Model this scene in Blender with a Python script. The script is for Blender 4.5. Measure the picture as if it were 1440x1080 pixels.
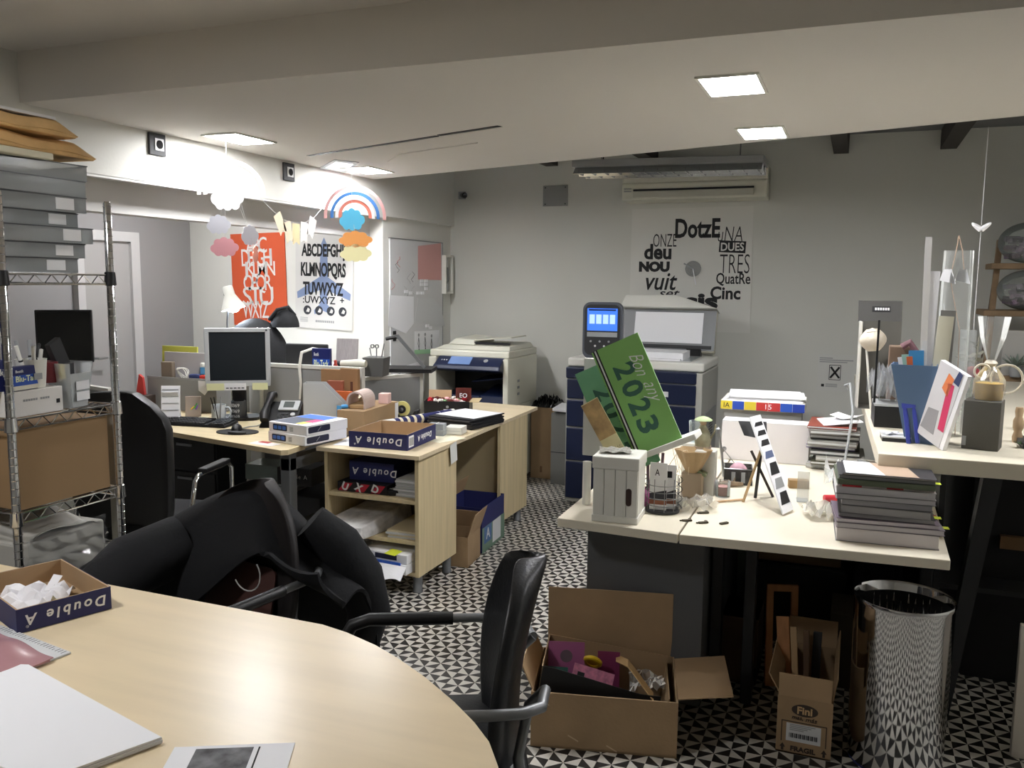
import bpy, bmesh, math, random
from mathutils import Matrix, Vector, Euler
random.seed(7)
for o in list(bpy.data.objects):
    bpy.data.objects.remove(o)
SC = bpy.context.scene
COL = SC.collection
# ---------------------------------------------------------------- camera
cd = bpy.data.cameras.new('camera'); cd.sensor_width = 36.0; cd.lens = 29.994
cd.clip_start = 0.05; cd.clip_end = 60
co = bpy.data.objects.new('camera', cd); COL.objects.link(co)
co.location = (0, 0, 1.57); co.rotation_euler = (1.45088, -0.009666, 0.382963)
SC.camera = co
# ---------------------------------------------------------------- world and exposure
w = bpy.data.worlds.new('world'); SC.world = w; w.use_nodes = True
w.node_tree.nodes['Background'].inputs[0].default_value = (0.8, 0.85, 1.0, 1)
w.node_tree.nodes['Background'].inputs[1].default_value = 0.05
SC.view_settings.view_transform = 'Standard'; SC.view_settings.look = 'None'
SC.view_settings.gamma = 1.0; SC.view_settings.use_curve_mapping = False
SC.view_settings.exposure = 0.8
LED = 75.0          # brightness of the ceiling light panels
# ---------------------------------------------------------------- materials
def lin(c):
    c /= 255.0
    return c / 12.92 if c <= 0.04045 else ((c + 0.055) / 1.055) ** 2.4
def rgb(r, g, b): return (lin(r), lin(g), lin(b), 1)
MATS = {}
def mat(name, c, rough=0.5, metal=0.0, var=0.0, scale=8.0, bump=0.0, bscale=40.0, trans=0.0, emit=0.0,
        alpha=1.0, stretch=None, ior=1.45, coat=0.0, ecol=None):
    if name in MATS: return MATS[name]
    m = bpy.data.materials.new(name); m.use_nodes = True
    nt = m.node_tree; b = nt.nodes['Principled BSDF']; L = nt.links
    col = rgb(*c)
    b.inputs['Base Color'].default_value = col
    b.inputs['Roughness'].default_value = rough; b.inputs['Metallic'].default_value = metal
    b.inputs['IOR'].default_value = ior
    if trans: b.inputs['Transmission Weight'].default_value = trans
    if coat: b.inputs['Coat Weight'].default_value = coat
    if alpha < 1: b.inputs['Alpha'].default_value = alpha
    if emit:
        b.inputs['Emission Color'].default_value = rgb(*(ecol or c)); b.inputs['Emission Strength'].default_value = emit
    tc = None
    if var or bump:
        tc = nt.nodes.new('ShaderNodeTexCoord'); mp = nt.nodes.new('ShaderNodeMapping')
        L.new(tc.outputs['Object'], mp.inputs['Vector'])
        if stretch: mp.inputs['Scale'].default_value = stretch
    if var:
        n = nt.nodes.new('ShaderNodeTexNoise'); n.inputs['Scale'].default_value = scale; n.inputs['Detail'].default_value = 4
        r = nt.nodes.new('ShaderNodeValToRGB')
        lo = tuple(max(0, x * (1 - var)) for x in col[:3]) + (1,); hi = tuple(min(1, x * (1 + var)) for x in col[:3]) + (1,)
        r.color_ramp.elements[0].color = lo; r.color_ramp.elements[1].color = hi
        r.color_ramp.elements[0].position = 0.3; r.color_ramp.elements[1].position = 0.7
        L.new(mp.outputs[0], n.inputs['Vector']); L.new(n.outputs[0], r.inputs[0]); L.new(r.outputs[0], b.inputs['Base Color'])
    if bump:
        n2 = nt.nodes.new('ShaderNodeTexNoise'); n2.inputs['Scale'].default_value = bscale; n2.inputs['Detail'].default_value = 3
        bp = nt.nodes.new('ShaderNodeBump'); bp.inputs['Strength'].default_value = bump; bp.inputs['Distance'].default_value = 0.01
        L.new(mp.outputs[0], n2.inputs['Vector']); L.new(n2.outputs[0], bp.inputs['Height']); L.new(bp.outputs[0], b.inputs['Normal'])
    MATS[name] = m
    return m
def glassy(name, c=(235, 240, 240), alpha=0.25, rough=0.08, spec=0.5):
    # thin clear plastic: mostly see-through sheet with a glossy skin
    if name in MATS: return MATS[name]
    m = bpy.data.materials.new(name); m.use_nodes = True
    nt = m.node_tree; nt.nodes.clear()
    out = nt.nodes.new('ShaderNodeOutputMaterial'); mx = nt.nodes.new('ShaderNodeMixShader')
    tr = nt.nodes.new('ShaderNodeBsdfTransparent'); pb = nt.nodes.new('ShaderNodeBsdfPrincipled')
    pb.inputs['Base Color'].default_value = rgb(*c); pb.inputs['Roughness'].default_value = rough
    pb.inputs['Specular IOR Level'].default_value = spec
    tr.inputs[0].default_value = (0.96, 0.97, 0.97, 1)
    fr = nt.nodes.new('ShaderNodeFresnel'); fr.inputs[0].default_value = 1.4
    ad = nt.nodes.new('ShaderNodeMath'); ad.operation = 'ADD'; ad.use_clamp = True
    ad.inputs[1].default_value = alpha
    nt.links.new(fr.outputs[0], ad.inputs[0]); nt.links.new(ad.outputs[0], mx.inputs[0])
    nt.links.new(tr.outputs[0], mx.inputs[1]); nt.links.new(pb.outputs[0], mx.inputs[2]); nt.links.new(mx.outputs[0], out.inputs[0])
    MATS[name] = m
    return m
# ---------------------------------------------------------------- mesh helpers
class G:
    """collects shapes; build() links them as one mesh object"""
    def __init__(s): s.v = []; s.f = []; s.mi = []; s.cur = 0; s.T = Matrix.Identity(4)
    def at(s, loc=(0, 0, 0), rz=0, rx=0, ry=0):
        s.T = Matrix.Translation(loc) @ Euler((rx, ry, rz)).to_matrix().to_4x4(); return s
    def use(s, i): s.cur = i; return s
    def add(s, vs, fs):
        n = len(s.v)
        s.v += [tuple(s.T @ Vector(p)) for p in vs]
        for f in fs: s.f.append(tuple(i + n for i in f)); s.mi.append(s.cur)
        return s
    def box(s, c, d, rz=0, rx=0, ry=0):
        x, y, z = (k / 2 for k in d); M = Matrix.Translation(c) @ Euler((rx, ry, rz)).to_matrix().to_4x4()
        vs = [tuple(M @ Vector((a * x, b * y, e * z))) for a in (-1, 1) for b in (-1, 1) for e in (-1, 1)]
        return s.add(vs, [(0, 1, 3, 2), (4, 6, 7, 5), (0, 4, 5, 1), (2, 3, 7, 6), (0, 2, 6, 4), (1, 5, 7, 3)])
    def bb(s, a, b):   # box from two corners
        return s.box([(p + q) / 2 for p, q in zip(a, b)], [abs(q - p) for p, q in zip(a, b)])
    def hexa(s, q):    # 8 points: bottom four, top four
        return s.add(q, [(3, 2, 1, 0), (4, 5, 6, 7), (0, 1, 5, 4), (1, 2, 6, 5), (2, 3, 7, 6), (3, 0, 4, 7)])
    def prism(s, poly, a, b, axis='z'):
        n = len(poly)
        def P(p, t): return (p[0], p[1], t) if axis == 'z' else ((p[0], t, p[1]) if axis == 'y' else (t, p[0], p[1]))
        vs = [P(p, a) for p in poly] + [P(p, b) for p in poly]
        fs = [tuple(range(n))[::-1], tuple(range(n, 2 * n))] + [(i, (i + 1) % n, n + (i + 1) % n, n + i) for i in range(n)]
        return s.add(vs, fs)
    def tube(s, path, r, n=8, caps=True, closed=False):
        pts = [Vector(p) for p in path]; k = len(pts); R = r if isinstance(r, (list, tuple)) else [r] * k
        vs = []; up = None
        for i, p in enumerate(pts):
            if closed: t = pts[(i + 1) % k] - pts[i - 1]
            else: t = pts[min(i + 1, k - 1)] - pts[max(i - 1, 0)]
            t = t.normalized() if t.length > 1e-9 else Vector((0, 0, 1))
            if up is None: up = t.orthogonal().normalized()
            u = (up - t * up.dot(t)); u = u.normalized() if u.length > 1e-6 else t.orthogonal().normalized()
            up = u; w_ = t.cross(u)
            for j in range(n):
                a = 2 * math.pi * j / n; vs.append(tuple(p + (u * math.cos(a) + w_ * math.sin(a)) * R[i]))
        fs = []
        for i in range(k if closed else k - 1):
            i2 = (i + 1) % k
            for j in range(n): fs.append((i * n + j, i * n + (j + 1) % n, i2 * n + (j + 1) % n, i2 * n + j))
        if caps and not closed: fs += [tuple(range(n))[::-1], tuple(range((k - 1) * n, k * n))]
        return s.add(vs, fs)
    def lathe(s, prof, n=20, c=(0, 0, 0), sx=1, sy=1, cap=True):
        vs = []
        for r, z in prof:
            for j in range(n):
                a = 2 * math.pi * j / n; vs.append((c[0] + r * math.cos(a) * sx, c[1] + r * math.sin(a) * sy, c[2] + z))
        k = len(prof); fs = []
        for i in range(k - 1):
            for j in range(n): fs.append((i * n + j, i * n + (j + 1) % n, (i + 1) * n + (j + 1) % n, (i + 1) * n + j))
        if cap:
            if prof[0][0] > 1e-5: fs.append(tuple(range(n))[::-1])
            if prof[-1][0] > 1e-5: fs.append(tuple(range((k - 1) * n, k * n)))
        return s.add(vs, fs)
    def grid(s, fn, nu, nv):   # fn(u, v) in 0..1 -> point
        vs = [fn(i / nu, j / nv) for j in range(nv + 1) for i in range(nu + 1)]
        return s.add(vs, [(j * (nu + 1) + i, j * (nu + 1) + i + 1, (j + 1) * (nu + 1) + i + 1, (j + 1) * (nu + 1) + i) for j in range(nv) for i in range(nu)])
    def build(s, name, m, parent=None, smooth=False, bevel=0.0, seg=2, loc=None, thick=0.0, sub=0, flip=False):
        me = bpy.data.meshes.new(name); me.from_pydata(s.v, [], s.f)
        ms = m if isinstance(m, (list, tuple)) else [m]
        for q in ms: me.materials.append(q)
        if len(ms) > 1: me.polygons.foreach_set('material_index', s.mi)
        bm = bmesh.new(); bm.from_mesh(me)
        if bevel:
            bmesh.ops.remove_doubles(bm, verts=bm.verts, dist=1e-6)
            es = [e for e in bm.edges if len(e.link_faces) == 2 and e.calc_face_angle(0) > 0.5]
            bmesh.ops.bevel(bm, geom=es, offset=bevel, segments=seg, affect='EDGES', profile=0.5, clamp_overlap=True)
        if thick:
            bmesh.ops.recalc_face_normals(bm, faces=bm.faces)
            bmesh.ops.solidify(bm, geom=bm.faces[:], thickness=thick)
        bmesh.ops.recalc_face_normals(bm, faces=bm.faces)
        bm.to_mesh(me); bm.free()
        if smooth: me.polygons.foreach_set('use_smooth', [True] * len(me.polygons))
        me.update()
        if smooth and not sub:
            try: me.set_sharp_from_angle(angle=math.radians(50))
            except Exception: pass
        o = bpy.data.objects.new(name, me); COL.objects.link(o)
        if sub:
            md = o.modifiers.new('sub', 'SUBSURF'); md.levels = sub; md.render_levels = sub
        if loc: o.location = loc
        if parent: o.parent = parent
        return o
def tag(o, label, cat, group=None):
    o['label'] = label; o['category'] = cat
    if group: o['group'] = group
    return o
def thing(name, label, cat, loc=(0, 0, 0), rz=0, group=None, rx=0, ry=0):
    o = bpy.data.objects.new(name, None); COL.objects.link(o)
    o.empty_display_size = 0.05
    o.location = loc; o.rotation_euler = (rx, ry, rz)
    return tag(o, label, cat, group)
def struct(o):
    o['kind'] = 'structure'; return o
def dup(root, loc, rz=None, label=None, group=None):
    def cp(o, par):
        c = o.copy(); COL.objects.link(c)
        if par: c.parent = par
        for ch in [q for q in bpy.data.objects if q.parent is o]: cp(ch, c)
        return c
    r = cp(root, None); r.location = loc
    if rz is not None: r.rotation_euler.z = rz
    if label: r['label'] = label
    if group: r['group'] = group
    return r
def text(name, body, size, m, parent, loc, rot=(math.pi / 2, 0, 0), ext=0.0006, bold=0.0, shear=0.0, sx=1.0, space=1.0, align='CENTER', valign='CENTER', kind=None):
    c = bpy.data.curves.new(name, 'FONT'); c.body = body; c.size = size; c.extrude = ext; c.offset = bold; c.shear = shear
    c.space_character = space; c.align_x = align; c.align_y = valign; c.resolution_u = 3
    t = bpy.data.objects.new(name, c); COL.objects.link(t)
    me = bpy.data.meshes.new_from_object(t)
    bpy.data.objects.remove(t); bpy.data.curves.remove(c)
    me.materials.clear(); me.materials.append(m)
    if ' ' in body:      # each word its own mesh
        xs = [v.co.x for v in me.vertices]; a, b = min(xs), max(xs); bpy.data.meshes.remove(me); ws = body.split(' ')
        for k, wd in enumerate(ws):
            q = text(name, wd, size, m, parent, loc, rot, ext, bold, shear, sx, space, 'LEFT', valign); ys = [v.co.x for v in q.data.vertices]
            d = (a - min(ys)) if k == 0 else (b - max(ys))
            for v in q.data.vertices: v.co.x += d
        return q
    o = bpy.data.objects.new(name, me); COL.objects.link(o)
    o.location = loc; o.rotation_euler = rot; o.scale = (sx, 1, 1)
    if parent: o.parent = parent
    return o
def fit(name, body, w_, h, m, parent, loc, rot=(math.pi / 2, 0, 0), bold=0.0, shear=0.0, ext=0.0006, space=1.0):
    # lettering scaled to an exact width and height, centred on loc
    o = text(name, body, 1.0, m, parent, loc, rot, ext, bold, shear, 1.0, space, 'LEFT', 'BOTTOM_BASELINE')
    xs = [v.co.x for v in o.data.vertices]; ys = [v.co.y for v in o.data.vertices]
    cx, cy = (min(xs) + max(xs)) / 2, (min(ys) + max(ys)) / 2; kx, ky = w_ / (max(xs) - min(xs)), h / (max(ys) - min(ys))
    for v in o.data.vertices: v.co = ((v.co.x - cx) * kx, (v.co.y - cy) * ky, v.co.z)
    return o
def rect(w, h, r=0.0, n=4, cx=0, cy=0):
    if r <= 0: return [(cx - w / 2, cy - h / 2), (cx + w / 2, cy - h / 2), (cx + w / 2, cy + h / 2), (cx - w / 2, cy + h / 2)]
    out = []
    for qx, qy, a0 in ((1, -1, -90), (1, 1, 0), (-1, 1, 90), (-1, -1, 180)):
        for i in range(n + 1):
            a = math.radians(a0 + 90 * i / n); out.append((cx + qx * (w / 2 - r) + r * math.cos(a), cy + qy * (h / 2 - r) + r * math.sin(a)))
    return out
def circ(r, n=16, cx=0, cy=0, sy=1): return [(cx + r * math.cos(2 * math.pi * i / n), cy + sy * r * math.sin(2 * math.pi * i / n)) for i in range(n)]
def arc(c, r, a0, a1, n, plane='xz', y=0):
    out = []
    for i in range(n + 1):
        a = math.radians(a0 + (a1 - a0) * i / n); p, q = c[0] + r * math.cos(a), c[1] + r * math.sin(a)
        out.append((p, y, q) if plane == 'xz' else ((p, q, y) if plane == 'xy' else (y, p, q)))
    return out
PI = math.pi
# shared materials
WHITE = mat('white_paint', (222, 221, 214), 0.7, bump=0.05, bscale=60)
CEIL = mat('ceiling_paint', (214, 210, 203), 0.8, bump=0.03)
GREYW = mat('grey_paint', (150, 148, 148), 0.7)
BACKW = mat('back_wall_paint', (206, 206, 198), 0.65, bump=0.05, bscale=30)
BLACKP = mat('black_plastic', (24, 24, 25), 0.45)
DARKP = mat('charcoal_plastic', (44, 45, 47), 0.5)
WPLAS = mat('white_plastic', (226, 225, 216), 0.4)
CREAM = mat('cream_plastic', (214, 212, 196), 0.42)
NAVY = mat('navy_plastic', (24, 33, 60), 0.35)
GREYM = mat('grey_metal', (132, 134, 136), 0.4, 0.6)
GREYP = mat('grey_plastic', (150, 152, 152), 0.5)
CHROME = mat('chrome', (215, 215, 215), 0.08, 1.0)
STEEL = mat('brushed_steel', (170, 171, 172), 0.28, 1.0)
CARD = mat('cardboard', (158, 132, 100), 0.85, var=0.10, scale=5, bump=0.1, bscale=90)
CARDIN = mat('cardboard_inside', (172, 144, 110), 0.85, var=0.08, scale=6)
BEECH = mat('beech_veneer', (220, 203, 170), 0.38, var=0.09, scale=3.0, stretch=(1.0, 14, 14))
BEECHV = mat('beech_veneer_upright', (208, 190, 150), 0.45, var=0.10, scale=3.0, stretch=(14, 14, 0.8))
MAPLE = mat('maple_veneer', (213, 196, 158), 0.4, var=0.06, scale=2.5, stretch=(1.5, 12, 12))
IVORY = mat('ivory_laminate', (224, 216, 196), 0.42, var=0.03, scale=4)
PAPER = mat('white_paper', (238, 238, 240), 0.75)
PAPERG = mat('grey_paper', (205, 206, 206), 0.8)
INK = mat('black_ink', (30, 30, 31), 0.7)
INKW = mat('white_ink', (240, 240, 240), 0.7)
ACRYL = glassy('clear_acrylic', (215, 218, 218), 0.30, 0.1)
CLEAR = glassy('clear_film', (235, 238, 238), 0.10, 0.12)
GLASSM = glassy('clear_glass', (230, 238, 238), 0.08, 0.03)
# ================================================================= the room
def floor_mat():
    m = bpy.data.materials.new('patterned_tile'); m.use_nodes = True
    nt = m.node_tree; L = nt.links; b = nt.nodes['Principled BSDF']
    b.inputs['Roughness'].default_value = 0.42
    ge = nt.nodes.new('ShaderNodeNewGeometry'); sp = nt.nodes.new('ShaderNodeSeparateXYZ'); L.new(ge.outputs['Position'], sp.inputs[0])
    def M(op, a, b_=None, c_=None):
        n = nt.nodes.new('ShaderNodeMath'); n.operation = op
        for i, q in enumerate((a, b_, c_)):
            if q is None: continue
            if isinstance(q, (int, float)): n.inputs[i].default_value = q
            else: L.new(q, n.inputs[i])
        return n.outputs[0]
    def fold(out, o):   # -> -0.05..0.05 about the nearest star
        return M('SUBTRACT', M('FLOORED_MODULO', M('ADD', out, 0.05 - o + 20.0), 0.1), 0.05)
    dx = fold(sp.outputs[0], FX0); dy = fold(sp.outputs[1], FY0)
    s = M('MULTIPLY', M('MULTIPLY', dx, dy), M('SUBTRACT', M('ABSOLUTE', dx), M('ABSOLUTE', dy)))
    t = M('GREATER_THAN', s, 0.0)
    nz = nt.nodes.new('ShaderNodeTexNoise'); nz.inputs['Scale'].default_value = 3.0; L.new(ge.outputs['Position'], nz.inputs['Vector'])
    mx = nt.nodes.new('ShaderNodeMix'); mx.data_type = 'RGBA'
    mx.inputs[6].default_value = rgb(40, 38, 36); mx.inputs[7].default_value = rgb(208, 204, 194)
    L.new(t, mx.inputs[0])
    m2 = nt.nodes.new('ShaderNodeMix'); m2.data_type = 'RGBA'; m2.blend_type = 'MULTIPLY'; m2.inputs[0].default_value = 0.3
    L.new(mx.outputs[2], m2.inputs[6]); L.new(nz.outputs[0], m2.inputs[7]); L.new(m2.outputs[2], b.inputs['Base Color'])
    return m
FX0, FY0 = 0.485, 3.313
TILE = floor_mat()
GROUT = mat('grout', (120, 117, 110), 0.9)
g = G(); g.bb((-5.2, -2.2, -0.1), (2.6, 6.8, -0.012)); fl = struct(g.build('floor', GROUT))
# floor tiles, 20 cm; the ones that show largest are single objects, the rest one part
tg = G(); tg.bb((-0.0993, -0.0993, -0.012), (0.0993, 0.0993, 0.0))
tile0 = tg.build('tile', TILE, fl)
cand = []
for i in range(-26, 11):
    for j in range(-27, 18):
        x = FX0 + 0.1 + 0.2 * i; y = FY0 + 0.1 + 0.2 * j
        if -5.1 < x < 2.5 and -2.1 < y < 6.7: cand.append((x, y))
def rank(p):
    x, y = p
    vis = (-2.55 < x < 0.9 and 1.75 < y < 6.2 and not (-2.45 < x < -2.05 and 3.9 < y < 5.4) and not (x < -1.75 and y < 2.9))
    return (0 if vis else 100) + math.hypot(x, y)
cand.sort(key=rank)
rest = G(); first = True
for k, (x, y) in enumerate(cand):
    if k < 298:
        if first: t = tile0; first = False
        else: t = tile0.copy(); COL.objects.link(t)
        t.location = (x, y, 0)
    else:
        rest.bb((x - 0.0993, y - 0.0993, -0.012), (x + 0.0993, y + 0.0993, 0.0))
ro = rest.build('tiles_far', TILE, fl); ro['kind'] = 'stuff'

# walls
g = G(); g.bb((-3.34, 6.62, 0), (2.4, 6.8, 2.7)); struct(g.build('wall_back', BACKW))
g = G(); g.bb((-3.40, 5.5, 0), (-3.235, 6.62, 2.7)); struct(g.build('wall_return', WHITE))
g = G(); g.bb((-5.15, 5.5, 0), (-3.4, 5.62, 2.42)); struct(g.build('wall_posters', WHITE))
g = G(); g.bb((-3.56, -2.1, 2.03), (-3.2, 5.5, 2.40)); g.bb((-3.235, 5.5, 2.03), (-3.2, 6.62, 2.52)); g.bb((-3.34, -2.1, 2.40), (-3.2, 5.5, 2.52)); struct(g.build('wall_left', WHITE))
g = G(); g.bb((-3.45, -2.1, 1.878), (-3.345, 5.5, 2.03)); struct(g.build('trim_1', mat('strip_grey', (206, 204, 201), 0.6)))
g = G(); g.bb((-3.225, -2.1, 2.018), (-3.203, 5.5, 2.03)); struct(g.build('trim_2', mat('rail_white', (225, 225, 222), 0.4)))
g = G(); g.bb((-5.15, -2.1, 0), (-5.02, 5.5, 2.42)); struct(g.build('wall_far_left', GREYW))
g = G(); g.bb((-5.15, -2.2, 0), (2.4, -2.1, 2.6)); struct(g.build('wall_front', WHITE))
g = G(); g.bb((2.3, -2.1, 0), (2.4, 6.62, 2.7)); struct(g.build('wall_right', WHITE))
# door in the far left wall
dr = G(); dr.bb((-5.025, 4.42, 0), (-4.995, 4.84, 1.83)); d1 = struct(dr.build('door_1', mat('door_grey', (168, 166, 164), 0.6)))
for y0, y1 in ((4.36, 4.42), (4.84, 4.92)):
    G().bb((-5.02, y0, 0), (-4.97, y1, 1.90)).build('door_frame', mat('frame_grey', (196, 195, 194), 0.5), d1)
G().bb((-5.02, 4.42, 1.83), (-4.97, 4.84, 1.90)).build('door_frame', MATS['frame_grey'], d1)
G().at((-4.975, 4.47, 1.0)).tube([(0, 0, 0), (0.04, 0, 0), (0.04, 0.08, 0)], 0.008).build('door_handle', STEEL, d1)
# ceilings: low slab with a slanted free edge, higher parts before and behind it
def edge(x): return 5.305 - 0.303 * (x + 3.164)
g = G(); g.prism([(-3.2, 2.57), (2.3, 2.57), (2.3, edge(2.3)), (-3.2, edge(-3.2))], 2.27, 2.34); struct(g.build('ceiling', CEIL))
g = G(); g.bb((-3.2, 2.57, 2.34), (2.3, 2.66, 2.47)); struct(g.build('trim_3', CEIL))
g = G(); g.bb((-3.2, -2.1, 2.47), (2.3, 2.66, 2.55)); struct(g.build('ceiling_near', CEIL))
g = G(); g.bb((-5.15, -2.1, 2.40), (-3.34, 5.5, 2.48)); struct(g.build('ceiling_left', CEIL))
DKC = mat('raw_ceiling', (120, 121, 122), 0.85, var=0.1, scale=3)
g = G(); g.bb((-3.34, 2.66, 2.62), (2.3, 6.7, 2.7)); struct(g.build('ceiling_back', DKC))
for i, x in enumerate((-2.33, -1.52, -0.16, 0.52)):
    o = G().bb((x - 0.05, 4.3, 2.49), (x + 0.05, 6.62, 2.62)).build('beam', mat('beam_dark', (64, 60, 56), 0.8)); o.name = 'trim_%d' % (4 + i); struct(o)

# ---------------------------------------------------------------- ceiling light panels
LEDM = mat('led_diffuser', (255, 255, 255), 0.5, emit=LED, ecol=(252, 252, 255))
def led(x, y, label, zc=2.27, w_=0.19, d=0.29, rz=0.0, m=LEDM):
    t = thing('ceiling_light', label, 'ceiling light', (x, y, zc), rz, 'recessed square light panels in the ceiling')
    g = G()
    for a, b in (((-w_ / 2 - .012, -d / 2 - .012), (w_ / 2 + .012, -d / 2)), ((-w_ / 2 - .012, d / 2), (w_ / 2 + .012, d / 2 + .012)),
                 ((-w_ / 2 - .012, -d / 2), (-w_ / 2, d / 2)), ((w_ / 2, -d / 2), (w_ / 2 + .012, d / 2))):
        g.bb((a[0], a[1], -0.008), (b[0], b[1], 0.0))
    g.build('frame', WPLAS, t)
    G().bb((-w_ / 2, -d / 2, -0.004), (w_ / 2, d / 2, -0.001)).build('diffuser', m, t)
    return t
led(-0.45, 3.19, 'lit recessed light panel in the ceiling over the long ivory desk')
led(-0.45, 4.22, 'lit recessed light panel at the slanted free edge of the low ceiling')
led(-2.92, 3.57, 'lit recessed light panel beside the left bulkhead, over the computer desk')
led(-2.95, 4.83, 'lit recessed light panel at the far end of the bulkhead, beside the open hatch')
led(-2.1, 0.7, 'unseen light panel added in the near ceiling to brighten the meeting table', 2.47)  # out-of-view panel, added to brighten the table and the papers
led(1.2, 3.3, 'unseen light panel added in the low ceiling towards the right wall')  # out of view, added for the light it gives
led(-4.15, 4.55, 'lit recessed light panel in the ceiling of the room behind the bulkhead', 2.40)
# ================================================================= round-ended table and what lies on it
OUT = [(-2.62, 1.672), (-1.16, 1.672), (-1.08, 1.655), (-0.98, 1.62), (-0.9, 1.581), (-0.8, 1.522), (-0.7, 1.452), (-0.63, 1.395), (-0.577, 1.343), (-0.53, 1.275),
       (-0.495, 1.19), (-0.475, 1.08), (-0.472, 0.96), (-0.49, 0.83), (-0.53, 0.7), (-0.6, 0.58), (-0.72, 0.47), (-0.88, 0.4), (-1.06, 0.37), (-2.62, 0.36)]
t = thing('meeting_table', 'beech meeting table with a rounded end and nothing on its middle', 'table', (-1.5, 1.0, 0))
L_ = [(x + 1.5, y - 1.0) for x, y in OUT]
G().prism(L_, 0.714, 0.74).build('tabletop', mat('beech_table', (226, 207, 172), 0.3, var=0.05, scale=2.2, stretch=(1, 9, 9)), t, bevel=0.002)
for x, y in ((-0.95, 0.5), (-0.95, -0.45), (0.45, 0.0)):
    G().lathe([(0.03, 0.0), (0.03, 0.02), (0.025, 0.03), (0.025, 0.714)], 14, (x, y, 0)).build('leg', GREYM, t, smooth=True)
G().bb((-0.95, -0.05, 0.66), (0.45, 0.05, 0.712)).build('beam', GREYM, t)

NAVYB = mat('navy_print', (38, 42, 92), 0.55)
def paper_tray(name, label, loc, rz, w_, d, h, words=True, tilt=0, group=None, th=0.004):
    """lid of a paper carton: open box, brown inside, printed outside, lettering upside down"""
    t = thing(name, label, 'carton lid', loc, rz, group)
    g = G()
    g.bb((-w_ / 2, -d / 2, 0), (w_ / 2, d / 2, th))
    for a, b in (((-w_ / 2, -d / 2), (w_ / 2, -d / 2 + th)), ((-w_ / 2, d / 2 - th), (w_ / 2, d / 2)), ((-w_ / 2, -d / 2 + th), (-w_ / 2 + th, d / 2 - th)), ((w_ / 2 - th, -d / 2 + th), (w_ / 2, d / 2 - th))):
        g.bb((a[0], a[1], 0), (b[0], b[1], h))
    g.build('carton', CARDIN, t)
    k = G(); e = 0.0012
    k.bb((-w_ / 2 - e, -d / 2 - e, 0.0005), (w_ / 2 + e, -d / 2, h)); k.bb((-w_ / 2 - e, d / 2, 0.0005), (w_ / 2 + e, d / 2 + e, h))
    k.bb((-w_ / 2 - e, -d / 2, 0.0005), (-w_ / 2, d / 2, h)); k.bb((w_ / 2, -d / 2, 0.0005), (w_ / 2 + e, d / 2, h))
    k.build('printed_skin', NAVYB, t)
    if words:
        text('lettering', 'Double A', h * 0.62, INKW, t, (0.02 * w_, -d / 2 - e - 0.0004, h * 0.5), (PI / 2, PI, 0), bold=h * 0.012, shear=0.15, space=1.35, ext=0.0003)
        text('lettering', 'Double A', h * 0.5, INKW, t, (w_ / 2 + e + 0.0004, 0.1 * d, h * 0.5), (PI / 2, PI, PI / 2), bold=h * 0.012, shear=0.15, space=1.1, ext=0.0003)
        text('lettering', '®', h * 0.16, INKW, t, (-0.40 * w_, -d / 2 - e - 0.0004, h * 0.22), (PI / 2, PI, 0), ext=0.0003)
    return t
# navy lid on the table: front face runs from the near left corner to the far right corner
rz0 = math.atan2(1.531 - 1.339, -1.71 + 1.754)
paper_tray('carton_lid', 'navy carton lid holding crumpled paper on the beech meeting table', (-1.885, 1.495, 0.741), math.radians(70), 0.215, 0.31, 0.058)
w3 = thing('crumpled_paper', 'crumpled white paper lying in the navy carton lid', 'paper', (-1.91, 1.48, 0.747), 0.3)
def crumple(g, w_, d, h, n=9, seed=1):
    R = random.Random(seed); H = {(i, j): R.uniform(0, h) for i in range(n + 1) for j in range(n + 1)}
    return g.grid(lambda u, v: ((u - .5) * w_ + R.uniform(-.02, .02) * w_, (v - .5) * d + R.uniform(-.02, .02) * d, H[(round(u * n), round(v * n))]), n, n)
crumple(G(), 0.16, 0.15, 0.035, seed=4).build('sheet', mat('soft_white', (232, 230, 232), 0.6), w3)
G().at((0.02, 0.03, 0.02), 0.4, 0.3).prism([(0, 0), (0.02, 0.0), (0.035, 0.06), (0.012, 0.07)], 0, 0.001).build('corner_fold', MATS['soft_white'], w3)
tag(G().at((-1.82, 1.49, 0.7465), math.radians(50)).prism(rect(0.10, 0.055), 0, 0.002).build('yellow_card', mat('pale_yellow', (243, 232, 178), 0.7)), 'pale yellow card lying in the navy carton lid', 'card')
# pink pouch, ruler catalogue and white paper pile at the corner
rl = thing('ruled_catalogue', 'white catalogue with a ruler scale along its edge on the meeting table', 'catalogue', (-1.72, 1.285, 0.741), math.radians(-9))
G().prism(rect(0.28, 0.10), 0, 0.004).build('cover', PAPERG, rl)
g = G()
for i in range(24): g.bb((-0.13 + i * 0.0112, 0.034, 0.0041), (-0.1288 + i * 0.0112, 0.047 if i % 5 else 0.040, 0.0046))
g.build('ruler_marks', INK, rl)
pp = thing('pink_pouch', 'dusty pink plastic pouch lying on the catalogue on the meeting table', 'pouch', (-1.70, 1.235, 0.746), math.radians(-12))
G().grid(lambda u, v: ((u - .5) * 0.24, (v - .5) * 0.115, 0.004 + 0.020 * math.sin(PI * u) * math.sin(PI * v) + 0.003 * math.sin(9 * u + 4 * v)), 14, 8).build('film', mat('dusty_pink', (176, 132, 136), 0.25, var=0.08), pp, smooth=True, thick=0.002)
G().bb((-0.12, -0.05, 0.0), (0.12, 0.05, 0.004)).build('base', MATS['dusty_pink'], pp)
ps = thing('paper_pile', 'pile of blank white sheets at the corner of the meeting table', 'paper pile', (0, 0, 0.741))
q = [(-1.588, 1.218), (-1.113, 1.105), (-1.19, 0.93), (-1.72, 0.92), (-1.66, 1.19)]
R = random.Random(3)
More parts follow.
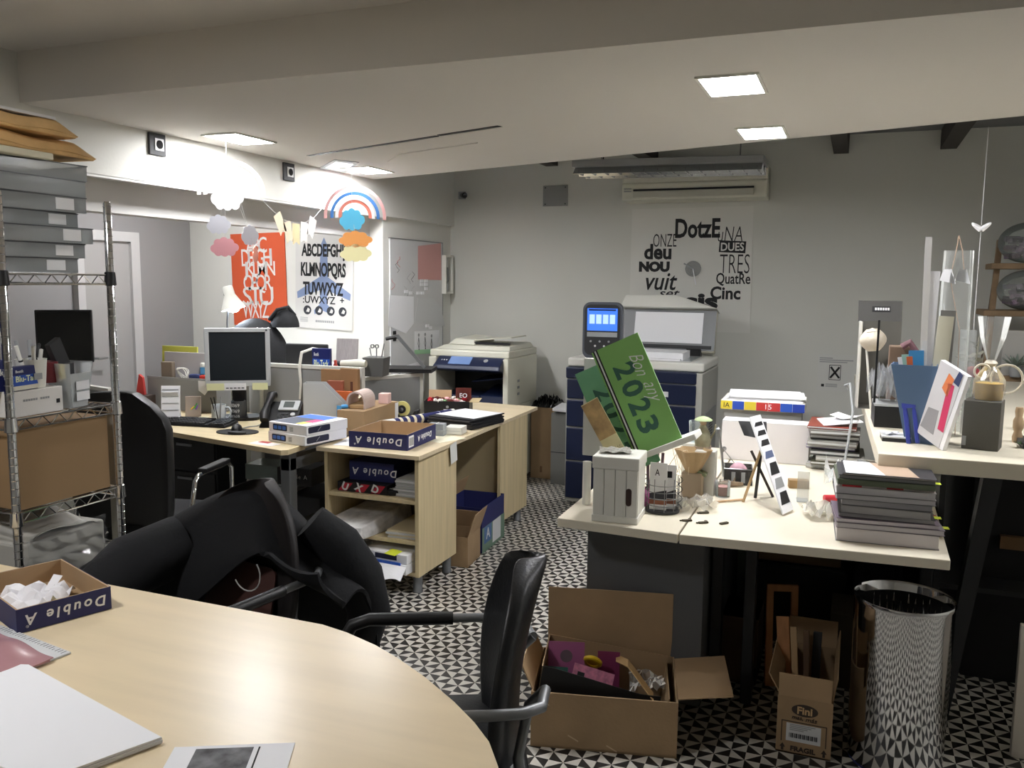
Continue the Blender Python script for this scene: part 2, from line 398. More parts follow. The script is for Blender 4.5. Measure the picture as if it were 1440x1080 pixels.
for i in range(5):
    j = 0.0015 * i
    G().prism([(x + R.uniform(-.003, .003), y + R.uniform(-.003, .003)) for x, y in q], 0.0028 * i, 0.0028 * i + 0.0026).build('sheet', PAPER, ps)
fl_ = thing('printed_flyer', 'white flyer with a grey photograph printed on it, by the table edge', 'flyer', (-0.955, 1.085, 0.741), math.radians(27))
G().prism(rect(0.21, 0.149), 0, 0.0012).build('sheet', PAPER, fl_)
PHO = mat('photo_grey', (96, 96, 98), 0.6, var=0.9, scale=26)
G().prism(rect(0.10, 0.085, cx=-0.015, cy=0.022), 0.0012, 0.0016).build('photograph', PHO, fl_)
G().prism(rect(0.003, 0.09, cx=0.045, cy=0.02), 0.0012, 0.0016).build('rule', INK, fl_)

# ================================================================= visitor chairs
LEATH = mat('black_leather', (30, 31, 33), 0.38, bump=0.08, bscale=120)
def shell(g, w_, h, bow, lean, z0, y0, th=0.035, n=12, top=1.0):
    """curved backrest: front skin, rear skin and rim, rounded outline"""
    def half(v):
        if top < 1:      # egg-shaped shell
            return w_ / 2 * max(.012, 1 - abs((v - .42) / (.585 if v > .42 else .56)) ** 2.1) ** .52
        s = 0.80 + 0.20 * math.sin(min(1, v * 1.5) * PI / 2)
        return w_ / 2 * s * (1 - max(0, (v - 0.72) / 0.28) ** 2.2 * 0.62) * (1 - max(0, (0.12 - v) / 0.12) ** 2 * 0.25)
    def P(u, v, off):
        x = (u - .5) * 2 * half(v)
        y = y0 + lean * v * h + 0.03 * math.sin(PI * v) * -1 - bow * (4 * (u - .5) ** 2) + off
        return (x, y, z0 + v * h)
    a = [[P(i / n, j / n, -th * math.sin(PI * min(max(i / n, .04), .96)) ** .3 * .0) for i in range(n + 1)] for j in range(n + 1)]
    vs = [p for r in a for p in r] + [(p[0], p[1] + th, p[2]) for r in a for p in r]
    m = n + 1; off = m * m; fs = []
    for j in range(n):
        for i in range(n):
            fs.append((j * m + i, j * m + i + 1, (j + 1) * m + i + 1, (j + 1) * m + i)); fs.append((off + j * m + i, off + (j + 1) * m + i, off + (j + 1) * m + i + 1, off + j * m + i + 1))
    for i in range(n):
        fs += [(i, off + i, off + i + 1, i + 1), (n * m + i, n * m + i + 1, off + n * m + i + 1, off + n * m + i)]
        fs += [(i * m, (i + 1) * m, off + (i + 1) * m, off + i * m), (i * m + n, off + i * m + n, off + (i + 1) * m + n, (i + 1) * m + n)]
    return g.add(vs, fs)
def visitor_chair(label, loc, rz, m=LEATH):
    t = thing('visitor_chair', label, 'chair', loc, rz)      # faces local -y
    shell(G(), 0.47, 0.50, 0.06, 0.13, 0.425, 0.185, 0.034, 16, .9).build('backrest', m, t, smooth=True, sub=2)
    G().prism(rect(0.46, 0.46, 0.09, 6), 0.41, 0.465).build('seat', m, t, smooth=True, bevel=0.015)
    for s in (-1, 1):
        x = s * 0.265
        G().tube([(x * 0.55, 0.262, 0.655), (x * 0.86, 0.245, 0.657), (x * .98, 0.20, 0.66), (x, 0.13, 0.66), (x, -0.17, 0.66), (x, -0.215, 0.645), (x, -0.24, 0.60), (x, -0.245, 0.30), (x, -0.245, 0.0)], 0.0125, 10).build('arm_tube', GREYM, t, smooth=True)
        G().tube([(x, 0.055, 0.66), (x, -0.17, 0.66), (x, -0.215, 0.645), (x, -0.242, 0.60)], 0.0175, 10).build('armrest_pad', BLACKP, t, smooth=True)
        G().tube([(x * 0.55, 0.262, 0.655), (x * 0.55, 0.225, 0.62), (x * .6, 0.20, 0.5), (x * 0.9, 0.22, 0.38), (x, 0.245, 0.3), (x, 0.26, 0.0)], 0.0125, 10).build('leg', GREYM, t, smooth=True)
        G().tube([(x, -0.245, 0.395), (x * .9, -0.1, 0.40), (x * .9, 0.15, 0.40)], 0.011, 8).build('seat_rail', GREYM, t, smooth=True)
    return t
visitor_chair('black leather visitor chair with bare armrests beside the rounded table end', (-0.905, 1.745, 0), math.radians(-64))
c2 = visitor_chair('visitor chair with brown lining under a black jacket behind the meeting table', (-1.79, 1.98, 0), math.radians(-9), mat('black_brown', (26, 22, 22), 0.6))
G().prism(rect(0.30, 0.22, 0.03), 0.0, 0.008).build('lining', mat('dark_brown_lining', (70, 42, 36), 0.7), c2, loc=(-0.02, 0.145, 0.56)).rotation_euler = (math.radians(78), 0, 0)
# jacket over the second chair
jk = thing('black_jacket', 'black jacket slung over the chair behind the meeting table', 'jacket', (-1.79, 2.2, 0), math.radians(-6))
JM = mat('black_cloth', (15, 16, 19), 0.85, bump=0.35, bscale=22)
def jacket(u, v):
    x = -0.62 + u * 1.0
    zr = 0.56 + 0.31 * math.exp(-((x + 0.06) / (0.27 if x > -.06 else .38)) ** 2) + 0.02 * math.sin(9 * x) - (0.10 if x < -0.5 else 0)
    ridge_y = 0.02 + 0.03 * math.sin(5 * x)
    fz = 0.46 + 0.28 * max(0, min(1, (x + 0.30) / 0.5)) + 0.03 * math.sin(14 * x)     # front hem
    bz = 0.32 - 0.18 * max(0, min(1, (x + 0.1) / 0.4))                                 # rear hem
    if v < 0.4:
        k = v / 0.4; yy_ = ridge_y - 0.17 + 0.12 * k ** 1.5 + 0.012 * math.sin(17 * x + 5 * v); zz = fz + (zr - fz) * k ** 0.8
    elif v < 0.6:
        k = (v - 0.4) / 0.2; yy_ = ridge_y - 0.05 + 0.12 * k; zz = zr + 0.028 * math.sin(PI * k)
    else:
        k = (v - 0.6) / 0.4; yy_ = ridge_y + 0.07 + 0.10 * k + 0.014 * math.sin(15 * x + 7 * k); zz = zr + (bz - zr) * k
    if x < -0.42: yy_ -= (-(x + 0.42)) * 0.5
    return (x, yy_, zz)
G().grid(jacket, 34, 30).build('body', JM, jk, smooth=True, thick=0.012)
G().tube([(0.20, 0.05, 0.80), (0.27, 0.10, 0.72), (0.31, 0.16, 0.60), (0.33, 0.18, 0.48), (0.30, 0.17, 0.36)], [0.06, 0.075, 0.078, 0.072, 0.06], 14).build('sleeve', JM, jk, smooth=True)
G().tube([(-0.22, -0.10, 0.70), (-0.27, -0.26, 0.665), (-0.28, -0.42, 0.60)], [0.10, 0.10, 0.07], 14).build('front_panel', JM, jk, smooth=True)
G().tube([(-0.28, -0.05, 0.68), (-0.40, -0.10, 0.62), (-0.50, -0.17, 0.56), (-0.57, -0.25, 0.52)], [0.07, 0.085, 0.08, 0.06], 14).build('sleeve', JM, jk, smooth=True)
G().tube(arc((0.13, 0.68), 0.055, -150, 40, 12, y=-0.16), 0.0022, 5).build('cord', mat('pale_cord', (190, 190, 188), 0.7), jk)

# office chair at the computer desk
oc = thing('office_chair', 'tall black office chair with chrome arms in front of the computer desk', 'chair', (-3.0, 3.02, 0), math.radians(14))
shell(G(), 0.50, 0.62, 0.05, -0.10, 0.46, -0.22, 0.06).build('backrest', BLACKP, oc, smooth=True, bevel=0.01)
G().prism(rect(0.50, 0.48, 0.08, 5), 0.40, 0.48).build('seat', mat('black_fabric', (28, 28, 30), 0.9), oc, smooth=True, bevel=0.02)
for s in (-1, 1):
    x = s * 0.275
    G().tube([(x, -0.20, 0.42), (x, -0.22, 0.48), (x, -0.16, 0.67), (x, -0.13, 0.69), (x, 0.15, 0.69), (x, 0.19, 0.66), (x, 0.19, 0.42), (x * .8, 0.1, 0.41)], 0.011, 8).build('arm', CHROME, oc, smooth=True)
    G().bb((x - 0.022, -0.10, 0.692), (x + 0.022, 0.14, 0.715)).build('arm_pad', BLACKP, oc, bevel=0.006)
G().lathe([(0.03, 0.08), (0.03, 0.40)], 12).build('gas_lift', CHROME, oc, smooth=True)
for k in range(5):
    a = k * 2 * PI / 5 + 0.3
    l = G().tube([(0.02 * math.cos(a), 0.02 * math.sin(a), 0.11), (0.29 * math.cos(a), 0.29 * math.sin(a), 0.07)], [0.022, 0.014], 8).build('base_arm', BLACKP, oc, smooth=True)
    G().at((0.29 * math.cos(a), 0.29 * math.sin(a), 0.03), a).tube([(0, -0.018, 0), (0, 0.018, 0)], 0.03, 12).build('castor', BLACKP, l)
# ================================================================= chrome wire shelving at the left
SX, SY0, SY1 = -2.45, 1.872, 2.285
ws = thing('wire_shelving', 'chrome wire shelving unit stacked with trays, boxes and packages', 'shelving unit', (SX, (SY0 + SY1) / 2, 0))
HD = (SY1 - SY0) / 2; XB = -0.75
for x in (0, XB):
    for y in (-HD, HD):
        g = G(); g.lathe([(0.0135, 0.0), (0.0135, 1.825), (0.010, 1.832)], 12, (x, y, 0))
        p = g.build('post', CHROME, ws, smooth=True)
        r_ = G()
        for k in range(70): r_.lathe([(0.0135, 0), (0.0148, 0.001), (0.0148, 0.003), (0.0135, 0.004)], 10, (x, y, 0.06 + k * 0.0254), cap=False)
        r_.build('grooves', CHROME, p, smooth=True)['kind'] = 'stuff'
        for z_ in (0.53, 0.80, 1.105, 1.565): G().lathe([(0.0145, -0.025), (0.021, -0.022), (0.018, 0.022), (0.0145, 0.024)], 12, (x, y, z_)).build('collar', CHROME if z_ < 1.5 else BLACKP, ws, smooth=True)
for z_ in (0.545, 0.815, 1.118, 1.578):
    g = G()
    for zz in (0.0, -0.032):
        for y in (-HD, HD): g.tube([(0, y, z_ + zz), (XB, y, z_ + zz)], 0.0035, 6)
        for x in (0, XB): g.tube([(x, -HD, z_ + zz), (x, HD, z_ + zz)], 0.0035, 6)
    sh = g.build('shelf', CHROME, ws)
    g = G()
    for x in (0, XB):
        for k in range(12):
            a = -HD + 0.02 + k * (2 * HD - 0.04) / 12; b = a + (2 * HD - 0.04) / 12
            g.tube([(x, a, z_ - (0 if k % 2 else 0.032)), (x, b, z_ - (0.032 if k % 2 else 0))], 0.002, 5)
    for k in range(26):
        x = XB * (k + .5) / 26; g.tube([(x, -HD, z_), (x, HD, z_)], 0.0016, 5)
    g.build('wires', CHROME, sh)
# acrylic trays piled on the top shelf
def tray(loc, w_, d, h, rz, label, m=ACRYL, lab=True):
    t = thing('acrylic_tray', label, 'tray', loc, rz, 'clear trays piled on the wire shelving')
    g = G(); th = 0.003
    g.bb((-w_ / 2, -d / 2, 0), (w_ / 2, d / 2, th))
    for a, b in (((-w_ / 2, -d / 2), (w_ / 2, -d / 2 + th)), ((-w_ / 2, d / 2 - th), (w_ / 2, d / 2)), ((-w_ / 2, -d / 2 + th), (-w_ / 2 + th, d / 2 - th)), ((w_ / 2 - th, -d / 2 + th), (w_ / 2, d / 2 - th))):
        g.bb((a[0], a[1], th), (b[0], b[1], h))
    g.build('body', m, t)
    k = G()
    for s in (-1, 1): k.bb((-w_ / 2, s * d / 2 - .004, h), (w_ / 2, s * d / 2 + .004, h + .003)); k.bb((s * w_ / 2 - .004, -d / 2, h), (s * w_ / 2 + .004, d / 2, h + .003))
    k.build('rim', mat('smoky_rim', (78, 80, 82), 0.25), t)
    if lab: G().bb((w_ / 2 + .0005, d / 2 - 0.12, 0.008), (w_ / 2 + 0.002, d / 2 - 0.05, h - 0.004)).build('paper_label', PAPER, t)
    return t
SMOKE = glassy('smoky_acrylic', (208, 211, 212), 0.34, 0.12)
zz = 1.584
words = ('lowest of the pile, right on the shelf', 'second up in the pile', 'third up in the pile', 'fourth up in the pile', 'fifth up in the pile', 'sixth up, jutting out to the right', 'topmost, under the kraft envelopes')
hs = (0.046, 0.046, 0.05, 0.046, 0.05, 0.052, 0.05)
for i in range(7):
    tray((-2.65 + 0.012 * (i % 3), 1.965 + 0.012 * ((i * 2) % 5) + (0.03 if i >= 5 else 0), zz), 0.30, 0.46, hs[i], math.radians((-2, 1, 0, 2, -1, 3, -4)[i]), 'smoky clear acrylic tray, ' + words[i], SMOKE, i in (0, 1, 2, 3, 4))
    zz += hs[i] + 0.0036
# white folder and kraft envelopes on top
t = thing('white_folder', 'white cardboard folder between the clear trays and the kraft envelopes', 'folder', (-2.60, 1.92, zz), math.radians(3))
G().bb((-0.14, -0.22, 0), (0.14, 0.17, 0.022)).build('cover', mat('cream_paper', (236, 230, 206), 0.7), t, bevel=0.004)
zz += 0.023
KR = mat('kraft_paper', (226, 186, 128), 0.7, var=0.15, scale=9, bump=0.2, bscale=12)
for i, (dy, rz, w_) in enumerate(((0.0, 6, 0.50), (-0.05, 2, 0.44))):
    t = thing('kraft_envelope', ('thick kraft envelope with a rounded rolled end atop the clear trays', 'thin kraft envelope with white paper showing, topmost on the shelving')[i], 'envelope', (-2.60, 2.03 + dy, zz), math.radians(rz))
    G().grid(lambda u, v: ((v - .5) * 0.26, (u - .5) * w_, 0.012 + 0.042 * (min(1, 9 * u, 9 * (1 - u)) * min(1, 6 * v, 6 * (1 - v))) ** .5 + 0.004 * math.sin(11 * u + 6 * v)), 24, 14).build('upper_side', KR, t, smooth=True, thick=0.004)
    G().bb((-0.128, -w_ / 2 + .005, 0), (0.128, w_ / 2 - .005, 0.014)).build('lower_side', KR, t, bevel=0.004)
    if i: G().bb((-0.10, -0.1, 0.055), (0.10, 0.16, 0.064)).build('paper_inside', PAPER, t)
    zz += 0.061
# --- second shelf: white carton, cup of pens, adhesive pack, acrylic pen holder
ZS = 1.122
wb = thing('white_carton', 'low white carton with small print under the pen cup on the shelving', 'carton', (-2.53, 1.985, ZS), math.radians(4))
G().bb((-0.06, -0.10, 0), (0.06, 0.10, 0.083)).build('body', mat('carton_white', (222, 219, 214), 0.6), wb, bevel=0.002)
g = G()
for i in range(11):
    if i != 6: g.bb((0.0605, -0.058 + i * 0.0095, 0.048), (0.0612, -0.051 + i * 0.0095, 0.055))
g.build('small_print', GREYP, wb)
G().bb((0.0605, 0.072, 0.028), (0.0615, 0.086, 0.042)).build('mark', INK, wb)
cu = thing('white_cup', 'white plastic cup full of markers and scissors on the shelving', 'cup', (-2.52, 2.01, ZS + 0.084))
G().lathe([(0.040, 0), (0.047, 0.092), (0.048, 0.094), (0.0455, 0.094), (0.0385, 0.003), (0, 0.003)], 22).build('body', WPLAS, cu, smooth=True)
G().at((0.0455, -0.012, 0.03)).bb((-0.001, -0.016, 0), (0.0012, 0.014, 0.02)).build('barcode', GREYP, cu)
for k, (dx, dy, l, m_) in enumerate(((0.01, -0.02, 0.145, 'w'), (0.015, 0.0, 0.135, 'w'), (-0.01, 0.01, 0.15, 'g'), (0.0, 0.02, 0.12, 'w'), (-0.02, -0.01, 0.15, 'g'), (-0.015, 0.02, 0.14, 'k'))):
    mm = {'w': WPLAS, 'g': GREYP, 'k': BLACKP}[m_]
    p = thing('marker', {'w': 'white', 'g': 'grey', 'k': 'black'}[m_] + ' marker standing in the white cup on the shelving', 'marker', (-2.52 + dx, 2.01 + dy, ZS + 0.089), 0, 'markers in the white cup', rx=-dy * 9 - .05 * (k - 3), ry=dx * 8)
    G().lathe([(0.006, 0), (0.007, 0.004), (0.007, l * 0.62), (0.0062, l * .63), (0.0062, l), (0.0, l + .002)], 10).build('barrel', mm, p, smooth=True)
    G().lathe([(0.0072, l * .62), (0.0074, l * .66)], 10).build('ring', BLACKP, p, smooth=True)
BLUE = mat('pack_blue', (34, 78, 170), 0.45); DBL = mat('pack_navy', (26, 34, 92), 0.45)
def tack_pack(loc, rz, label, name='adhesive_pack'):
    t = thing(name, label, 'pack', loc, rz, None)
    G().bb((-0.012, -0.06, 0), (0.012, 0.06, 0.078)).build('card', DBL, t, bevel=0.002)
    G().bb((0.0122, -0.055, 0.016), (0.0132, 0.055, 0.05)).build('wave', BLUE, t)
    G().bb((0.0122, -0.055, 0.002), (0.0132, 0.055, 0.016)).build('base_band', CREAM, t)
    text('brand', 'Blu-Tack', 0.027, mat('pale_lettering', (225, 232, 190), .6), t, (0.0136, 0.0, 0.037), (PI / 2, 0, PI / 2), bold=0.0005)
    text('maker', 'Bostik', 0.013, INKW, t, (0.0136, -0.03, 0.062), (PI / 2, 0, PI / 2))
    return t
tack_pack((-2.487, 1.955, ZS + 0.084), math.radians(8), 'blue adhesive putty pack on the white carton on the shelving')
dk = thing('display_carton', 'tall navy display carton full of putty packs on the shelving', 'carton', (-2.55, 1.87, ZS + 0.084), math.radians(4))
G().bb((-0.05, -0.075, 0), (0.05, 0.035, 0.10)).build('tray', DBL, dk)
G().bb((-0.05, -0.075, 0.10), (-0.046, 0.04, 0.235)).build('back_card', mat('pale_card', (206, 208, 196), .6), dk)
G().bb((-0.0455, -0.075, 0.20), (-0.0445, 0.04, 0.235)).build('back_band', DBL, dk)
for k in range(5): G().bb((-0.036, -0.065 + k * 0.019, 0.1), (0.036, -0.05 + k * 0.019, 0.16)).build('pack', DBL, dk)
text('lettering', 'Blu-Tack', 0.03, INKW, dk, (0.0506, -0.03, 0.06), (PI / 2, 0, PI / 2), bold=.0005)
ah = thing('pen_holder', 'clear acrylic pen holder with white labels on the shelving', 'pen holder', (-2.52, 2.155, ZS), math.radians(10))
G().prism([(-0.035, -0.045), (0.035, -0.045), (0.035, 0.045), (-0.035, 0.045)], 0, 0.003).build('base', ACRYL, ah)
g = G()
for s in (-1, 1):
    g.hexa([(-0.035, s * 0.035, 0.003), (0.035, s * 0.035, 0.003), (0.035, s * 0.038, 0.003), (-0.035, s * 0.038, 0.003), (-0.05, s * 0.055, 0.155), (0.05, s * 0.055, 0.155), (0.05, s * 0.058, 0.155), (-0.05, s * 0.058, 0.155)])
g.hexa([(0.035, -0.036, 0.003), (0.038, -0.036, 0.003), (0.038, 0.036, 0.003), (0.035, 0.036, 0.003), (0.047, -0.054, 0.12), (0.050, -0.054, 0.12), (0.050, 0.054, 0.12), (0.047, 0.054, 0.12)])
g.build('walls', ACRYL, ah)
for z_ in (0.025, 0.062): G().bb((0.049, -0.028, z_), (0.051, 0.034, z_ + 0.03)).build('label_card', PAPER, ah)
G().bb((-0.01, -0.04, 0.1), (0.0, -0.018, 0.15)).build('yellow_box', mat('bright_yellow', (228, 200, 50), .5), ah)
G().bb((-0.01, -0.010, 0.10), (0.01, 0.014, 0.152)).build('black_box', DARKP, ah)
G().at((-0.03, 0.012, 0.13), 0, 0.45).bb((-0.01, -0.028, 0), (0.01, 0.028, 0.11)).build('dark_brush', DARKP, ah)
G().lathe([(0.03, 0.09), (0.032, 0.16), (0.0, 0.165)], 14, (-0.04, -0.05, 0)).build('red_tub', mat('dark_red_plastic', (120, 40, 48), .3), ah, smooth=True)
pf = thing('film_roll', 'crumpled clear film lying at the back of the shelving', 'film', (-2.75, 1.97, ZS + 0.085))
G().bb((-0.08, -0.1, 0), (0.06, 0.05, 0.14)).build('carton', mat('carton_white', (222, 219, 214), .6), pf)
crumple(G().at((0, 0, 0.14)), 0.14, 0.2, 0.05, seed=8).build('film', CLEAR, pf)
# --- third shelf: brown carton
bc = thing('brown_carton', 'big flat-fronted brown carton filling the third shelf of the shelving', 'carton', (-2.66, 2.083, 0.819))
G().bb((-0.19, -0.185, 0), (0.19, 0.175, 0.262)).build('body', mat('cardboard_dim', (150, 122, 88), .85, var=.04, scale=3), bc, bevel=0.003)
G().bb((0.1905, -0.185, 0.0), (0.1925, 0.175, 0.262)).build('front_panel', MATS['cardboard_dim'], bc)
tag(G().bb((-2.52, 2.305, 0.0), (-2.49, 2.333, 1.10)).build('cardboard_sheet', mat('grey_board', (138, 134, 122), .8)), 'grey board standing on edge between the shelving and the office chair', 'board')
# --- fourth shelf: film-wrapped package
pk = thing('wrapped_package', 'white package wrapped in glossy clear film on the lowest shelf', 'package', (-2.64, 2.075, 0.549), math.radians(2))
PKM = mat('package_white', (190, 187, 178), .6)
G().grid(lambda u, v: ((v - .5) * 0.30, (u - .5) * 0.35, 0.02 + 0.195 * (1 - 0.25 * v) * min(1, 6 * u, 6 * (1 - u)) ** .3 + 0.008 * math.sin(8 * u + 5 * v)), 14, 8).build('top_wrap', PKM, pk, smooth=True, thick=0.003)
G().bb((-0.148, -0.172, 0), (0.150, 0.172, 0.150)).build('body', PKM, pk, bevel=0.01)
crumple(G().at((0.156, 0.0, 0.09), 0, 0, PI / 2), 0.17, 0.33, 0.014, seed=5).build('film', glassy('wrap_film', (240, 240, 240), 0.06, 0.06, 1.0), pk)
crumple(G().at((0.1, 0.185, 0.05), 0, PI / 2), 0.12, 0.10, 0.03, seed=6).build('film_end', MATS['wrap_film'], pk)
# ================================================================= side table with open shelves
pt = thing('side_table', 'long pale beech side table with open shelves and grey feet', 'table', (-2.22, 4.53, 0))
def lp(x, y): return (x + 2.22, y - 4.53)
top = [lp(-2.53, 3.615), lp(-1.935, 3.615), lp(-1.985, 5.42), lp(-2.57, 5.46)]
G().prism(top, 0.698, 0.72).build('tabletop', BEECH, pt, bevel=0.002)
def ppan(name, a, b, m=BEECHV, par=pt): return G().bb((a[0] + 2.22, a[1] - 4.53, a[2]), (b[0] + 2.22, b[1] - 4.53, b[2])).build(name, m, par, bevel=0.001)
ppan('side_panel', (-2.505, 3.65, 0.092), (-2.485, 4.08, 0.698)); ppan('side_panel', (-1.978, 3.65, 0.092), (-1.957, 4.08, 0.698))
ppan('back_panel', (-2.485, 4.06, 0.092), (-1.978, 4.08, 0.698), mat('beech_back', (176, 160, 126), .6, var=.06, scale=3))
for z_ in (0.462, 0.255, 0.092): ppan('shelf', (-2.485, 3.655, z_), (-1.978, 4.06, z_ + 0.02))
ppan('side_panel', (-1.995, 4.74, 0.085), (-1.975, 5.20, 0.698)); ppan('side_panel', (-2.54, 4.74, 0.085), (-2.52, 5.20, 0.698))
ppan('rear_panel', (-2.52, 4.78, 0.085), (-1.995, 4.80, 0.698), MATS['beech_back'])
for x, y in ((-2.46, 3.70), (-1.99, 3.70), (-1.99, 4.03), (-2.46, 4.03), (-2.01, 5.12), (-2.5, 5.12)):
    G().lathe([(0.026, 0), (0.026, 0.01), (0.024, 0.012), (0.024, 0.0915)], 14, (x + 2.22, y - 4.53, 0)).build('foot', GREYM, pt, smooth=True)
tag(G().at((-1.944, 4.02, 0.655), 0.02, 0.12).bb((0, -0.04, -0.045), (0.0015, 0.04, 0.06)).build('taped_note', mat('translucent_paper', (226, 226, 220), .5)), 'white slip taped to the long edge of the side table', 'note')
# --- on the side table
paper_tray('carton_lid', 'navy carton lid with a barcode at the near end of the side table', (-2.225, 3.875, 0.7205), math.radians(4), 0.325, 0.36, 0.082)
bl = [o for o in bpy.data.objects if o.name == 'carton_lid.001'][0]
G().bb((0.1642, -0.165, 0.012), (0.1648, -0.105, 0.07)).build('barcode_label', PAPER, bl)
g = G()
for i in range(14): g.bb((0.1648, -0.16 + i * 0.0038, 0.02), (0.1652, -0.1585 + i * 0.0038 + 0.001 * (i % 3), 0.06))
g.build('barcode', GREYP, bl)
SHEET = [((-2.42, 3.80), 0.15, 0.21, 12, 'white sheet beside the navy carton lid on the side table', PAPER), ((-2.06, 4.09), 0.21, 0.20, -20, 'cream sheet under the clear boxes on the side table', mat('cream_sheet', (232, 226, 200), .7))]
for (x, y), a, b, r_, lab, m in SHEET: tag(G().at((x, y, 0.7203), math.radians(r_)).prism(rect(a, b), 0, 0.0008).build('paper_sheet', m), lab, 'paper')
# long brown carton with clutter on it
lc = thing('long_carton', 'long plain brown carton behind the navy lid on the side table', 'carton', (-2.60, 4.245, 0.7205), math.radians(4))
G().bb((-0.085, -0.22, 0), (0.085, 0.22, 0.125)).build('body', CARD, lc, bevel=0.002)
G().bb((0.0852, 0.17, 0.02), (0.0862, 0.215, 0.12)).build('end_label', PAPER, lc)
ar = thing('plastic_arch', 'translucent pinkish arched dispenser on the long brown carton', 'dispenser', (-2.60, 4.16, 0.846), math.radians(10))
PNK = glassy('pinkish_plastic', (226, 205, 196), 0.62, 0.3)
prof = [(math.cos(math.radians(a)) * 0.055, 0.045 + math.sin(math.radians(a)) * 0.055) for a in range(0, 181, 15)]
out_ = [(-0.055, 0)] + prof[::-1] + [(0.055, 0)]
g = G(); inn = [(x * 0.86, max(0.0, z_ * 0.9)) for x, z_ in out_]
n_ = len(out_)
for i in range(n_ - 1):
    q = [(out_[i][0], -0.08, out_[i][1]), (out_[i + 1][0], -0.08, out_[i + 1][1]), (inn[i + 1][0], -0.08, inn[i + 1][1]), (inn[i][0], -0.08, inn[i][1])]
    g.hexa(q + [(x, 0.08, z_) for x, _, z_ in q])
g.build('shell', PNK, ar); G().bb((-0.046, -0.07, 0), (0.046, 0.07, 0.025)).build('roll', mat('tan_roll', (170, 140, 100), .6), ar, bevel=.005)
tag(G().at((-2.56, 4.36, 0.846), .2).bb((-0.03, -0.03, 0), (0.03, 0.03, 0.06)).build('pink_carton', mat('pale_pink', (226, 190, 184), .6), bevel=.003), 'small pale pink carton beside the arched dispenser', 'carton')
bt = thing('blue_tape', 'bright blue folded ribbon on the end of the long brown carton', 'ribbon', (-2.665, 4.06, 0.846))
G().tube([(0, 0, 0.012), (0.03, 0.02, 0.014)], 0.012, 10).build('roll', mat('sky_blue', (72, 150, 205), .5), bt)
G().at((-0.008, -0.02, 0.0)).prism([(-0.015, -0.11), (0.015, -0.11), (0.018, 0.02), (-0.01, 0.02)], 0, 0.003, 'y').build('end', MATS['sky_blue'], bt)
# tape dispenser
td = thing('tape_dispenser', 'black tape dispenser with a yellowed roll on the side table', 'tape dispenser', (-2.50, 4.50, 0.7205), math.radians(18))
G().prism([(-0.085, 0), (0.085, 0), (0.085, 0.075), (0.06, 0.07), (0.045, 0.04), (-0.03, 0.035), (-0.05, 0.06), (-0.085, 0.05)], -0.03, 0.03, 'y').build('base', BLACKP, td, bevel=0.004)
G().at((-0.02, 0, 0.075), 0, PI / 2).lathe([(0.025, -0.012), (0.048, -0.012), (0.048, 0.012), (0.025, 0.012), (0.025, -0.012)], 24, cap=False).build('tape_roll', mat('tape_yellow', (214, 204, 130), .35), td, smooth=True)
G().at((-0.02, 0, 0.075), 0, PI / 2).lathe([(0.012, -0.02), (0.024, -0.02), (0.024, 0.02), (0.012, 0.02), (0.012, -0.02)], 18, cap=False).build('hub', BLACKP, td, smooth=True)
# sweets box
sb = thing('sweets_box', 'open black box of wrapped sweets on the side table', 'box', (-2.42, 4.93, 0.7205), math.radians(18))
g = G(); w_, d, h = 0.29, 0.19, 0.085
g.bb((-w_ / 2, -d / 2, 0), (w_ / 2, d / 2, 0.004))
for a, b in (((-w_ / 2, -d / 2), (w_ / 2, -d / 2 + .004)), ((-w_ / 2, d / 2 - .004), (w_ / 2, d / 2)), ((-w_ / 2, -d / 2), (-w_ / 2 + .004, d / 2)), ((w_ / 2 - .004, -d / 2), (w_ / 2, d / 2))): g.bb((a[0], a[1], 0), (b[0], b[1], h))
g.build('body', BLACKP, sb)
G().bb((w_ / 2, -d / 2, h - .003), (w_ / 2 + 0.06, d / 2, h)).build('flap', mat('tan_card', (190, 170, 130), .7), sb); G().bb((-w_ / 2, d / 2, h), (-w_ / 2 + 0.15, d / 2 + 0.003, h + 0.05)).build('flap', mat('peach_card', (226, 190, 150), .7), sb)
G().bb((-0.02, -d / 2 - 0.001, 0.03), (0.03, -d / 2, 0.034)).build('printed_line', INKW, sb); G().at((0.005, -d / 2 - 0.0008, 0.05), 0, PI / 2).lathe([(0, 0), (0.009, 0), (0.009, 0.0006)], 12).build('printed_mark', GREYP, sb)
R = random.Random(5)
SW = [mat('sweet_red', (190, 40, 52), .3), mat('sweet_white', (235, 228, 220), .35), mat('sweet_green', (96, 140, 84), .35), mat('sweet_pink', (232, 170, 170), .35), mat('sweet_brown', (110, 52, 44), .3)]
col_n = ('red', 'white', 'green', 'pink', 'brown')
for k in range(14):
    c = (0, 1, 1, 2, 4, 3, 1, 0, 4, 4, 3, 1, 2, 0)[k]; x = -0.12 + 0.035 * (k % 7); y = -0.05 + 0.09 * (k // 7) + R.uniform(-.02, .02)
    s = thing('wrapped_sweet', col_n[c] + ' wrapped sweet heaped in the black box', 'sweet', tuple(Matrix.Translation((-2.42, 4.93, 0.7205)) @ Matrix.Rotation(math.radians(18), 4, 'Z') @ Vector((x, y, 0.066 + 0.004 * (k % 3)))), R.uniform(0, 3), 'sweets in the black box', rx=R.uniform(-.3, .3))
    G().tube([(-0.026, 0, 0.012), (-0.017, 0, 0.012), (-0.013, 0, 0.012), (0, 0, 0.012), (0.013, 0, 0.012), (0.017, 0, 0.012), (0.026, 0, 0.012)], [0.010, 0.003, 0.010, 0.014, 0.010, 0.003, 0.010], 8).build('wrapper', SW[c], s)
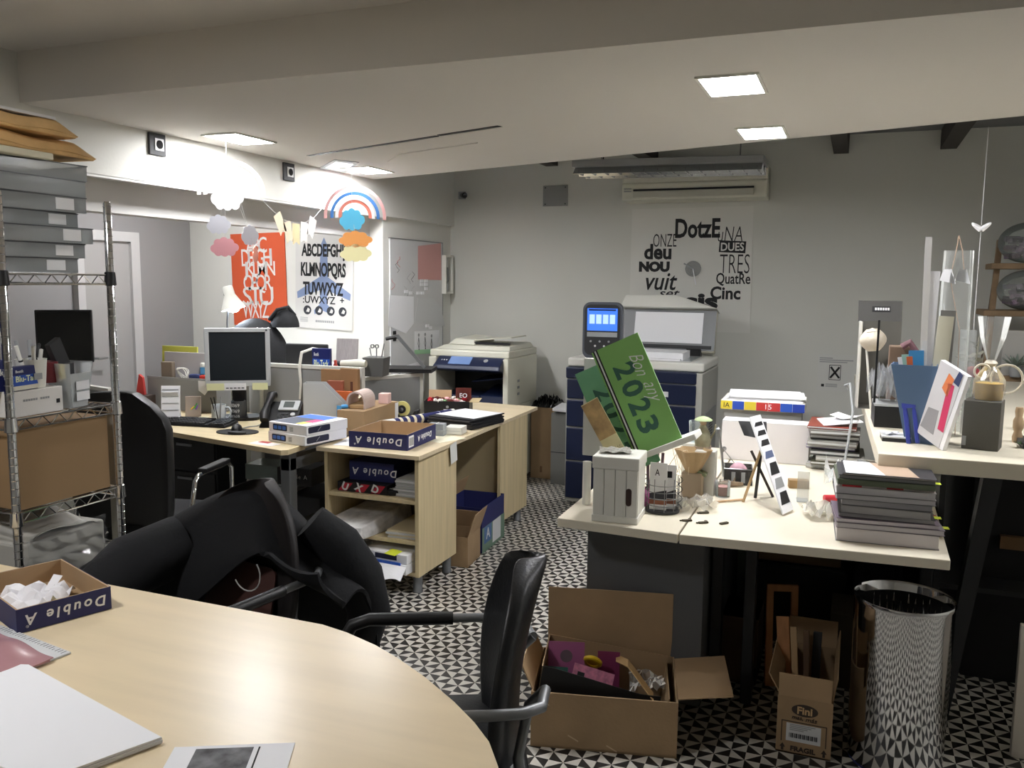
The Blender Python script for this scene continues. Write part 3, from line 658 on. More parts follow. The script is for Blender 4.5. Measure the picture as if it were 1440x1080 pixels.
cp = thing('snack_packet', 'brown snack packet standing in the black box of sweets', 'packet', tuple(Matrix.Translation((-2.42, 4.93, 0.7205)) @ Matrix.Rotation(math.radians(18), 4, 'Z') @ Vector((0.09, 0.03, 0.006))), math.radians(18), rx=-0.12)
G().grid(lambda u, v: ((u - .5) * 0.10, 0.018 * math.sin(PI * u) * math.sin(PI * v), 0.0 + v * 0.15), 8, 8).build('front', SW[4], cp, smooth=True, thick=0.004); text('lettering', 'EO', 0.04, INKW, cp, (0, -0.004, 0.10), bold=.0006)
# blue printed tube, black boards, small boxes
tb = thing('poster_tube', 'navy printed poster tube with white ends lying on the side table', 'tube', (0, 0, 0))
a = Vector((-2.47, 4.16, 0.7495)); b = Vector((-2.30, 4.74, 0.7495)); dd = (b - a)
G().tube([a, b], 0.028, 22).build('tube', NAVYB, tb, smooth=True)
for e0, e1 in ((-0.03, 0.16), (0.965, 1.01)): G().tube([a + dd * e0, a + dd * e1], 0.0288, 22).build('white_end', WPLAS, tb, smooth=True)
for k, e0 in enumerate((0.22, 0.31, 0.40, 0.50)):
    G().tube([a + dd * e0, a + dd * (e0 + 0.035)], 0.02855, 22).build('white_letter_band', mat('cream_ink', (222, 214, 188), .6), tb, smooth=True)
G().tube([a + dd * 0.78, a + dd * 0.785], 0.0286, 22).build('white_ring', INKW, tb, smooth=True)
R = random.Random(9)
for k in range(7):
    t = tag(G().at((-2.135 + R.uniform(-.012, .012), 4.585 + R.uniform(-.015, .015), 0.7208 + k * 0.0078), math.radians(-9 + R.uniform(-3, 3))).bb((-0.16, -0.17, 0), (0.16, 0.17, 0.0072)).build('black_board', mat('black_board', (34, 34, 36), .6)), ('lowest', 'second lowest', 'third lowest', 'middle', 'third highest', 'second highest', 'topmost')[k] + ' black mounting board of the pile on the side table', 'board', 'black boards piled on the side table')
tag(G().at((-2.13, 4.62, 0.776), math.radians(-14)).bb((-0.145, -0.14, 0), (0.145, 0.14, 0.0012)).build('white_card', PAPER), 'white sheet lying on the pile of black boards', 'paper')
cb = thing('clear_boxes', 'pair of banded clear plastic boxes, stacked, on the side table', 'box', (-2.115, 4.165, 0.7212), math.radians(8))
for z_ in (0, 0.034): G().bb((-0.045, -0.03, z_), (0.045, 0.03, z_ + 0.032)).build('box', glassy('grey_clear', (176, 182, 186), 0.6, .15), cb, bevel=.002)
G().bb((-0.002, -0.031, 0), (0.002, 0.031, 0.067)).build('band', PAPERG, cb)
wc = thing('white_case', 'flat white plastic case beside the clear boxes on the side table', 'case', (-2.045, 4.255, 0.7212), math.radians(8))
G().bb((-0.05, -0.05, 0), (0.05, 0.05, 0.042)).build('body', WPLAS, wc, bevel=.004); G().bb((-0.047, -0.0505, 0.02), (0.047, 0.0505, 0.0215)).build('seam', GREYP, wc)
# reams on the desk end
NB = mat('ream_navy', (34, 38, 62), .5)
RB = mat('ream_blue', (70, 120, 205), .5); RP = mat('ream_pink', (226, 70, 130), .5); RGy = mat('ream_grey', (92, 98, 112), .5)
def ream(loc, rz, w_, d, h, label, top=True, group='white reams of paper'):
    t = thing('paper_ream', label, 'ream', loc, rz, group)
    G().bb((-w_ / 2, -d / 2, 0), (w_ / 2, d / 2, h)).build('wrap', PAPER, t, bevel=0.003)
    e = 0.0007
    G().prism(rect(w_ * .38, h * .62, .006, 3, -w_ * .20, h * .5), -d / 2 - e, -d / 2, 'y').build('front_band', NB, t)
    for k in range(3): G().prism(rect(w_ * .09, h * .36, .003, 3, -w_ * .32 + k * w_ * .115, h * .5), -d / 2 - 2 * e, -d / 2 - e, 'y').build('blue_mark', RB, t)
    g = G()
    for k in range(5): g.bb((w_ * .06, -d / 2 - e, h * (.25 + .1 * k)), (w_ * .15, -d / 2, h * (.31 + .1 * k)))
    g.build('small_print', GREYP, t)
    G().prism(rect(d * .52, h * .62, .008, 3, -d * .2, h * .5), w_ / 2, w_ / 2 + e, 'x').build('side_band', NB, t)
    G().tube([(w_ / 2 + e, -d * .24, h * .3), (w_ / 2 + 2 * e, -d * .2, h * .5), (w_ / 2 + e, -d * .16, h * .7)], 0.0009, 4).build('script_mark', PAPERG, t)
    if top:
        G().bb((-w_ / 2 + .01, -d * .45, h), (w_ * .25, d * .1, h + e)).build('grey_panel', RGy, t); G().bb((-w_ / 2 + .01, d * .1, h), (w_ * .3, d * .45, h + e)).build('blue_panel', RB, t)
        G().bb((w_ * .12, -d * .2, h), (w_ * .33, d * .08, h + 1.5 * e)).build('pink_panel', RP, t); G().bb((w_ * .12, -d * .42, h), (w_ * .3, -d * .22, h + 1.5 * e)).build('yellow_panel', mat('lemon', (226, 222, 110), .5), t)
    return t
ream((-2.648, 3.715, 0.7315), math.radians(-11), 0.27, 0.30, 0.052, 'lower white ream of paper on the corner of the computer desk', False)
ream((-2.644, 3.718, 0.784), math.radians(-10), 0.27, 0.30, 0.052, 'upper white ream with a blue and pink top on the computer desk')
# --- inside the shelves of the side table
dbx = thing('dark_carton', 'navy carton with upside-down lettering inside the side table top shelf', 'carton', (-2.29, 3.87, 0.533), math.radians(2))
G().bb((-0.13, -0.12, 0), (0.13, 0.14, 0.10)).build('body', NAVYB, dbx, bevel=.002); text('lettering', 'Double A', 0.052, INKW, dbx, (0.02, -0.1207, 0.05), (PI / 2, PI, 0), bold=.0008, shear=.15, space=1.3)
rx_ = thing('red_carton', 'flat red, black and white printed carton under the navy carton', 'carton', (-2.31, 3.83, 0.4825), math.radians(2))
G().bb((-0.145, -0.14, 0), (0.145, 0.14, 0.05)).build('body', mat('carton_black', (30, 28, 30), .5), rx_, bevel=.002)
g = G()
for k, x in enumerate((-0.14, -0.04, 0.05)): g.at((x, -0.1405, 0)).prism([(0.0, 0.004), (0.05, 0.004), (0.085, 0.046), (0.035, 0.046)], -0.0005, 0, 'y')
g.build('red_stripes', mat('carton_red', (190, 40, 60), .5), rx_)
for ch, x in (('U', -0.10), ('X', -0.02), ('D', 0.075)): text('letter', ch, 0.055, INKW, rx_, (x, -0.1414, 0.025), (PI / 2, 0.4, 0), bold=.002)
ph = thing('handheld_gadget', 'glossy black handheld gadget at the shelf edge of the side table', 'gadget', (-2.135, 3.735, 0.4825), math.radians(-20))
G().prism(circ(0.035, 20, sy=1.35), 0.0, 0.03).build('body', BLACKP, ph, smooth=True, bevel=.008)
g = G(); [g.lathe([(0.006, 0.03), (0.006, 0.0325), (0, 0.0325)], 8, (-0.014 + 0.014 * (k % 3), -0.02 + 0.016 * (k // 3), 0)) for k in range(9)]; g.build('buttons', GREYP, ph)
def pile(name, label, cat, loc, rz, w_, d, n, m, seed=1, th=0.004, jit=.008, group=None):
    t = thing(name, label, cat, loc, rz, group); R = random.Random(seed)
    for k in range(n):
        G().at((R.uniform(-jit, jit), R.uniform(-jit, jit), k * (th + .0004)), R.uniform(-.03, .03)).bb((-w_ / 2, -d / 2, 0), (w_ / 2, d / 2, th)).build('sheet', m[k % len(m)] if isinstance(m, list) else m, t)
    return t
pile('paper_pile', 'pile of grey-white papers in the top shelf of the side table', 'paper pile', (-2.055, 3.86, 0.4825), 0.0, 0.135, 0.30, 12, [PAPERG, PAPER, PAPERG], 4, .007)
pile('envelope_pile', 'flat white envelopes on the middle shelf of the side table', 'envelope', (-2.075, 3.84, 0.2755), 0.06, 0.17, 0.34, 4, [PAPERG, mat('buff_paper', (214, 200, 166), .7)], 5, .009)
wp = thing('paper_packet', 'white marbled paper packet sticking out of the middle shelf', 'packet', (-2.33, 3.80, 0.2755), math.radians(-6))
MARB = mat('marbled_paper', (200, 198, 196), .6, var=.35, scale=14)
G().hexa([(-0.15, -0.22, 0), (0.12, -0.22, 0.0), (0.14, 0.2, 0), (-0.14, 0.2, 0), (-0.15, -0.21, 0.055), (0.10, -0.20, 0.055), (0.13, 0.19, 0.11), (-0.10, 0.19, 0.11)]).build('wrap', MARB, wp, bevel=.006)
G().hexa([(-0.152, -0.232, 0), (0.11, -0.232, 0), (0.11, -0.221, 0), (-0.152, -0.221, 0), (-0.152, -0.232, 0.055), (0.09, -0.232, 0.05), (0.09, -0.221, 0.05), (-0.152, -0.221, 0.055)]).build('front_fold', PAPER, wp)
G().at((0.0, -0.235, -0.001), 0, 0.15).prism([(-0.06, -0.02), (0.08, -0.026), (0.05, 0.02), (-0.04, 0.02)], 0, .0008).build('loose_corner', PAPER, wp)
fp = thing('film_packet', 'crumpled white and blue film packet on the bottom shelf', 'packet', (-2.385, 3.80, 0.1125), 0.0)
crumple(G().at((0, 0, 0.03)), 0.18, 0.26, 0.07, 8, 12).build('film', mat('film_white', (206, 206, 208), .35), fp); G().bb((-0.085, -0.12, 0), (0.085, 0.12, 0.035)).build('core', PAPERG, fp, bevel=.01)
G().at((0.02, -0.06, 0.09), .6, .2).bb((-0.03, -0.05, 0), (0.03, 0.05, 0.006)).build('blue_print', NAVYB, fp)
op = thing('torn_ream', 'torn open white ream with a blue stripe on the bottom shelf', 'ream', (-2.12, 3.80, 0.1125), math.radians(-4))
G().bb((-0.14, -0.19, 0), (0.13, 0.2, 0.05)).build('lower_sheets', PAPER, op, bevel=.003)
G().bb((-0.14, -0.18, 0.051), (0.13, 0.2, 0.10)).build('upper_wrap', PAPER, op, bevel=.004)
G().bb((-0.13, -0.1985, 0.046), (0.10, -0.1905, 0.062)).build('blue_stripe', mat('stripe_blue', (42, 92, 190), .5), op); G().bb((-0.06, -0.1812, 0.066), (0.07, -0.1802, 0.092)).build('navy_label', NB, op)
G().grid(lambda u, v: (-0.15 + 0.29 * u, -0.20 - 0.055 * v, 0.05 - 0.06 * v + .012 * math.sin(9 * u) * v), 10, 5).build('torn_flap', PAPER, op, thick=.0012)
G().at((-0.04, -0.235, -0.02), -.2, .5).prism([(-0.10, -0.05), (0.05, -0.075), (0.03, 0.02), (-0.1, 0.02)], 0, .0008).build('hanging_sheet', PAPER, op)
tag(G().at((-2.09, 3.63, 0.2135), -.2, .15).bb((-0.035, -0.03, 0), (0.035, 0.03, .0012)).build('sticky_note', mat('neon_yellow', (214, 226, 60), .6)), 'neon yellow sticky note on the torn ream', 'note')
# --- cartons on the floor beside the side table
def open_carton(name, label, loc, rz, w_, d, h, m=CARD, mi=CARDIN, flaps=(), th=.005, cat='carton'):
    t = thing(name, label, cat, loc, rz)
    g = G(); g.bb((-w_ / 2, -d / 2, 0), (w_ / 2, d / 2, th))
    g.build('base', mi, t)
    for a, b in (((-w_ / 2, -d / 2), (w_ / 2, -d / 2 + th)), ((-w_ / 2, d / 2 - th), (w_ / 2, d / 2)), ((-w_ / 2, -d / 2 + th), (-w_ / 2 + th, d / 2 - th)), ((w_ / 2 - th, -d / 2 + th), (w_ / 2, d / 2 - th))):
        G().bb((a[0], a[1], 0), (b[0], b[1], h)).build('side', m, t)
    for side, ang, ln in flaps:
        a = math.radians(ang); q = G()
        if side == 'f': q.at((0, -d / 2, h), 0, -a).bb((-w_ / 2, 0, 0), (w_ / 2, th * .6, ln))
        if side == 'b': q.at((0, d / 2 - th * .6, h), 0, a).bb((-w_ / 2, 0, 0), (w_ / 2, th * .6, ln))
        if side == 'r': q.at((w_ / 2 - th * .6, 0, h), 0, 0, a).bb((0, -d / 2, 0), (th * .6, d / 2, ln))
        if side == 'l': q.at((-w_ / 2, 0, h), 0, 0, -a).bb((0, -d / 2, 0), (th * .6, d / 2, ln))
        q.build('flap', mi, t)
    return t
nb = open_carton('navy_carton', 'navy and green printed carton open on the floor beside the side table', (-2.08, 4.56, 0.0), math.radians(3), 0.27, 0.38, 0.27, NAVYB, CARDIN, (('l', -20, .10),))
G().bb((0.136, -0.19, 0.0), (0.138, 0.19, 0.15)).build('green_side', mat('muted_green', (110, 134, 116), .6), nb); G().bb((0.1382, -0.16, 0.05), (0.139, -0.04, 0.15)).build('blue_print', mat('muted_blue', (80, 110, 150), .6), nb); G().bb((0.1382, -0.02, 0.02), (0.139, 0.12, 0.15)).build('white_print', PAPERG, nb)
text('printed_letter', 'A', .09, PAPERG, nb, (0.1396, -0.10, .10), (PI / 2, 0, PI / 2), bold=.001)
open_carton('open_carton', 'plain brown open carton on the floor in front of the navy one', (-2.03, 4.225, 0.0), math.radians(6), 0.22, 0.22, 0.17, CARD, CARDIN, (('r', 18, .14), ('b', 12, .10)))
# ================================================================= computer desk
ds = thing('computer_desk', 'maple computer desk on grey metal legs', 'desk', (-3.2, 3.95, 0))
def dl(x, y): return (x + 3.2, y - 3.95)
G().prism([dl(-4.25, 3.74), dl(-3.5, 3.60), dl(-2.60, 3.42), dl(-2.575, 3.445), dl(-2.585, 3.60), dl(-2.605, 3.62), dl(-2.605, 4.30), dl(-4.25, 4.34)], 0.703, 0.73).build('tabletop', MAPLE, ds, bevel=.002)
for x, y in ((-2.66, 3.56), (-2.66, 4.2), (-3.95, 4.2), (-3.95, 3.82)): G().bb((x + 3.2 - .03, y - 3.95 - .03, 0), (x + 3.2 + .03, y - 3.95 + .03, 0.703)).build('leg', GREYM, ds, bevel=.006)
G().bb((0.51, -0.42, 0.60), (0.57, 0.28, 0.66)).build('side_rail', GREYM, ds); G().bb((0.50, -0.36, 0.28), (0.58, 0.24, 0.30)).build('cable_shelf', GREYM, ds)
G().bb((-0.75, 0.20, 0.62), (0.51, 0.24, 0.68)).build('cross_rail', GREYM, ds)
# grey screens standing behind the desk
SCR = mat('screen_fabric', (142, 143, 143), .8, bump=.1, bscale=200); RAIL = mat('screen_rail', (206, 206, 200), .45)
def screen(label, loc, rz, w_, h, z0=0.0):
    t = thing('desk_screen', label, 'desk screen', loc, rz)
    G().bb((-w_ / 2, -0.015, z0), (w_ / 2, 0.015, h)).build('panel', SCR, t); G().bb((-w_ / 2 - .012, -0.02, h), (w_ / 2 + .012, 0.02, h + 0.022)).build('top_rail', RAIL, t)
    for s in (-1, 1): G().bb((s * w_ / 2 - .012, -0.02, 0.0), (s * w_ / 2 + .012, 0.02, h)).build('post', RAIL, t)
    return t
screen('grey fabric screen with a pale rail behind the monitor and phone', (-3.12, 4.42, 0), math.radians(1), 0.72, 1.02)
screen('grey fabric screen set back at an angle beside the whiteboard wall', (-2.83, 4.82, 0), math.radians(62), 0.55, 0.93)
screen('low grey screen with a white rail by the far grey wall', (-4.62, 4.05, 0), math.radians(-14), 0.66, 0.86)
ou = thing('desk_organiser', 'grey desk organiser cabinet holding folders left of the monitor', 'organiser', (-3.98, 4.27, 0.7305), math.radians(2))
G().bb((-0.24, -0.07, 0), (0.30, 0.07, 0.20)).build('body', SCR, ou, bevel=.004); G().bb((-0.24, -0.07, 0.2), (0.3, -0.064, 0.212)).build('lip', GREYP, ou)
G().at((0.20, -0.0715, 0.15)).prism([(-0.035, 0.05), (0.035, 0.05), (0.036, -0.01), (0.012, -0.04), (-0.034, -0.012)], -.001, 0, 'y').build('paper_slip', PAPER, ou)
ZO = 0.931
LEM = mat('lemon_folder', (208, 206, 90), .6)
tag(G().at((-4.0, 4.31, ZO), math.radians(2), -.05).bb((-0.20, 0, 0), (0.08, 0.012, 0.20)).build('yellow_folder', LEM, bevel=.002), 'lemon yellow folder upright on the grey desk organiser', 'folder')
tag(G().at((-3.96, 4.285, ZO), math.radians(4), -.04).bb((-0.19, 0, 0), (0.12, 0.014, 0.165)).build('grey_folder', mat('pale_grey_folder', (190, 186, 186), .6), bevel=.002), 'pale grey folder in front of the lemon folder', 'folder')
tag(G().at((-4.08, 4.245, ZO), 0.1).bb((-0.05, -0.02, 0), (0.035, 0.015, 0.105)).build('brown_notebook', mat('taupe', (134, 120, 104), .7), bevel=.006), 'taupe notebook leaning on the folders of the desk organiser', 'notebook')
cz = thing('coiled_cable', 'coiled white cable lying on the desk organiser', 'cable', (-3.96, 4.235, ZO))
for k in range(3): G().tube([(0.04 * math.cos(a * .4 + k), 0.012 * math.sin(a * .8 + k), 0.035 + 0.035 * math.sin(a * .4 + k * .5)) for a in range(16)], .003, 6, closed=True).build('loop', WPLAS, cz, smooth=True)
tag(G().at((-3.87, 4.245, ZO), .2).bb((-0.04, -0.02, 0), (0.04, 0.02, 0.035)).build('navy_pouch', mat('navy_cloth', (52, 62, 104), .8), bevel=.012), 'small navy pouch on the desk organiser', 'pouch')
tag(G().at((-3.79, 4.245, ZO), .1).bb((-0.032, -0.02, 0), (0.032, 0.02, 0.03)).build('red_tin', mat('tin_red', (214, 62, 50), .4), bevel=.005), 'small red tin on the desk organiser beside the monitor', 'tin')
ub = thing('white_tub', 'white tub with a sky blue label on the desk organiser', 'tub', (-3.82, 4.285, ZO))
G().lathe([(0.032, 0), (0.034, .1), (0.03, .105), (0, .105)], 16).build('body', WPLAS, ub, smooth=True); G().at((0.012, -0.0345, 0.055), .3).bb((-0.022, 0, -0.02), (0.022, 0.002, 0.025)).build('label', mat('label_blue', (84, 156, 206), .5), ub)
tag(G().at((-4.20, 4.12, 0.7305), .2).prism([(-0.03, 0), (0.03, 0), (0.02, 0.11), (-0.005, 0.13)], -.01, .01, 'y').build('red_card', mat('card_red', (186, 62, 58), .6)), 'red card standing at the end of the desk organiser', 'card').location = (0, 0, 0.10)
tag(G().bb((-4.27, 4.06, 0.7305), (-4.13, 4.17, 0.829)).build('dark_box', mat('dark_brown_box', (58, 48, 44), .6), bevel=.003), 'dark brown box under the red card on the computer desk', 'box')
# monitor
mo = thing('computer_monitor', 'silver-framed computer monitor, switched off, on the computer desk', 'monitor', (-3.415, 4.105, 0.7305), math.radians(34))
SIL = mat('silver_plastic', (186, 189, 190), .38, .2)
mz = 0.20
bz_ = G()
for a, b in (((-.185, mz), (.185, mz + .035)), ((-.185, mz + .325), (.185, mz + .348)), ((-.185, mz + .035), (-.160, mz + .325)), ((.160, mz + .035), (.185, mz + .325))): bz_.bb((a[0], -.03, a[1]), (b[0], 0.0, b[1]))
bz_.build('bezel', SIL, mo, bevel=.003); G().bb((-.160, -.024, mz + .035), (.160, -.01, mz + .325)).build('screen', mat('dark_screen', (34, 38, 42), .22), mo)
G().hexa([(-.18, 0, mz + .005), (.18, 0, mz + .005), (.13, .06, mz + .06), (-.13, .06, mz + .06), (-.18, 0, mz + .343), (.18, 0, mz + .343), (.13, .06, mz + .30), (-.13, .06, mz + .30)]).build('rear_shell', BLACKP, mo)
G().bb((-.04, .0, .0), (.04, .035, mz + .1)).build('stand', BLACKP, mo, bevel=.004); G().prism(rect(.24, .18, .05), 0, .018).build('foot', BLACKP, mo)
G().lathe([(0.005, 0), (0.005, .003)], 10).build('badge', BLACKP, mo, loc=(.168, -.031, mz + .336)).rotation_euler = (PI / 2, 0, 0)
for x, w_, m in ((-.13, .10, mat('note_yellow', (226, 228, 180), .7)), (-.02, .13, PAPER), (.125, .09, mat('note_yellow', (226, 228, 180), .7))): G().at((x, -.033, mz + .012), 0, .15).bb((-w_ / 2, 0, -.035), (w_ / 2, .001, .008)).build('paper_note', m, mo)
g = G(); [g.bb((-.07 + .022 * k, -.0372, mz - .012), (-.054 + .022 * k, -.0362, mz - .006)) for k in range(5)]; g.build('note_print', INK, mo)
# keyboard, mouse, pad
kb = thing('keyboard', 'black keyboard in front of the monitor', 'keyboard', (-3.5003, 3.8376, 0.73), math.radians(9))
G().hexa([(-.225, -.075, .001), (.225, -.075, .001), (.225, .075, .001), (-.225, .075, .001), (-.22, -.07, .014), (.22, -.07, .014), (.22, .07, .026), (-.22, .07, .026)]).build('case', BLACKP, kb, bevel=.003)
g = G()
for r_ in range(6):
    for c in range(21):
        if c in (15,): continue
        y = -.058 + r_ * .0225; z_ = .0165 + (y + .07) / .14 * .011; g.bb((-.212 + c * .0202, y - .008, z_), (-.196 + c * .0202, y + .008, z_ + .006))
kk = g.build('keys', DARKP, kb); kk['kind'] = 'stuff'
mpd = thing('mouse_pad', 'oval black mouse pad with a wrist rest on the computer desk', 'mouse pad', (-3.1222, 3.731, 0.73), .15)
G().prism(circ(.12, 28, sy=.72), .001, .005).build('mat', BLACKP, mpd); G().prism(circ(.055, 20, .03, -.055, .4), .005, .016).build('wrist_rest', DARKP, mpd, bevel=.004)
ms = thing('computer_mouse', 'black computer mouse on the oval pad', 'mouse', tuple(Vector((-3.1552, 3.765, 0.73)) + Vector((0, 0, .0055))), .5)
def dome(rx, ry, h, n=10): return lambda u, v: (rx * math.cos(2 * PI * u) * math.cos(v * PI / 2), ry * math.sin(2 * PI * u) * math.cos(v * PI / 2), h * math.sin(v * PI / 2))
G().grid(dome(.03, .052, .035), 16, 8).build('shell', BLACKP, ms, smooth=True); G().at((0, .025, .028), 0, 0, PI / 2).lathe([(0.008, -.004), (0.008, .004)], 10).build('wheel', GREYP, ms)
tag(G().tube([Vector((-3.1639, 3.8054, 0.735)), Vector((-3.1669, 3.8817, 0.735)), Vector((-3.139, 3.9213, 0.735)), Vector((-3.1807, 4.0381, 0.735))], .003, 6).build('mouse_cable', GREYP, smooth=True), 'thin grey mouse cable on the computer desk', 'cable')
tag(G().at((-2.9735, 3.9751, 0.7305), .4).prism(rect(.05, .03), 0, .0008).build('pink_slip', mat('slip_pink', (226, 140, 120), .6)), 'small pink paper slip on the desk below the phone', 'paper')
tag(G().at((-2.7784, 3.523, 0.7305), -.1).prism(rect(.16, .07), 0, .0008).build('red_leaflet', [mat('leaflet', (232, 226, 222), .6)]), 'white leaflet poking out beside the reams on the desk', 'leaflet')
tag(G().at((-2.7963, 3.5517, 0.7315), -.1).prism(rect(.07, .035), 0, .0008).build('red_card', [MATS['card_red']]), 'red card lying on the white leaflet by the reams', 'card')
def mug(loc, r, h, m, label, rz=0, handle=True):
    t = thing('mug', label, 'mug', loc, rz)
    G().lathe([(r * .93, 0), (r, .006), (r, h), (r - .003, h), (r - .004, .006), (0, .006)], 26).build('body', m, t, smooth=True)
    if handle: G().tube([(r - .002, 0, h * .82), (r + .02, 0, h * .85), (r + .032, 0, h * .65), (r + .03, 0, h * .35), (r + .016, 0, h * .18), (r - .002, 0, h * .2)], .005, 8).build('handle', m, t, smooth=True)
    return t
m1 = mug((-3.4903, 4.0107, 0.73), .042, .095, mat('silver_mug', (206, 212, 216), .3, var=.12, scale=30), 'silver-grey mug holding pens in front of the monitor', .3)
for k, (a, b) in enumerate(((-.02, .35), (-.012, .2), (.015, -.1))): 
    p = thing('pen', ('black pen leaning furthest out of the silver-grey mug', 'black pen in the middle of the silver-grey mug', 'grey pen upright in the silver-grey mug')[k], 'pen', tuple(Vector((-3.4612, 3.9772, 0.737)) + Vector((a * .5, 0, .0))), .3, ry=-b * .8)
    G().lathe([(.001, 0), (.004, .01), (.004, .135), (.003, .14)], 8).build('barrel', GREYP if k == 2 else BLACKP, p, smooth=True)
m2 = mug((-3.4021, 4.0815, 0.73), .042, .115, mat('lettered_cup', (70, 72, 74), .4), 'dark cup printed all over with pale numerals beside the silver mug', .2, False)
for r_ in range(3):
    for k in range(4):
        a = -2.1 + k * .33; text('numeral', '0369'[k], .028, PAPERG, m2, (.0428 * math.cos(a), .0428 * math.sin(a), .022 + r_ * .034), (PI / 2, 0, a + PI / 2))
m3 = mug((-2.9979, 4.2146, 0.73), .043, .092, WPLAS, 'white mug with a bicycle drawing beside the phone', 2.4)
def onmug(t, pts, r, closed=False, name='drawing'): G().tube([((.0434) * math.cos(a), .0434 * math.sin(a), z_) for a, z_ in pts], r, 5, closed=closed).build(name, INK, t)
a0 = -3.1
for c in (-.34, .34): onmug(m3, [(a0 + c + .28 * math.cos(k * PI / 6), .032 + .014 * math.sin(k * PI / 6)) for k in range(12)], .0016, True, 'bicycle_wheel')
onmug(m3, [(a0 - .34, .032), (a0 - .1, .06), (a0 + .25, .06), (a0 + .34, .032)], .0016, False, 'bicycle_frame'); onmug(m3, [(a0 - .1, .06), (a0 + .05, .034), (a0 + .25, .06), (a0 + .2, .074)], .0016, False, 'bicycle_frame')
# pad with ruled lines, small photo block, calendar
cp_ = thing('card_rack', 'white stepped card rack with grey lines at the end of the keyboard', 'card rack', (-3.6893, 3.8313, 0.73), math.radians(30))
G().at((0, 0, 0), 0, -.16).bb((-.052, -.006, 0), (.052, .006, .215)).build('panel', PAPER, cp_); G().at((0, .075, 0), 0, .35).bb((-.045, -.003, 0), (.045, .003, .19)).build('strut', PAPER, cp_)
for k in range(5): G().at((0, 0, 0), 0, -.16).bb((-.045, -.009, .03 + k * .04), (.045, -.006, .034 + k * .04)).build('line', GREYP, cp_)
pb_ = thing('photo_block', 'taupe block with a bright zigzag chart leaning on the organiser', 'block', (-3.7196, 4.0503, 0.73), math.radians(32), rx=-.1)
G().bb((-.045, -.012, 0), (.045, .012, .125)).build('body', mat('taupe_card', (150, 138, 128), .6), pb_, bevel=.003)
for (a, b, m) in ((( -.012, .045), (.008, .065), mat('zig_yellow', (226, 190, 60), .5)), ((.008, .05), (.026, .082), mat('zig_green', (80, 170, 90), .5)), ((.018, .045), (.03, .07), mat('zig_violet', (130, 90, 190), .5))): G().tube([(a[0], -.0135, a[1]), (b[0], -.0135, b[1])], .004, 5).build('zigzag', m, pb_)
tag(G().at((-3.5852, 3.9914, 0.7305)).lathe([(.014, .0), (.03, .0), (.03, .016), (.014, .016), (.014, 0)], 20, cap=False).build('tape_roll', mat('ivory_tape', (216, 210, 180), .5), smooth=True), 'small ivory roll of tape behind the keyboard', 'tape')
# desk phone
dp = thing('desk_phone', 'black desk telephone with a display beside the monitor', 'telephone', (-3.0414, 4.0265, 0.73), math.radians(20))
G().hexa([(-.11, -.10, 0), (.11, -.10, 0), (.11, .09, 0), (-.11, .09, 0), (-.10, -.09, .025), (.10, -.09, .025), (.10, .07, .13), (-.10, .07, .13)]).build('base', BLACKP, dp, bevel=.004)
G().tube([(-.075, -.105, .045), (-.082, -.08, .075), (-.085, 0, .125), (-.082, .06, .165), (-.07, .085, .165)], [.024, .027, .018, .026, .022], 12).build('handset', BLACKP, dp, smooth=True)
sl = math.atan2(.105, .16)
def onphone(x0, y0, x1, y1, h, name, m): return G().at((0, -.09, .0255), 0, sl).bb((x0, y0, 0), (x1, y1, h)).build(name, m, dp, bevel=.001)
onphone(-.025, .105, .09, .185, .012, 'display_frame', SIL); 
dpl = onphone(0.0, .125, .06, .175, .0135, 'display', mat('lcd', (92, 98, 96), .2))
g = G().at((0, -.09, .0255), 0, sl); [g.bb((-.02 + .022 * (k % 3), .01 + .02 * (k // 3), 0), (-.004 + .022 * (k % 3), .024 + .02 * (k // 3), .006)) for k in range(12)]; g.build('keypad', DARKP, dp)
G().at((0, -.09, .0255), 0, sl).lathe([(.014, 0), (.014, .006), (0, .007)], 14, (.066, .075, 0)).build('navigation_key', SIL, dp, smooth=True)
tag(G().at(tuple(Vector((-3.0396, 4.1949, 0.73))), .3).tube([(0, 0, .004), (-.012, 0, .12)], .005, 8).build('orange_pen', mat('pen_orange', (222, 150, 50), .5)), 'orange pen leaning between the phone and the bicycle mug', 'pen')
# grey magazine holder, kraft bags and orange wallet
mh = thing('magazine_holder', 'grey plastic magazine holder with a sloping side at the desk end', 'magazine holder', (-2.80, 4.13, 0.7305), math.radians(22))
prof = [(-.13, 0), (.13, 0), (.13, .10), (-.02, .25), (-.13, .25)]
for y in (-.045, .042): G().prism(prof, y, y + .003, 'y').build('side', mat('pale_grey_plastic', (176, 178, 178), .45), mh)
G().bb((-.13, -.045, 0), (.13, .045, .003)).build('base', MATS['pale_grey_plastic'], mh); G().bb((-.133, -.045, 0), (-.13, .045, .25)).build('spine', MATS['pale_grey_plastic'], mh)
BR1 = mat('kraft_brown', (146, 112, 78), .75)
for k, (x, y, w_, h, r_, lab) in enumerate(((-2.93, 4.365, .14, .30, 3, 'brown kraft bag lettered T standing left of its twin behind the orange wallet'), (-2.80, 4.362, .13, .31, -4, 'brown kraft bag lettered I standing right of its twin behind the orange wallet'))):
    t = thing('kraft_bag', lab, 'bag', (x, y, 0.7305), math.radians(r_)); G().bb((-w_ / 2, -.012, 0), (w_ / 2, .012, h)).build('body', BR1, t, bevel=.003); text('letter', 'TI'[k], .16, mat('bag_print', (84, 50, 36), .7), t, (.02, -.0126, h * .55), bold=.001)
tag(G().at((-2.86, 4.30, 0.7305), .15).bb((-.05, -.012, 0), (.05, .012, .24)).build('reddish_folder', mat('red_brown', (150, 88, 66), .6), bevel=.002), 'red-brown folder between the kraft bags', 'folder')
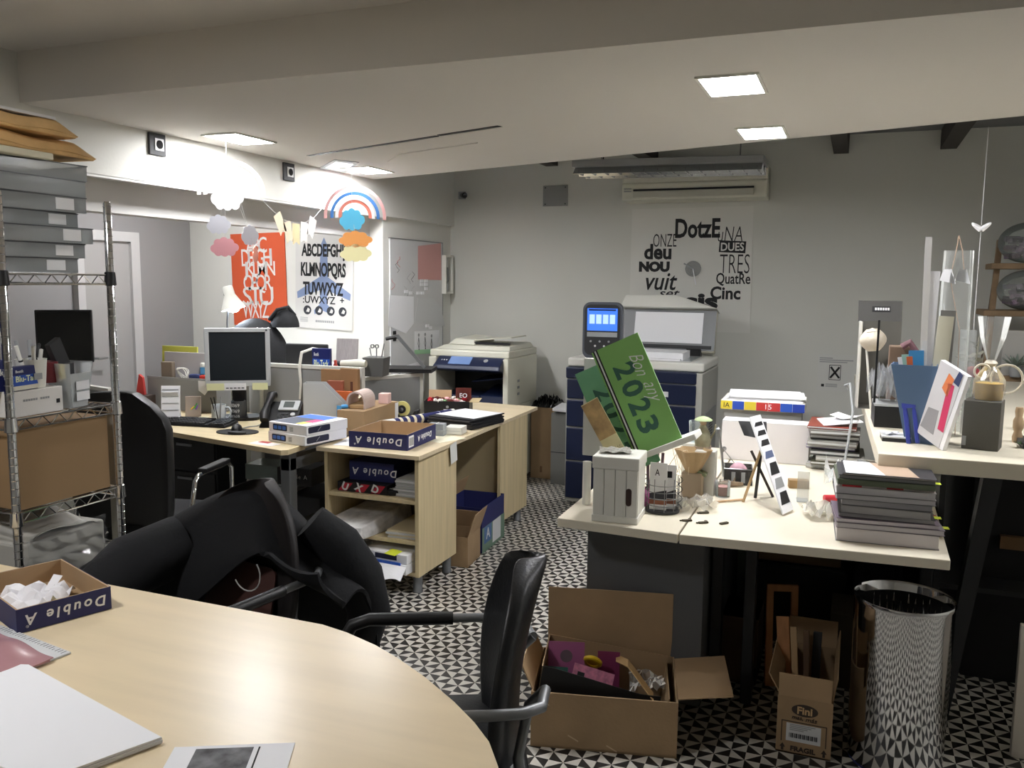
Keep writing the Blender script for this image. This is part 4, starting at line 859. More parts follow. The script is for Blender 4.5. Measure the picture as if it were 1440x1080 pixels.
tag(G().at((-2.82, 4.25, 0.7305), .25, .1).bb((-.10, -.006, 0), (.10, .006, .19)).build('orange_wallet', mat('orange_card', (206, 104, 52), .5), bevel=.002), 'orange card wallet standing behind the arched dispenser', 'wallet')
cf = thing('tissue_heap', 'heap of cream tissue paper beside the magazine holder', 'tissue paper', (-2.715, 4.33, 0.7205)); 
G().bb((-.06, -.05, 0), (.06, .05, .12)).build('box', mat('cream_tissue', (226, 214, 190), .7), cf); crumple(G().at((0, 0, .12), .3), .16, .12, .06, 7, 14).build('tissue', MATS['cream_tissue'], cf)
# --- rear counter behind the screen and the things on it
rc = thing('rear_counter', 'white counter in the room behind the grey screens', 'counter', (-3.5, 4.98, 0))
G().bb((-.9, -.40, .93), (.40, .40, .96)).build('worktop', WPLAS, rc)
for x in (-.88, .38): G().bb((x - .02, -.38, 0), (x + .02, .38, .93)).build('side_panel', WPLAS, rc)
ZC = .9605
dm = thing('dark_monitor', 'back of a dark flat monitor behind the grey screen', 'monitor', (-3.36, 4.72, ZC), math.radians(10))
G().bb((-.15, -.015, .02), (.15, .015, .185)).build('housing', DARKP, dm, bevel=.008); G().bb((-.03, -.01, 0), (.03, .03, .05)).build('stand', BLACKP, dm)
tk = tack_pack((-3.075, 4.475, ZC), -PI / 2 + .1, 'tall navy putty pack standing upright behind the grey screen'); tk.scale = (1, 1.05, 2.35)
wcab = thing('white_cable', 'white strap hanging down over the grey screen', 'cable', (0, 0, 0)); G().tube([(-3.11, 4.52, 1.13), (-3.145, 4.48, 1.14), (-3.165, 4.39, 1.12), (-3.175, 4.378, 1.03), (-3.165, 4.376, .93), (-3.175, 4.376, .83)], [.008, .008, .01, .010, .008, .006], 6).build('strap', WPLAS, wcab, smooth=True)
tag(G().at((-3.02, 4.54, ZC), .2).lathe([(.016, 0), (.018, .06), (.01, .085), (.01, .105), (0, .108)], 14).build('red_bottle', mat('bottle_red', (190, 70, 56), .35), smooth=True), 'small red bottle beside the upright putty pack', 'bottle')
cs = thing('desk_calendar', 'grey striped desk calendar standing behind the grey screen', 'calendar', (-3.02, 4.66, ZC), .1)
G().at((0, 0, 0), 0, -.12).bb((-.075, -.004, 0), (.075, .004, .235)).build('sheet', mat('striped_grey', (170, 164, 164), .7, var=.15, scale=20, stretch=(12, 1, 1)), cs)
hd = thing('heat_gun', 'cream heat gun lying on the rear counter', 'heat gun', (-2.93, 4.60, ZC), .1)
G().tube([(-.08, 0, .08), (.05, 0, .085), (.09, 0, .085)], [.022, .03, .022], 14).build('barrel', CREAM, hd, smooth=True); G().hexa([(.0, -.018, 0), (.05, -.018, 0), (.05, .018, 0), (.0, .018, 0), (.02, -.016, .07), (.065, -.016, .07), (.065, .016, .07), (.02, .016, .07)]).build('grip', CREAM, hd); G().tube([(-.08, 0, .08), (-.11, 0, .079)], .018, 12).build('nozzle', DARKP, hd)
gc = thing('tool_bin', 'dark grey bin of tools on the rear counter', 'bin', (-2.83, 4.72, ZC), .2)
G().hexa([(-.06, -.06, 0), (.06, -.06, 0), (.06, .06, 0), (-.06, .06, 0), (-.07, -.07, .12), (.07, -.07, .12), (.07, .07, .12), (-.07, .07, .12)]).build('body', mat('bin_grey', (92, 92, 90), .6), gc)
for k in range(3): G().at((-.03 + .03 * k, 0, .1), 0, 0, .2 * (k - 1)).tube([(0, 0, 0), (0, 0, .08 + .03 * (k == 2))], .004, 6).build('tool', STEEL, gc)
for k in range(2): G().at((-.02 + .03 * k, -.02, .19), 0, PI / 2).lathe([(.008, -.003), (.014, -.003), (.014, .003), (.008, .003), (.008, -.003)], 12, cap=False).build('scissor_ring', STEEL, gc, smooth=True)
pc = thing('paper_cutter', 'lever paper cutter with a raised grey arm on the rear counter', 'paper cutter', (-2.83, 5.05, ZC), math.radians(18))
G().bb((-.15, -.12, 0), (.22, .12, .025)).build('base', BLACKP, pc); G().at((.17, -.10, .035), 0, 0, -.72).bb((-.008, -.012, 0), (.012, .012, .28)).build('arm', GREYM, pc); G().at((.17, -.10, .035), 0, 0, -.72).tube([(0, 0, .27), (-.07, 0, .31)], .012, 8).build('handle', BLACKP, pc)
# lamp, bags behind the monitor
bg = thing('black_backpack', 'black backpack with pale script lying behind the monitor', 'backpack', (-3.84, 4.80, ZC), .5)
CL = mat('bag_cloth', (22, 23, 26), .75, bump=.2, bscale=40)
G().grid(dome(.24, .15, .34), 22, 10).build('body', CL, bg, smooth=True); G().at((.20, .0, .28)).grid(dome(.10, .09, .13), 16, 8).build('top_pocket', CL, bg, smooth=True); G().at((-.20, -.05, .10)).grid(dome(.12, .1, .1), 16, 8).build('side_pocket', CL, bg, smooth=True)
G().tube([(.10, -.03, .33), (.16, -.06, .40), (.23, -.04, .42), (.27, 0, .36)], .012, 8).build('strap', CL, bg, smooth=True)
SCRP = mat('pale_script', (150, 165, 170), .6)
G().tube([(-.10 + .018 * k, -.118 + .002 * k, .20 + .012 * math.sin(k * 1.9)) for k in range(9)], .003, 5).build('script', SCRP, bg); G().tube([(.02 + .014 * k, -.10, .275 + .008 * math.sin(k * 2.3)) for k in range(8)], .0022, 5).build('script', INKW, bg)
LW = thing('desk_lamp', 'lit white clamp lamp on the rear counter below the orange poster', 'lamp', (-4.02, 4.74, ZC), .25)
G().prism(circ(.06, 18), 0, .018).build('base', WPLAS, LW); G().tube([(0, 0, .018), (-.03, .05, .30), (.0, .03, .50)], .008, 8).build('arm', STEEL, LW, smooth=True)
hdz = G().at((.03, .0, .45), 0, 0, -.25); hdz.lathe([(.028, .11), (.034, .10), (.036, .05), (.06, 0.0), (.085, -.05), (.081, -.05), (.056, 0.002), (.03, .05), (.02, .09)], 24, cap=False); hdz.build('shade', WPLAS, LW, smooth=True)
BULB = mat('lamp_bulb', (255, 255, 255), .5, emit=60.0, ecol=(225, 238, 255))
G().at((.04, .0, .405)).lathe([(0, -.03), (.03, -.02), (.045, .0), (.04, .02), (0, .03)], 16).build('bulb', BULB, LW, smooth=True)
G().tube([(-.02, 0, .50), (.02, 0, .50)], .012, 10).build('knob', BLACKP, LW)
dpd = thing('added_pedestal', 'charcoal drawer pedestal added to darken the space under the computer desk', 'drawers', (-3.62, 4.08, 0)); G().bb((-.24, -.20, .02), (.22, .06, .655)).build('body', DARKP, dpd, bevel=.004)  # added pedestal, its dark body stands for the gloom under the desk
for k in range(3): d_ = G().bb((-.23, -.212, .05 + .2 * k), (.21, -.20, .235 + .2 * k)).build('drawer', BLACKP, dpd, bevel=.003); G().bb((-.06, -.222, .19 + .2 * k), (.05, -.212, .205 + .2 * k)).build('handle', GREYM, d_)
# --- clutter under the computer desk
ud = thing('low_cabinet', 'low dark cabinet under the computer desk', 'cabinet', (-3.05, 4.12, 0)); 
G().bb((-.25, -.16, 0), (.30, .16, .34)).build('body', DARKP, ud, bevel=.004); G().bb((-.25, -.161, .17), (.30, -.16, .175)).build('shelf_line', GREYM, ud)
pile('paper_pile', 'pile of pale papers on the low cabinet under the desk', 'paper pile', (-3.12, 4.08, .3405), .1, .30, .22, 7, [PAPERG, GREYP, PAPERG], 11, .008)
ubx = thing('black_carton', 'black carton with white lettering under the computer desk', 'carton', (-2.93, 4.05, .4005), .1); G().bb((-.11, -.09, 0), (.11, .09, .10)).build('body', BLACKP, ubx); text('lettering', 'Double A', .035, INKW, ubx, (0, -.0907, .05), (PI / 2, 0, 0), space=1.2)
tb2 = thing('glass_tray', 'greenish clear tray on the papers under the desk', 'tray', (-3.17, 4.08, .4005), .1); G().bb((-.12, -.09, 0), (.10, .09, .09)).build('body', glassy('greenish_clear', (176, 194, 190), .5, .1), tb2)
cbx = thing('cable_bundle', 'tangle of black cables behind the desk leg', 'cable', (-2.58, 4.15, 0.0)); R = random.Random(2)
for k in range(7): G().tube([(R.uniform(-.06, .06), R.uniform(-.05, .05), .62 - .06 * j + R.uniform(-.03, .03)) for j in range(10)] + [(R.uniform(-.05, .05), 0, .004)], .004, 6).build('cable', BLACKP if k % 3 else GREYP, cbx, smooth=True)
# far monitor seen between the shelves
fm = thing('wall_monitor', 'dark monitor against the far wall, seen through the shelving', 'monitor', (-4.72, 4.02, 0), math.radians(40))
G().bb((-.165, -.02, 1.02), (.165, .02, 1.36)).build('housing', BLACKP, fm, bevel=.006); G().bb((-.15, -.022, 1.035), (.15, -.02, 1.345)).build('screen', mat('dark_screen2', (20, 22, 22), .25), fm); G().bb((-.03, -.02, .74), (.03, .03, 1.05)).build('stand', BLACKP, fm); G().bb((-.22, -.10, 0), (.22, .14, .74)).build('plinth', WPLAS, fm)
# ================================================================= on the walls
def poster_frame(name, label, c, w_, h, m, roll=0, y=5.497):
    t = thing(name, label, 'poster', (c[0], y, c[1]), 0, None, ry=roll)
    G().bb((-w_ / 2, -.008, -h / 2), (w_ / 2, 0, h / 2)).build('board', m, t); return t
ORG = mat('poster_orange', (212, 92, 56), .55, var=.06, scale=2)
p1 = poster_frame('orange_poster', 'orange poster with a column of tangled white letters on the white wall', (-4.345, 1.565), .513, .712, ORG, math.radians(-1.2))
PW = mat('poster_white', (228, 224, 220), .6)
for k, (wd, x, z_, w_, h) in enumerate((('ABC', .0, .265, .20, .11), ('DEFGHI', .0, .17, .29, .12), ('JKLMN', .02, .065, .30, .13), ('OPQR', .0, -.035, .27, .13), ('STU', .0, -.13, .29, .13), ('WXYZ', -.03, -.235, .25, .12))):
    fit('letters', wd, w_, h * 1.12, PW, p1, (x - .01, -.009 - .0004 * k, z_), bold=.004, space=.66)
G().bb((.02, -.0095, -.30), (.075, -.008, -.285)).build('white_bar', PW, p1)
p2 = poster_frame('aeroplane_poster', 'pale grey poster with black alphabet over a blue aeroplane', (-3.745, 1.548), .51, .705, mat('poster_grey', (212, 210, 206), .6), math.radians(1.6))
PLB = mat('plane_blue', (128, 144, 178), .6)
pl = [(0, .335), (.028, .28), (.036, .10), (.036, .04), (.24, -.08), (.235, -.13), (.036, -.06), (.028, -.16), (.085, -.215), (.08, -.245), (0, -.215)]
G().prism(pl + [(-x, z_) for x, z_ in pl[::-1] if x], -.0088, -.008, 'y').build('aeroplane', PLB, p2)
for k, (wd, z_, w_, h) in enumerate((('ABCDEFGHIJ', .225, .39, .125), ('KLMNOPQRS', .085, .40, .125), ('TUVWXYZ', -.05, .36, .10))): fit('letters', wd, w_, h, INK, p2, (-.005, -.0092, z_), bold=.035, space=.98)
fit('letters', ':UWXYZ', .29, .055, INK, p2, (-.04, -.0092, -.135), bold=.012); fit('plus_sign', '+', .035, .035, INK, p2, (.165, -.0092, -.13), bold=.02)
for k in range(4):
    x = -.145 + k * .105
    G().at((x, -.008, -.215), 0, PI / 2).lathe([(0, .001), (.035, .001), (.035, 0)], 20).build('roundel', mat('roundel_dark', (52, 54, 60), .6), p2)
    G().at((x + .005, -.009, -.215), 0, PI / 2, 0).prism([(-.016, -.012), (.0, .018), (.018, .006), (.010, -.016)], 0, .0006).build('roundel_mark', MATS['poster_grey'], p2)
g = G(); [g.bb((-.21, -.0088, -.305 + .01 * k), (-.14, -.008, -.301 + .01 * k)) for k in range(4)]; g.build('small_print', GREYP, p2)
g = G(); [g.bb((-.07 + .017 * k, -.0088, -.305), (-.058 + .017 * k, -.008, -.288)) for k in range(10)]; g.build('small_print', GREYP, p2)
# sockets on the bulkhead
for k, (y, z_) in enumerate(((3.297, 2.212), (4.337, 2.205))):
    t = thing('wall_spotlight', ('grey square recessed spot high on the bulkhead, nearer the shelving', 'grey square recessed spot high on the bulkhead, between the two cloud mobiles')[k], 'spotlight', (-3.2, y, z_))
    G().bb((0, -.052, -.052), (.012, .052, .052)).build('plate', mat('plate_grey', (52, 52, 54), .7), t, bevel=.002); G().bb((.012, -.02, -.028), (.016, .036, .028)).build('inner_plate', mat('plate_pale', (200, 200, 198), .5), t); G().at((.016, .008, 0), 0, 0, PI / 2).lathe([(0, .002), (.021, .002), (.021, 0)], 18).build('lens', mat('lens_black', (6, 6, 6), .95), t)
# cloud mobiles
def cloud(w_, h, n=5):
    pts = []
    lob = [(-.38, -.06, .15), (-.24, .14, .16), (-.02, .2, .17), (.2, .16, .16), (.38, .0, .15), (.24, -.16, .16), (.0, -.19, .16), (-.24, -.17, .16)]
    for k in range(72):
        a = 2 * PI * k / 72; d = (math.cos(a), math.sin(a)); best = 0
        for cx, cy, r in lob:
            b = cx * d[0] + cy * d[1]; c = cx * cx + cy * cy - r * r; D = b * b - c
            if D > 0: best = max(best, b + math.sqrt(D))
        pts.append((d[0] * best * w_, d[1] * best * h * 1.95))
    return pts
def mobile(label, y, z_, cols, sc_):
    t = thing('cloud_mobile', label, 'mobile', (-3.13 * sc_, y * sc_, 0), math.radians(38))
    zf_ = lambda q: 1.57 + (q - 1.57) * sc_; z_ = zf_(z_)
    ra, ca, lst = cols
    for k, (r, m) in enumerate(ra): 
        q = arc((0.02, z_ + .0), r, -5, 185, 20); q2 = arc((0.02, z_ + .0), r - .02, 185, -5, 20)
        G().prism([(p[0], p[2]) for p in q] + [(p[0], p[2]) for p in q2], .002 * k, .002 * k + .002, 'y').build('rainbow_band', m, t)
    G().at((0, -.006, z_ - .02)).prism(cloud(.15, .10), 0, .004, 'y').build('cloud', ca, t)
    for k, (dx, zz, w_, h, m, rz) in enumerate(lst): 
        zz = zf_(zz)
        G().at((dx, -.01, zz), rz).prism(cloud(w_, h), 0, .003, 'y').build('cloud', m, t)
        G().tube([(dx, -.008, zz), (dx * .5, -.006, z_ - .05)], .0008, 4).build('thread', PAPERG, t)
    G().tube([(0, 0, z_ + .05), (0, 0, 2.27)], .0008, 4).build('thread', PAPERG, t)
    return t
PKC = mat('cloud_pink', (244, 176, 184), .6); BLC = mat('cloud_blue', (96, 196, 236), .6); ORC = mat('cloud_orange', (246, 170, 96), .6); YEC = mat('cloud_yellow', (246, 240, 186), .6); LGC = mat('cloud_grey', (208, 208, 216), .6)
mobile('pale cloud mobile with white, grey and pink clouds hung by the bulkhead', 3.715, 2.02, ([(.165, WPLAS), (.135, mat('band_pale', (226, 224, 222), .6))], PAPER, [(-.045, 1.853, .11, .07, LGC, 0), (.105, 1.80, .09, .075, LGC, .5), (-.02, 1.735, .13, .07, PKC, 0), (.13, 1.70, .11, .06, mat('cloud_coral', (240, 150, 126), .6), 1.35)]), .95)
mobile('bright cloud mobile with a rainbow over blue, orange and yellow clouds', 4.926, 1.985, ([(.195, mat('band_pink', (226, 176, 174), .6)), (.155, mat('band_blue', (70, 126, 196), .6)), (.125, PAPER), (.105, mat('band_coral', (226, 130, 110), .6))], BLC, [(.02, 1.865 - .03, .20, .075, ORC, 0), (.02, 1.745, .19, .08, YEC, 0)]), .955)
# bunting
bn = thing('bunting', 'string of five small cream pennants pinned to the bulkhead', 'bunting', (0, 0, 0))
path = [(-3.17, 4.0, 2.045), (-3.155, 4.13, 1.96), (-3.15, 4.22, 1.915), (-3.15, 4.33, 1.905), (-3.15, 4.44, 1.915), (-3.155, 4.54, 1.955), (-3.17, 4.66, 2.03)]
G().tube(path, .0016, 5).build('string', PAPERG, bn)
for (y, z_, m, rx) in ((4.155, 1.945, 'cream', .5), (4.245, 1.905, 'cream', .25), (4.335, 1.90, 'cream2', .0), (4.425, 1.912, 'w', -.12), (4.515, 1.945, 'w', -.38)):
    mm = {'cream': mat('pennant_cream', (232, 218, 190), .7), 'cream2': mat('pennant_straw', (236, 220, 172), .7), 'w': mat('pennant_white', (240, 236, 230), .7)}[m]
    G().at((-3.148, y, z_), 0, rx).prism([(-.036, 0), (.036, 0), (.033, -.125), (0, -.108), (-.033, -.125)], 0, .0015, 'x').build('pennant', mm, bn)
# whiteboard and papers on the return wall
wbd = thing('whiteboard', 'whiteboard on the return wall crowded with sketches and magnets', 'whiteboard', (-3.233, 6.0, 0))
G().bb((0, -.42, .85), (.012, .44, 1.875)).build('board', mat('board_white', (214, 214, 214), .25), wbd); G().bb((0, -.425, 1.875), (.014, .445, 1.882)).build('frame', GREYM, wbd); G().bb((0, .44, .85), (.014, .446, 1.882)).build('frame', GREYM, wbd)
R = random.Random(21)
for k in range(9):
    y, z_ = R.uniform(-.38, .0), R.uniform(1.35, 1.75); G().tube([(.0128, y + .03 * math.sin(j * 1.7 + k), z_ + .02 * j) for j in range(5)], .0016, 4).build('sketch', (INK, GREYP, mat('sketch_red', (190, 90, 90), .6))[k % 3], wbd)
for k, (px, py) in enumerate(((592, 396), (598, 396), (592, 401), (598, 401), (598, 407), (570, 411), (577, 412), (588, 412), (594, 412), (555, 407), (601, 457), (605, 461))):
    p = Vector((-3.22, 6.0349, 1.5375)); q = {592: 0, 598: 1}.get(px, 0)
MG = [(-3.22, 6.0709, 1.5656), (-3.22, 6.1437, 1.5659), (-3.22, 6.0708, 1.5375), (-3.22, 6.1435, 1.5375), (-3.22, 6.1433, 1.5034), (-3.22, 5.8151, 1.4831), (-3.22, 5.8829, 1.4716), (-3.22, 6.0107, 1.4705), (-3.22, 6.0824, 1.4698), (-3.22, 6.1665, 1.2054), (-3.22, 6.2164, 1.1858)]
for y, z_ in [(p[1], p[2]) for p in MG]: G().bb((.0122, y - 6.0 - .026, z_ - .012), (.017, y - 6.0 + .026, z_ + .012)).build('white_magnet', PAPER, wbd)
def sheet_on(label, name, pts, m, off=0.0, cat='paper'):   # paper pinned flat on the board, corners (y, z)
    return tag(G().prism(pts, -3.2195 + off, -3.2185 + off, 'x').build(name, m), label, cat)
def yz(*ps): return [(p[1], p[2]) for p in ps]
sheet_on('pink sheet at the upper right of the whiteboard', 'pink_sheet', yz((-3.218, 6.0097, 1.8368), (-3.218, 6.4062, 1.8764), (-3.218, 6.4191, 1.5728), (-3.218, 6.0078, 1.5765)), mat('paper_pink', (222, 168, 162), .6))
sheet_on('curling white sheet below the magnets on the whiteboard', 'white_sheet', yz((-3.217, 6.0048, 1.4315), (-3.217, 6.2745, 1.4218), (-3.217, 6.4038, 1.349), (-3.217, 6.4837, 1.1854), (-3.217, 5.9446, 1.2432)), PAPERG, .001)
sheet_on('white sheet with faint black marks at the left of the whiteboard', 'white_sheet', yz((-3.218, 5.5627, 1.4588), (-3.218, 5.9365, 1.4435), (-3.218, 5.9347, 1.2324), (-3.218, 5.8081, 1.161), (-3.218, 5.5385, 1.2333)), PAPER)
fs = sheet_on('sheet with three sketched figures below the curling sheet', 'figure_sheet', yz((-3.218, 5.9458, 1.1705), (-3.218, 6.3793, 1.1604), (-3.218, 6.366, 0.983), (-3.218, 5.9445, 1.0134)), PAPER)
for p in ((-3.216, 6.0123, 1.088), (-3.216, 6.1213, 1.0871), (-3.216, 6.2334, 1.0686)):
    G().tube([(-3.217, p[1], p[2] - .07), (-3.217, p[1] + .012, p[2] - .02), (-3.217, p[1], p[2] + .03), (-3.217, p[1] - .012, p[2] - .02), (-3.217, p[1] + .01, p[2] - .07)], .0018, 4).build('figure', INK, fs)
    G().at((-3.217, p[1], p[2] + .05), 0, 0, PI / 2).lathe([(0, 0), (.014, 0), (.014, .001)], 10).build('figure_head', GREYP, fs)
sheet_on('pale green strip under the sketched figures on the whiteboard', 'green_strip', yz((-3.217, 5.9428, 1.0248), (-3.217, 6.2351, 1.01), (-3.217, 6.235, 0.9749), (-3.217, 5.9425, 0.9911)), mat('mint', (168, 216, 172), .6), .0015)
hs_ = sheet_on('white sheet with a row of black squares low on the whiteboard wall', 'square_sheet', yz((-3.218, 5.5968, 0.8989), (-3.218, 6.1119, 0.9321), (-3.218, 6.1105, 0.6772), (-3.218, 5.5937, 0.683)), PAPER)
for p in ((-3.216, 5.6898, 0.8467), (-3.216, 5.7561, 0.8346), (-3.216, 5.835, 0.8268), (-3.216, 5.9157, 0.8131), (-3.216, 5.9983, 0.8048), (-3.216, 5.6291, 1.1758), (-3.216, 5.6285, 1.1276), (-3.216, 5.6237, 0.7773), (-3.216, 5.6232, 0.7393), (-3.216, 5.6227, 0.7013)): G().bb((-3.2175, p[1] - .024, p[2] - .014), (-3.2165, p[1] + .024, p[2] + .014)).build('black_square', INK, hs_)
wt = thing('wall_tray', 'shallow white wall tray with a dark clip by the corner of the back wall', 'wall tray', (-3.233, 6.50, 1.62))
for a, b in (((-.07, -.16), (.07, -.145)), ((-.07, .145), (.07, .16)), ((-.07, -.145), (-.055, .145)), ((.055, -.145), (.07, .145))): G().bb((0, a[0], a[1]), (.05, b[0], b[1])).build('edge', WPLAS, wt)
G().bb((0, -.07, -.16), (.006, .07, .16)).build('back', PAPERG, wt); G().tube([(.03, 0, .06), (.03, .01, -.05), (.03, -.02, -.07)], .008, 6).build('clip', GREYM, wt)
# ---------------------------------------------------------------- back wall
YB = 6.617
ck = thing('clock_poster', 'big white sheet clock with lettered hours on the back wall', 'clock', (0, YB, 0))
G().prism([(-1.66, 2.135), (-.745, 2.14), (-.735, 1.20), (-1.665, 1.20)], -.003, 0, 'y').build('sheet', mat('clock_sheet', (214, 213, 206), .55), ck)
def word(px, py, wd, wpx, hpx, bold=0.0, shear=0.0, m=INK, space=1.0):
    S = 1 / 183.0
    return fit('hour_word', wd, wpx * S, hpx * S, m, ck, (px[0], -.004, px[2]), bold=bold, shear=shear, space=space)
word((-1.151, 6.613, 1.9821), 0, 'DotzE', 62, 27, .03); word((-1.3978, 6.613, 1.8937), 0, 'ONZE', 33, 18, -.005); word((-1.4505, 6.613, 1.8073), 0, 'deu', 39, 22, .035)
word((-1.4749, 6.613, 1.6927), 0, 'NOU', 44, 15, .07); word((-1.4157, 6.613, 1.5782), 0, 'vuit', 45, 24, .012, .25); word((-1.3518, 6.613, 1.4858), 0, 'set', 30, 10, .01, .3)
word((-1.1045, 6.613, 1.43), 0, 'sis', 46, 22, .05); word((-0.926, 6.613, 1.4973), 0, 'Cinc', 41, 18, .03); word((-0.8724, 6.613, 1.599), 0, 'QuatRe', 46, 18, .015)
word((-0.8666, 6.613, 1.7155), 0, 'TRES', 40, 26, -.012); word((-0.9066, 6.613, 1.9368), 0, 'uNA', 33, 20, -.012, .15)
pq = (-0.8872, 6.613, 1.8421)
G().at((pq[0], -.0035, pq[2]), 0, 0, .05).prism(rect(.195, .088), -.0006, 0, 'y').build('black_block', INK, ck); fit('hour_word', 'DUES', .17, .062, MATS['clock_sheet'], ck, (pq[0], -.0046, pq[2]), bold=.02)
pq = (-1.1725, 6.613, 1.6774)
G().at((pq[0], -.006, pq[2]), 0, PI / 2).lathe([(.0, .012), (.06, .012), (.06, 0)], 24).build('hub', glassy('clock_clear', (190, 190, 188), .35, .1), ck)
G().tube([(pq[0], -.022, pq[2]), (pq[0] - .07, -.022, pq[2] + .04)], .006, 6).build('hour_hand', GREYP, ck); G().tube([(pq[0], -.024, pq[2]), (pq[0] + .025, -.024, pq[2] - .12)], .004, 6).build('minute_hand', PAPER, ck)
# air conditioner
ac = thing('air_conditioner', 'cream wall air conditioner above the clock poster', 'air conditioner', (-1.165, YB, 2.285))
G().hexa([(-.53, -.20, -.10), (.53, -.20, -.10), (.53, 0, -.11), (-.53, 0, -.11), (-.53, -.21, .02), (.53, -.21, .02), (.53, 0, .12), (-.53, 0, .12)]).build('lower_body', CREAM, ac, bevel=.01)
G().bb((-.53, -.20, .02), (.53, 0, .13)).build('upper_body', CREAM, ac, bevel=.012); G().bb((-.44, -.213, -.035), (.44, -.203, -.022)).build('slot', BLACKP, ac); G().bb((-.44, -.214, -.085), (.44, -.203, -.036)).build('flap', mat('flap_cream', (196, 194, 180), .45), ac, bevel=.003)
g = G(); [g.bb((-.51, -.215, -.02 - .02 * k), (-.455, -.209, -.014 - .02 * k)) for k in range(2)]; g.build('vent_marks', GREYP, ac)
ff = thing('fluorescent_fixture', 'unlit two-tube louvred fluorescent fixture hung before the air conditioner', 'light fixture', (-1.18, 5.62, 2.30), 0, None, ry=math.radians(.8))
G().bb((-.61, -.15, .012), (.61, .15, .055)).build('housing', mat('fixture_grey', (150, 151, 150), .5), ff, bevel=.004)
for y in (-.075, .075):
    G().tube([(-.59, y, -.002), (.59, y, -.002)], .013, 12).build('tube', mat('tube_white', (228, 230, 230), .3), ff, smooth=True); 
    for s in (-1, 1): G().prism([(y + s * .025, .012), (y + s * .068, -.035), (y + s * .07, -.033), (y + s * .028, .012)], -.60, .60, 'x').build('reflector', mat('reflector', (196, 198, 198), .15, .9), ff)
    for k in range(14): G().bb((-.57 + k * .0877, y - .06, -.033), (-.567 + k * .0877, y + .06, -.008)).build('louvre', MATS['reflector'], ff)
for x in (-.45, .45): G().tube([(x, 0, .055), (x, 0, .32)], .004, 6).build('rod', GREYM, ff)
tag(G().tube([(-1.62, 5.62, 2.36), (-1.62, 5.64, 2.42), (-1.56, 5.66, 2.44), (-1.46, 5.64, 2.45), (-1.40, 5.63, 2.50), (-1.40, 5.63, 2.62)], .006, 6).build('black_cable', BLACKP, smooth=True), 'black cable looping from the ceiling to the fluorescent fixture', 'cable')
ec = thing('junction_cover', 'grey square junction cover on the back wall', 'cover plate', (-2.295, YB, 2.255))
G().bb((-.105, -.008, -.082), (.105, 0, .082)).build('plate', mat('cover_grey', (140, 141, 138), .6), ec, bevel=.002)
for x in (-.085, .085):
    for z_ in (-.065, .065): G().at((x, -.008, z_), 0, PI / 2).lathe([(0, .002), (.006, .002), (.006, 0)], 8).build('screw', DARKP, ec)
sc = thing('security_camera', 'small dark camera high on the back wall near the corner', 'camera', (-3.12, YB, 2.28))
G().bb((-.03, -.02, -.03), (.03, 0, .03)).build('bracket', GREYP, sc); G().tube([(0, -.02, 0), (.03, -.07, -.005), (.07, -.11, -.01)], [.014, .02, .024], 12).build('body', BLACKP, sc, smooth=True); G().at((.08, -.118, -.012)).grid(dome(.018, .018, .018), 10, 5).build('lens', GREYM, sc, smooth=True)
nt_ = thing('wall_notice', 'white notice with a crossed-out pictogram on the back wall', 'notice', (0, YB, 0))
a = (-0.2408, 6.61, 1.0621); b = (0.0439, 6.61, 0.7954); c_ = (-0.122, 6.61, 0.932)
G().bb((a[0], -.002, b[2]), (b[0], 0, a[2])).build('sheet', mat('notice_white', (206, 206, 200), .6), nt_)
g = G(); [g.bb((a[0] + .01, -.0028, a[2] - .03 - .014 * k), (a[0] + (.10 if k == 0 else .24 - .04 * (k == 2)), -.002, a[2] - .023 - .014 * k)) for k in range(3)]; g.build('print_lines', GREYP, nt_)
for s in (-1, 1): G().tube([(c_[0] - .03, -.003, c_[2] - .04 * s), (c_[0] + .03, -.003, c_[2] + .04 * s)], .0075, 5).build('cross_stroke', INK, nt_)
for q in (((-.04, -.055), (-.036, .055)), ((.036, -.055), (.04, .055)), ((-.04, -.055), (.04, -.051)), ((-.04, .051), (.04, .055))): G().bb((c_[0] + q[0][0], -.0028, c_[2] + q[0][1]), (c_[0] + q[1][0], -.002, c_[2] + q[1][1])).build('pictogram_edge', INK, nt_)
G().bb((c_[0] - .09, -.0028, b[2] + .03), (c_[0] - .07, -.002, b[2] + .05)).build('emblem', INK, nt_); g = G(); [g.bb((c_[0] - .06, -.0028, b[2] + .03 + .009 * k), (c_[0] + .02, -.002, b[2] + .035 + .009 * k)) for k in range(3)]; g.build('print_lines', GREYP, nt_)
# ---------------------------------------------------------------- ceiling slots and hatch
def slot(a, b, label, w_=.012):
    v = Vector(b) - Vector(a); t = thing('air_slot', label, 'air slot', tuple((Vector(a) + Vector(b)) / 2), math.atan2(v.y, v.x)); L = v.length
    G().bb((-L / 2, -w_, -.003), (L / 2, w_, .0)).build('opening', BLACKP, t); G().bb((-L / 2 - .004, w_, -.005), (L / 2 + .004, w_ + .004, 0)).build('lip', WPLAS, t)
slot((-2.9527, 4.1927, 2.27), (-2.5971, 4.0597, 2.27), 'short black air slot in the ceiling nearest the bulkhead'); slot((-2.5897, 4.0622, 2.27), (-1.9407, 3.8252, 2.27), 'long black air slot in the middle of the row on the ceiling'); slot((-1.9248, 3.8091, 2.27), (-1.5504, 3.6749, 2.27), 'black air slot at the end of the row over the room')
ch_ = thing('ceiling_hatch', 'plain white access hatch in the ceiling beside the air slots', 'hatch', (0, 0, 2.27))
hp = [(-2.6185, 4.5132, 2.27), (-1.9416, 4.1988, 2.27), (-1.8318, 4.0644, 2.27), (-2.4161, 4.2822, 2.27)]
G().prism([(p[0], p[1]) for p in hp], -.006, 0).build('panel', CEIL, ch_)
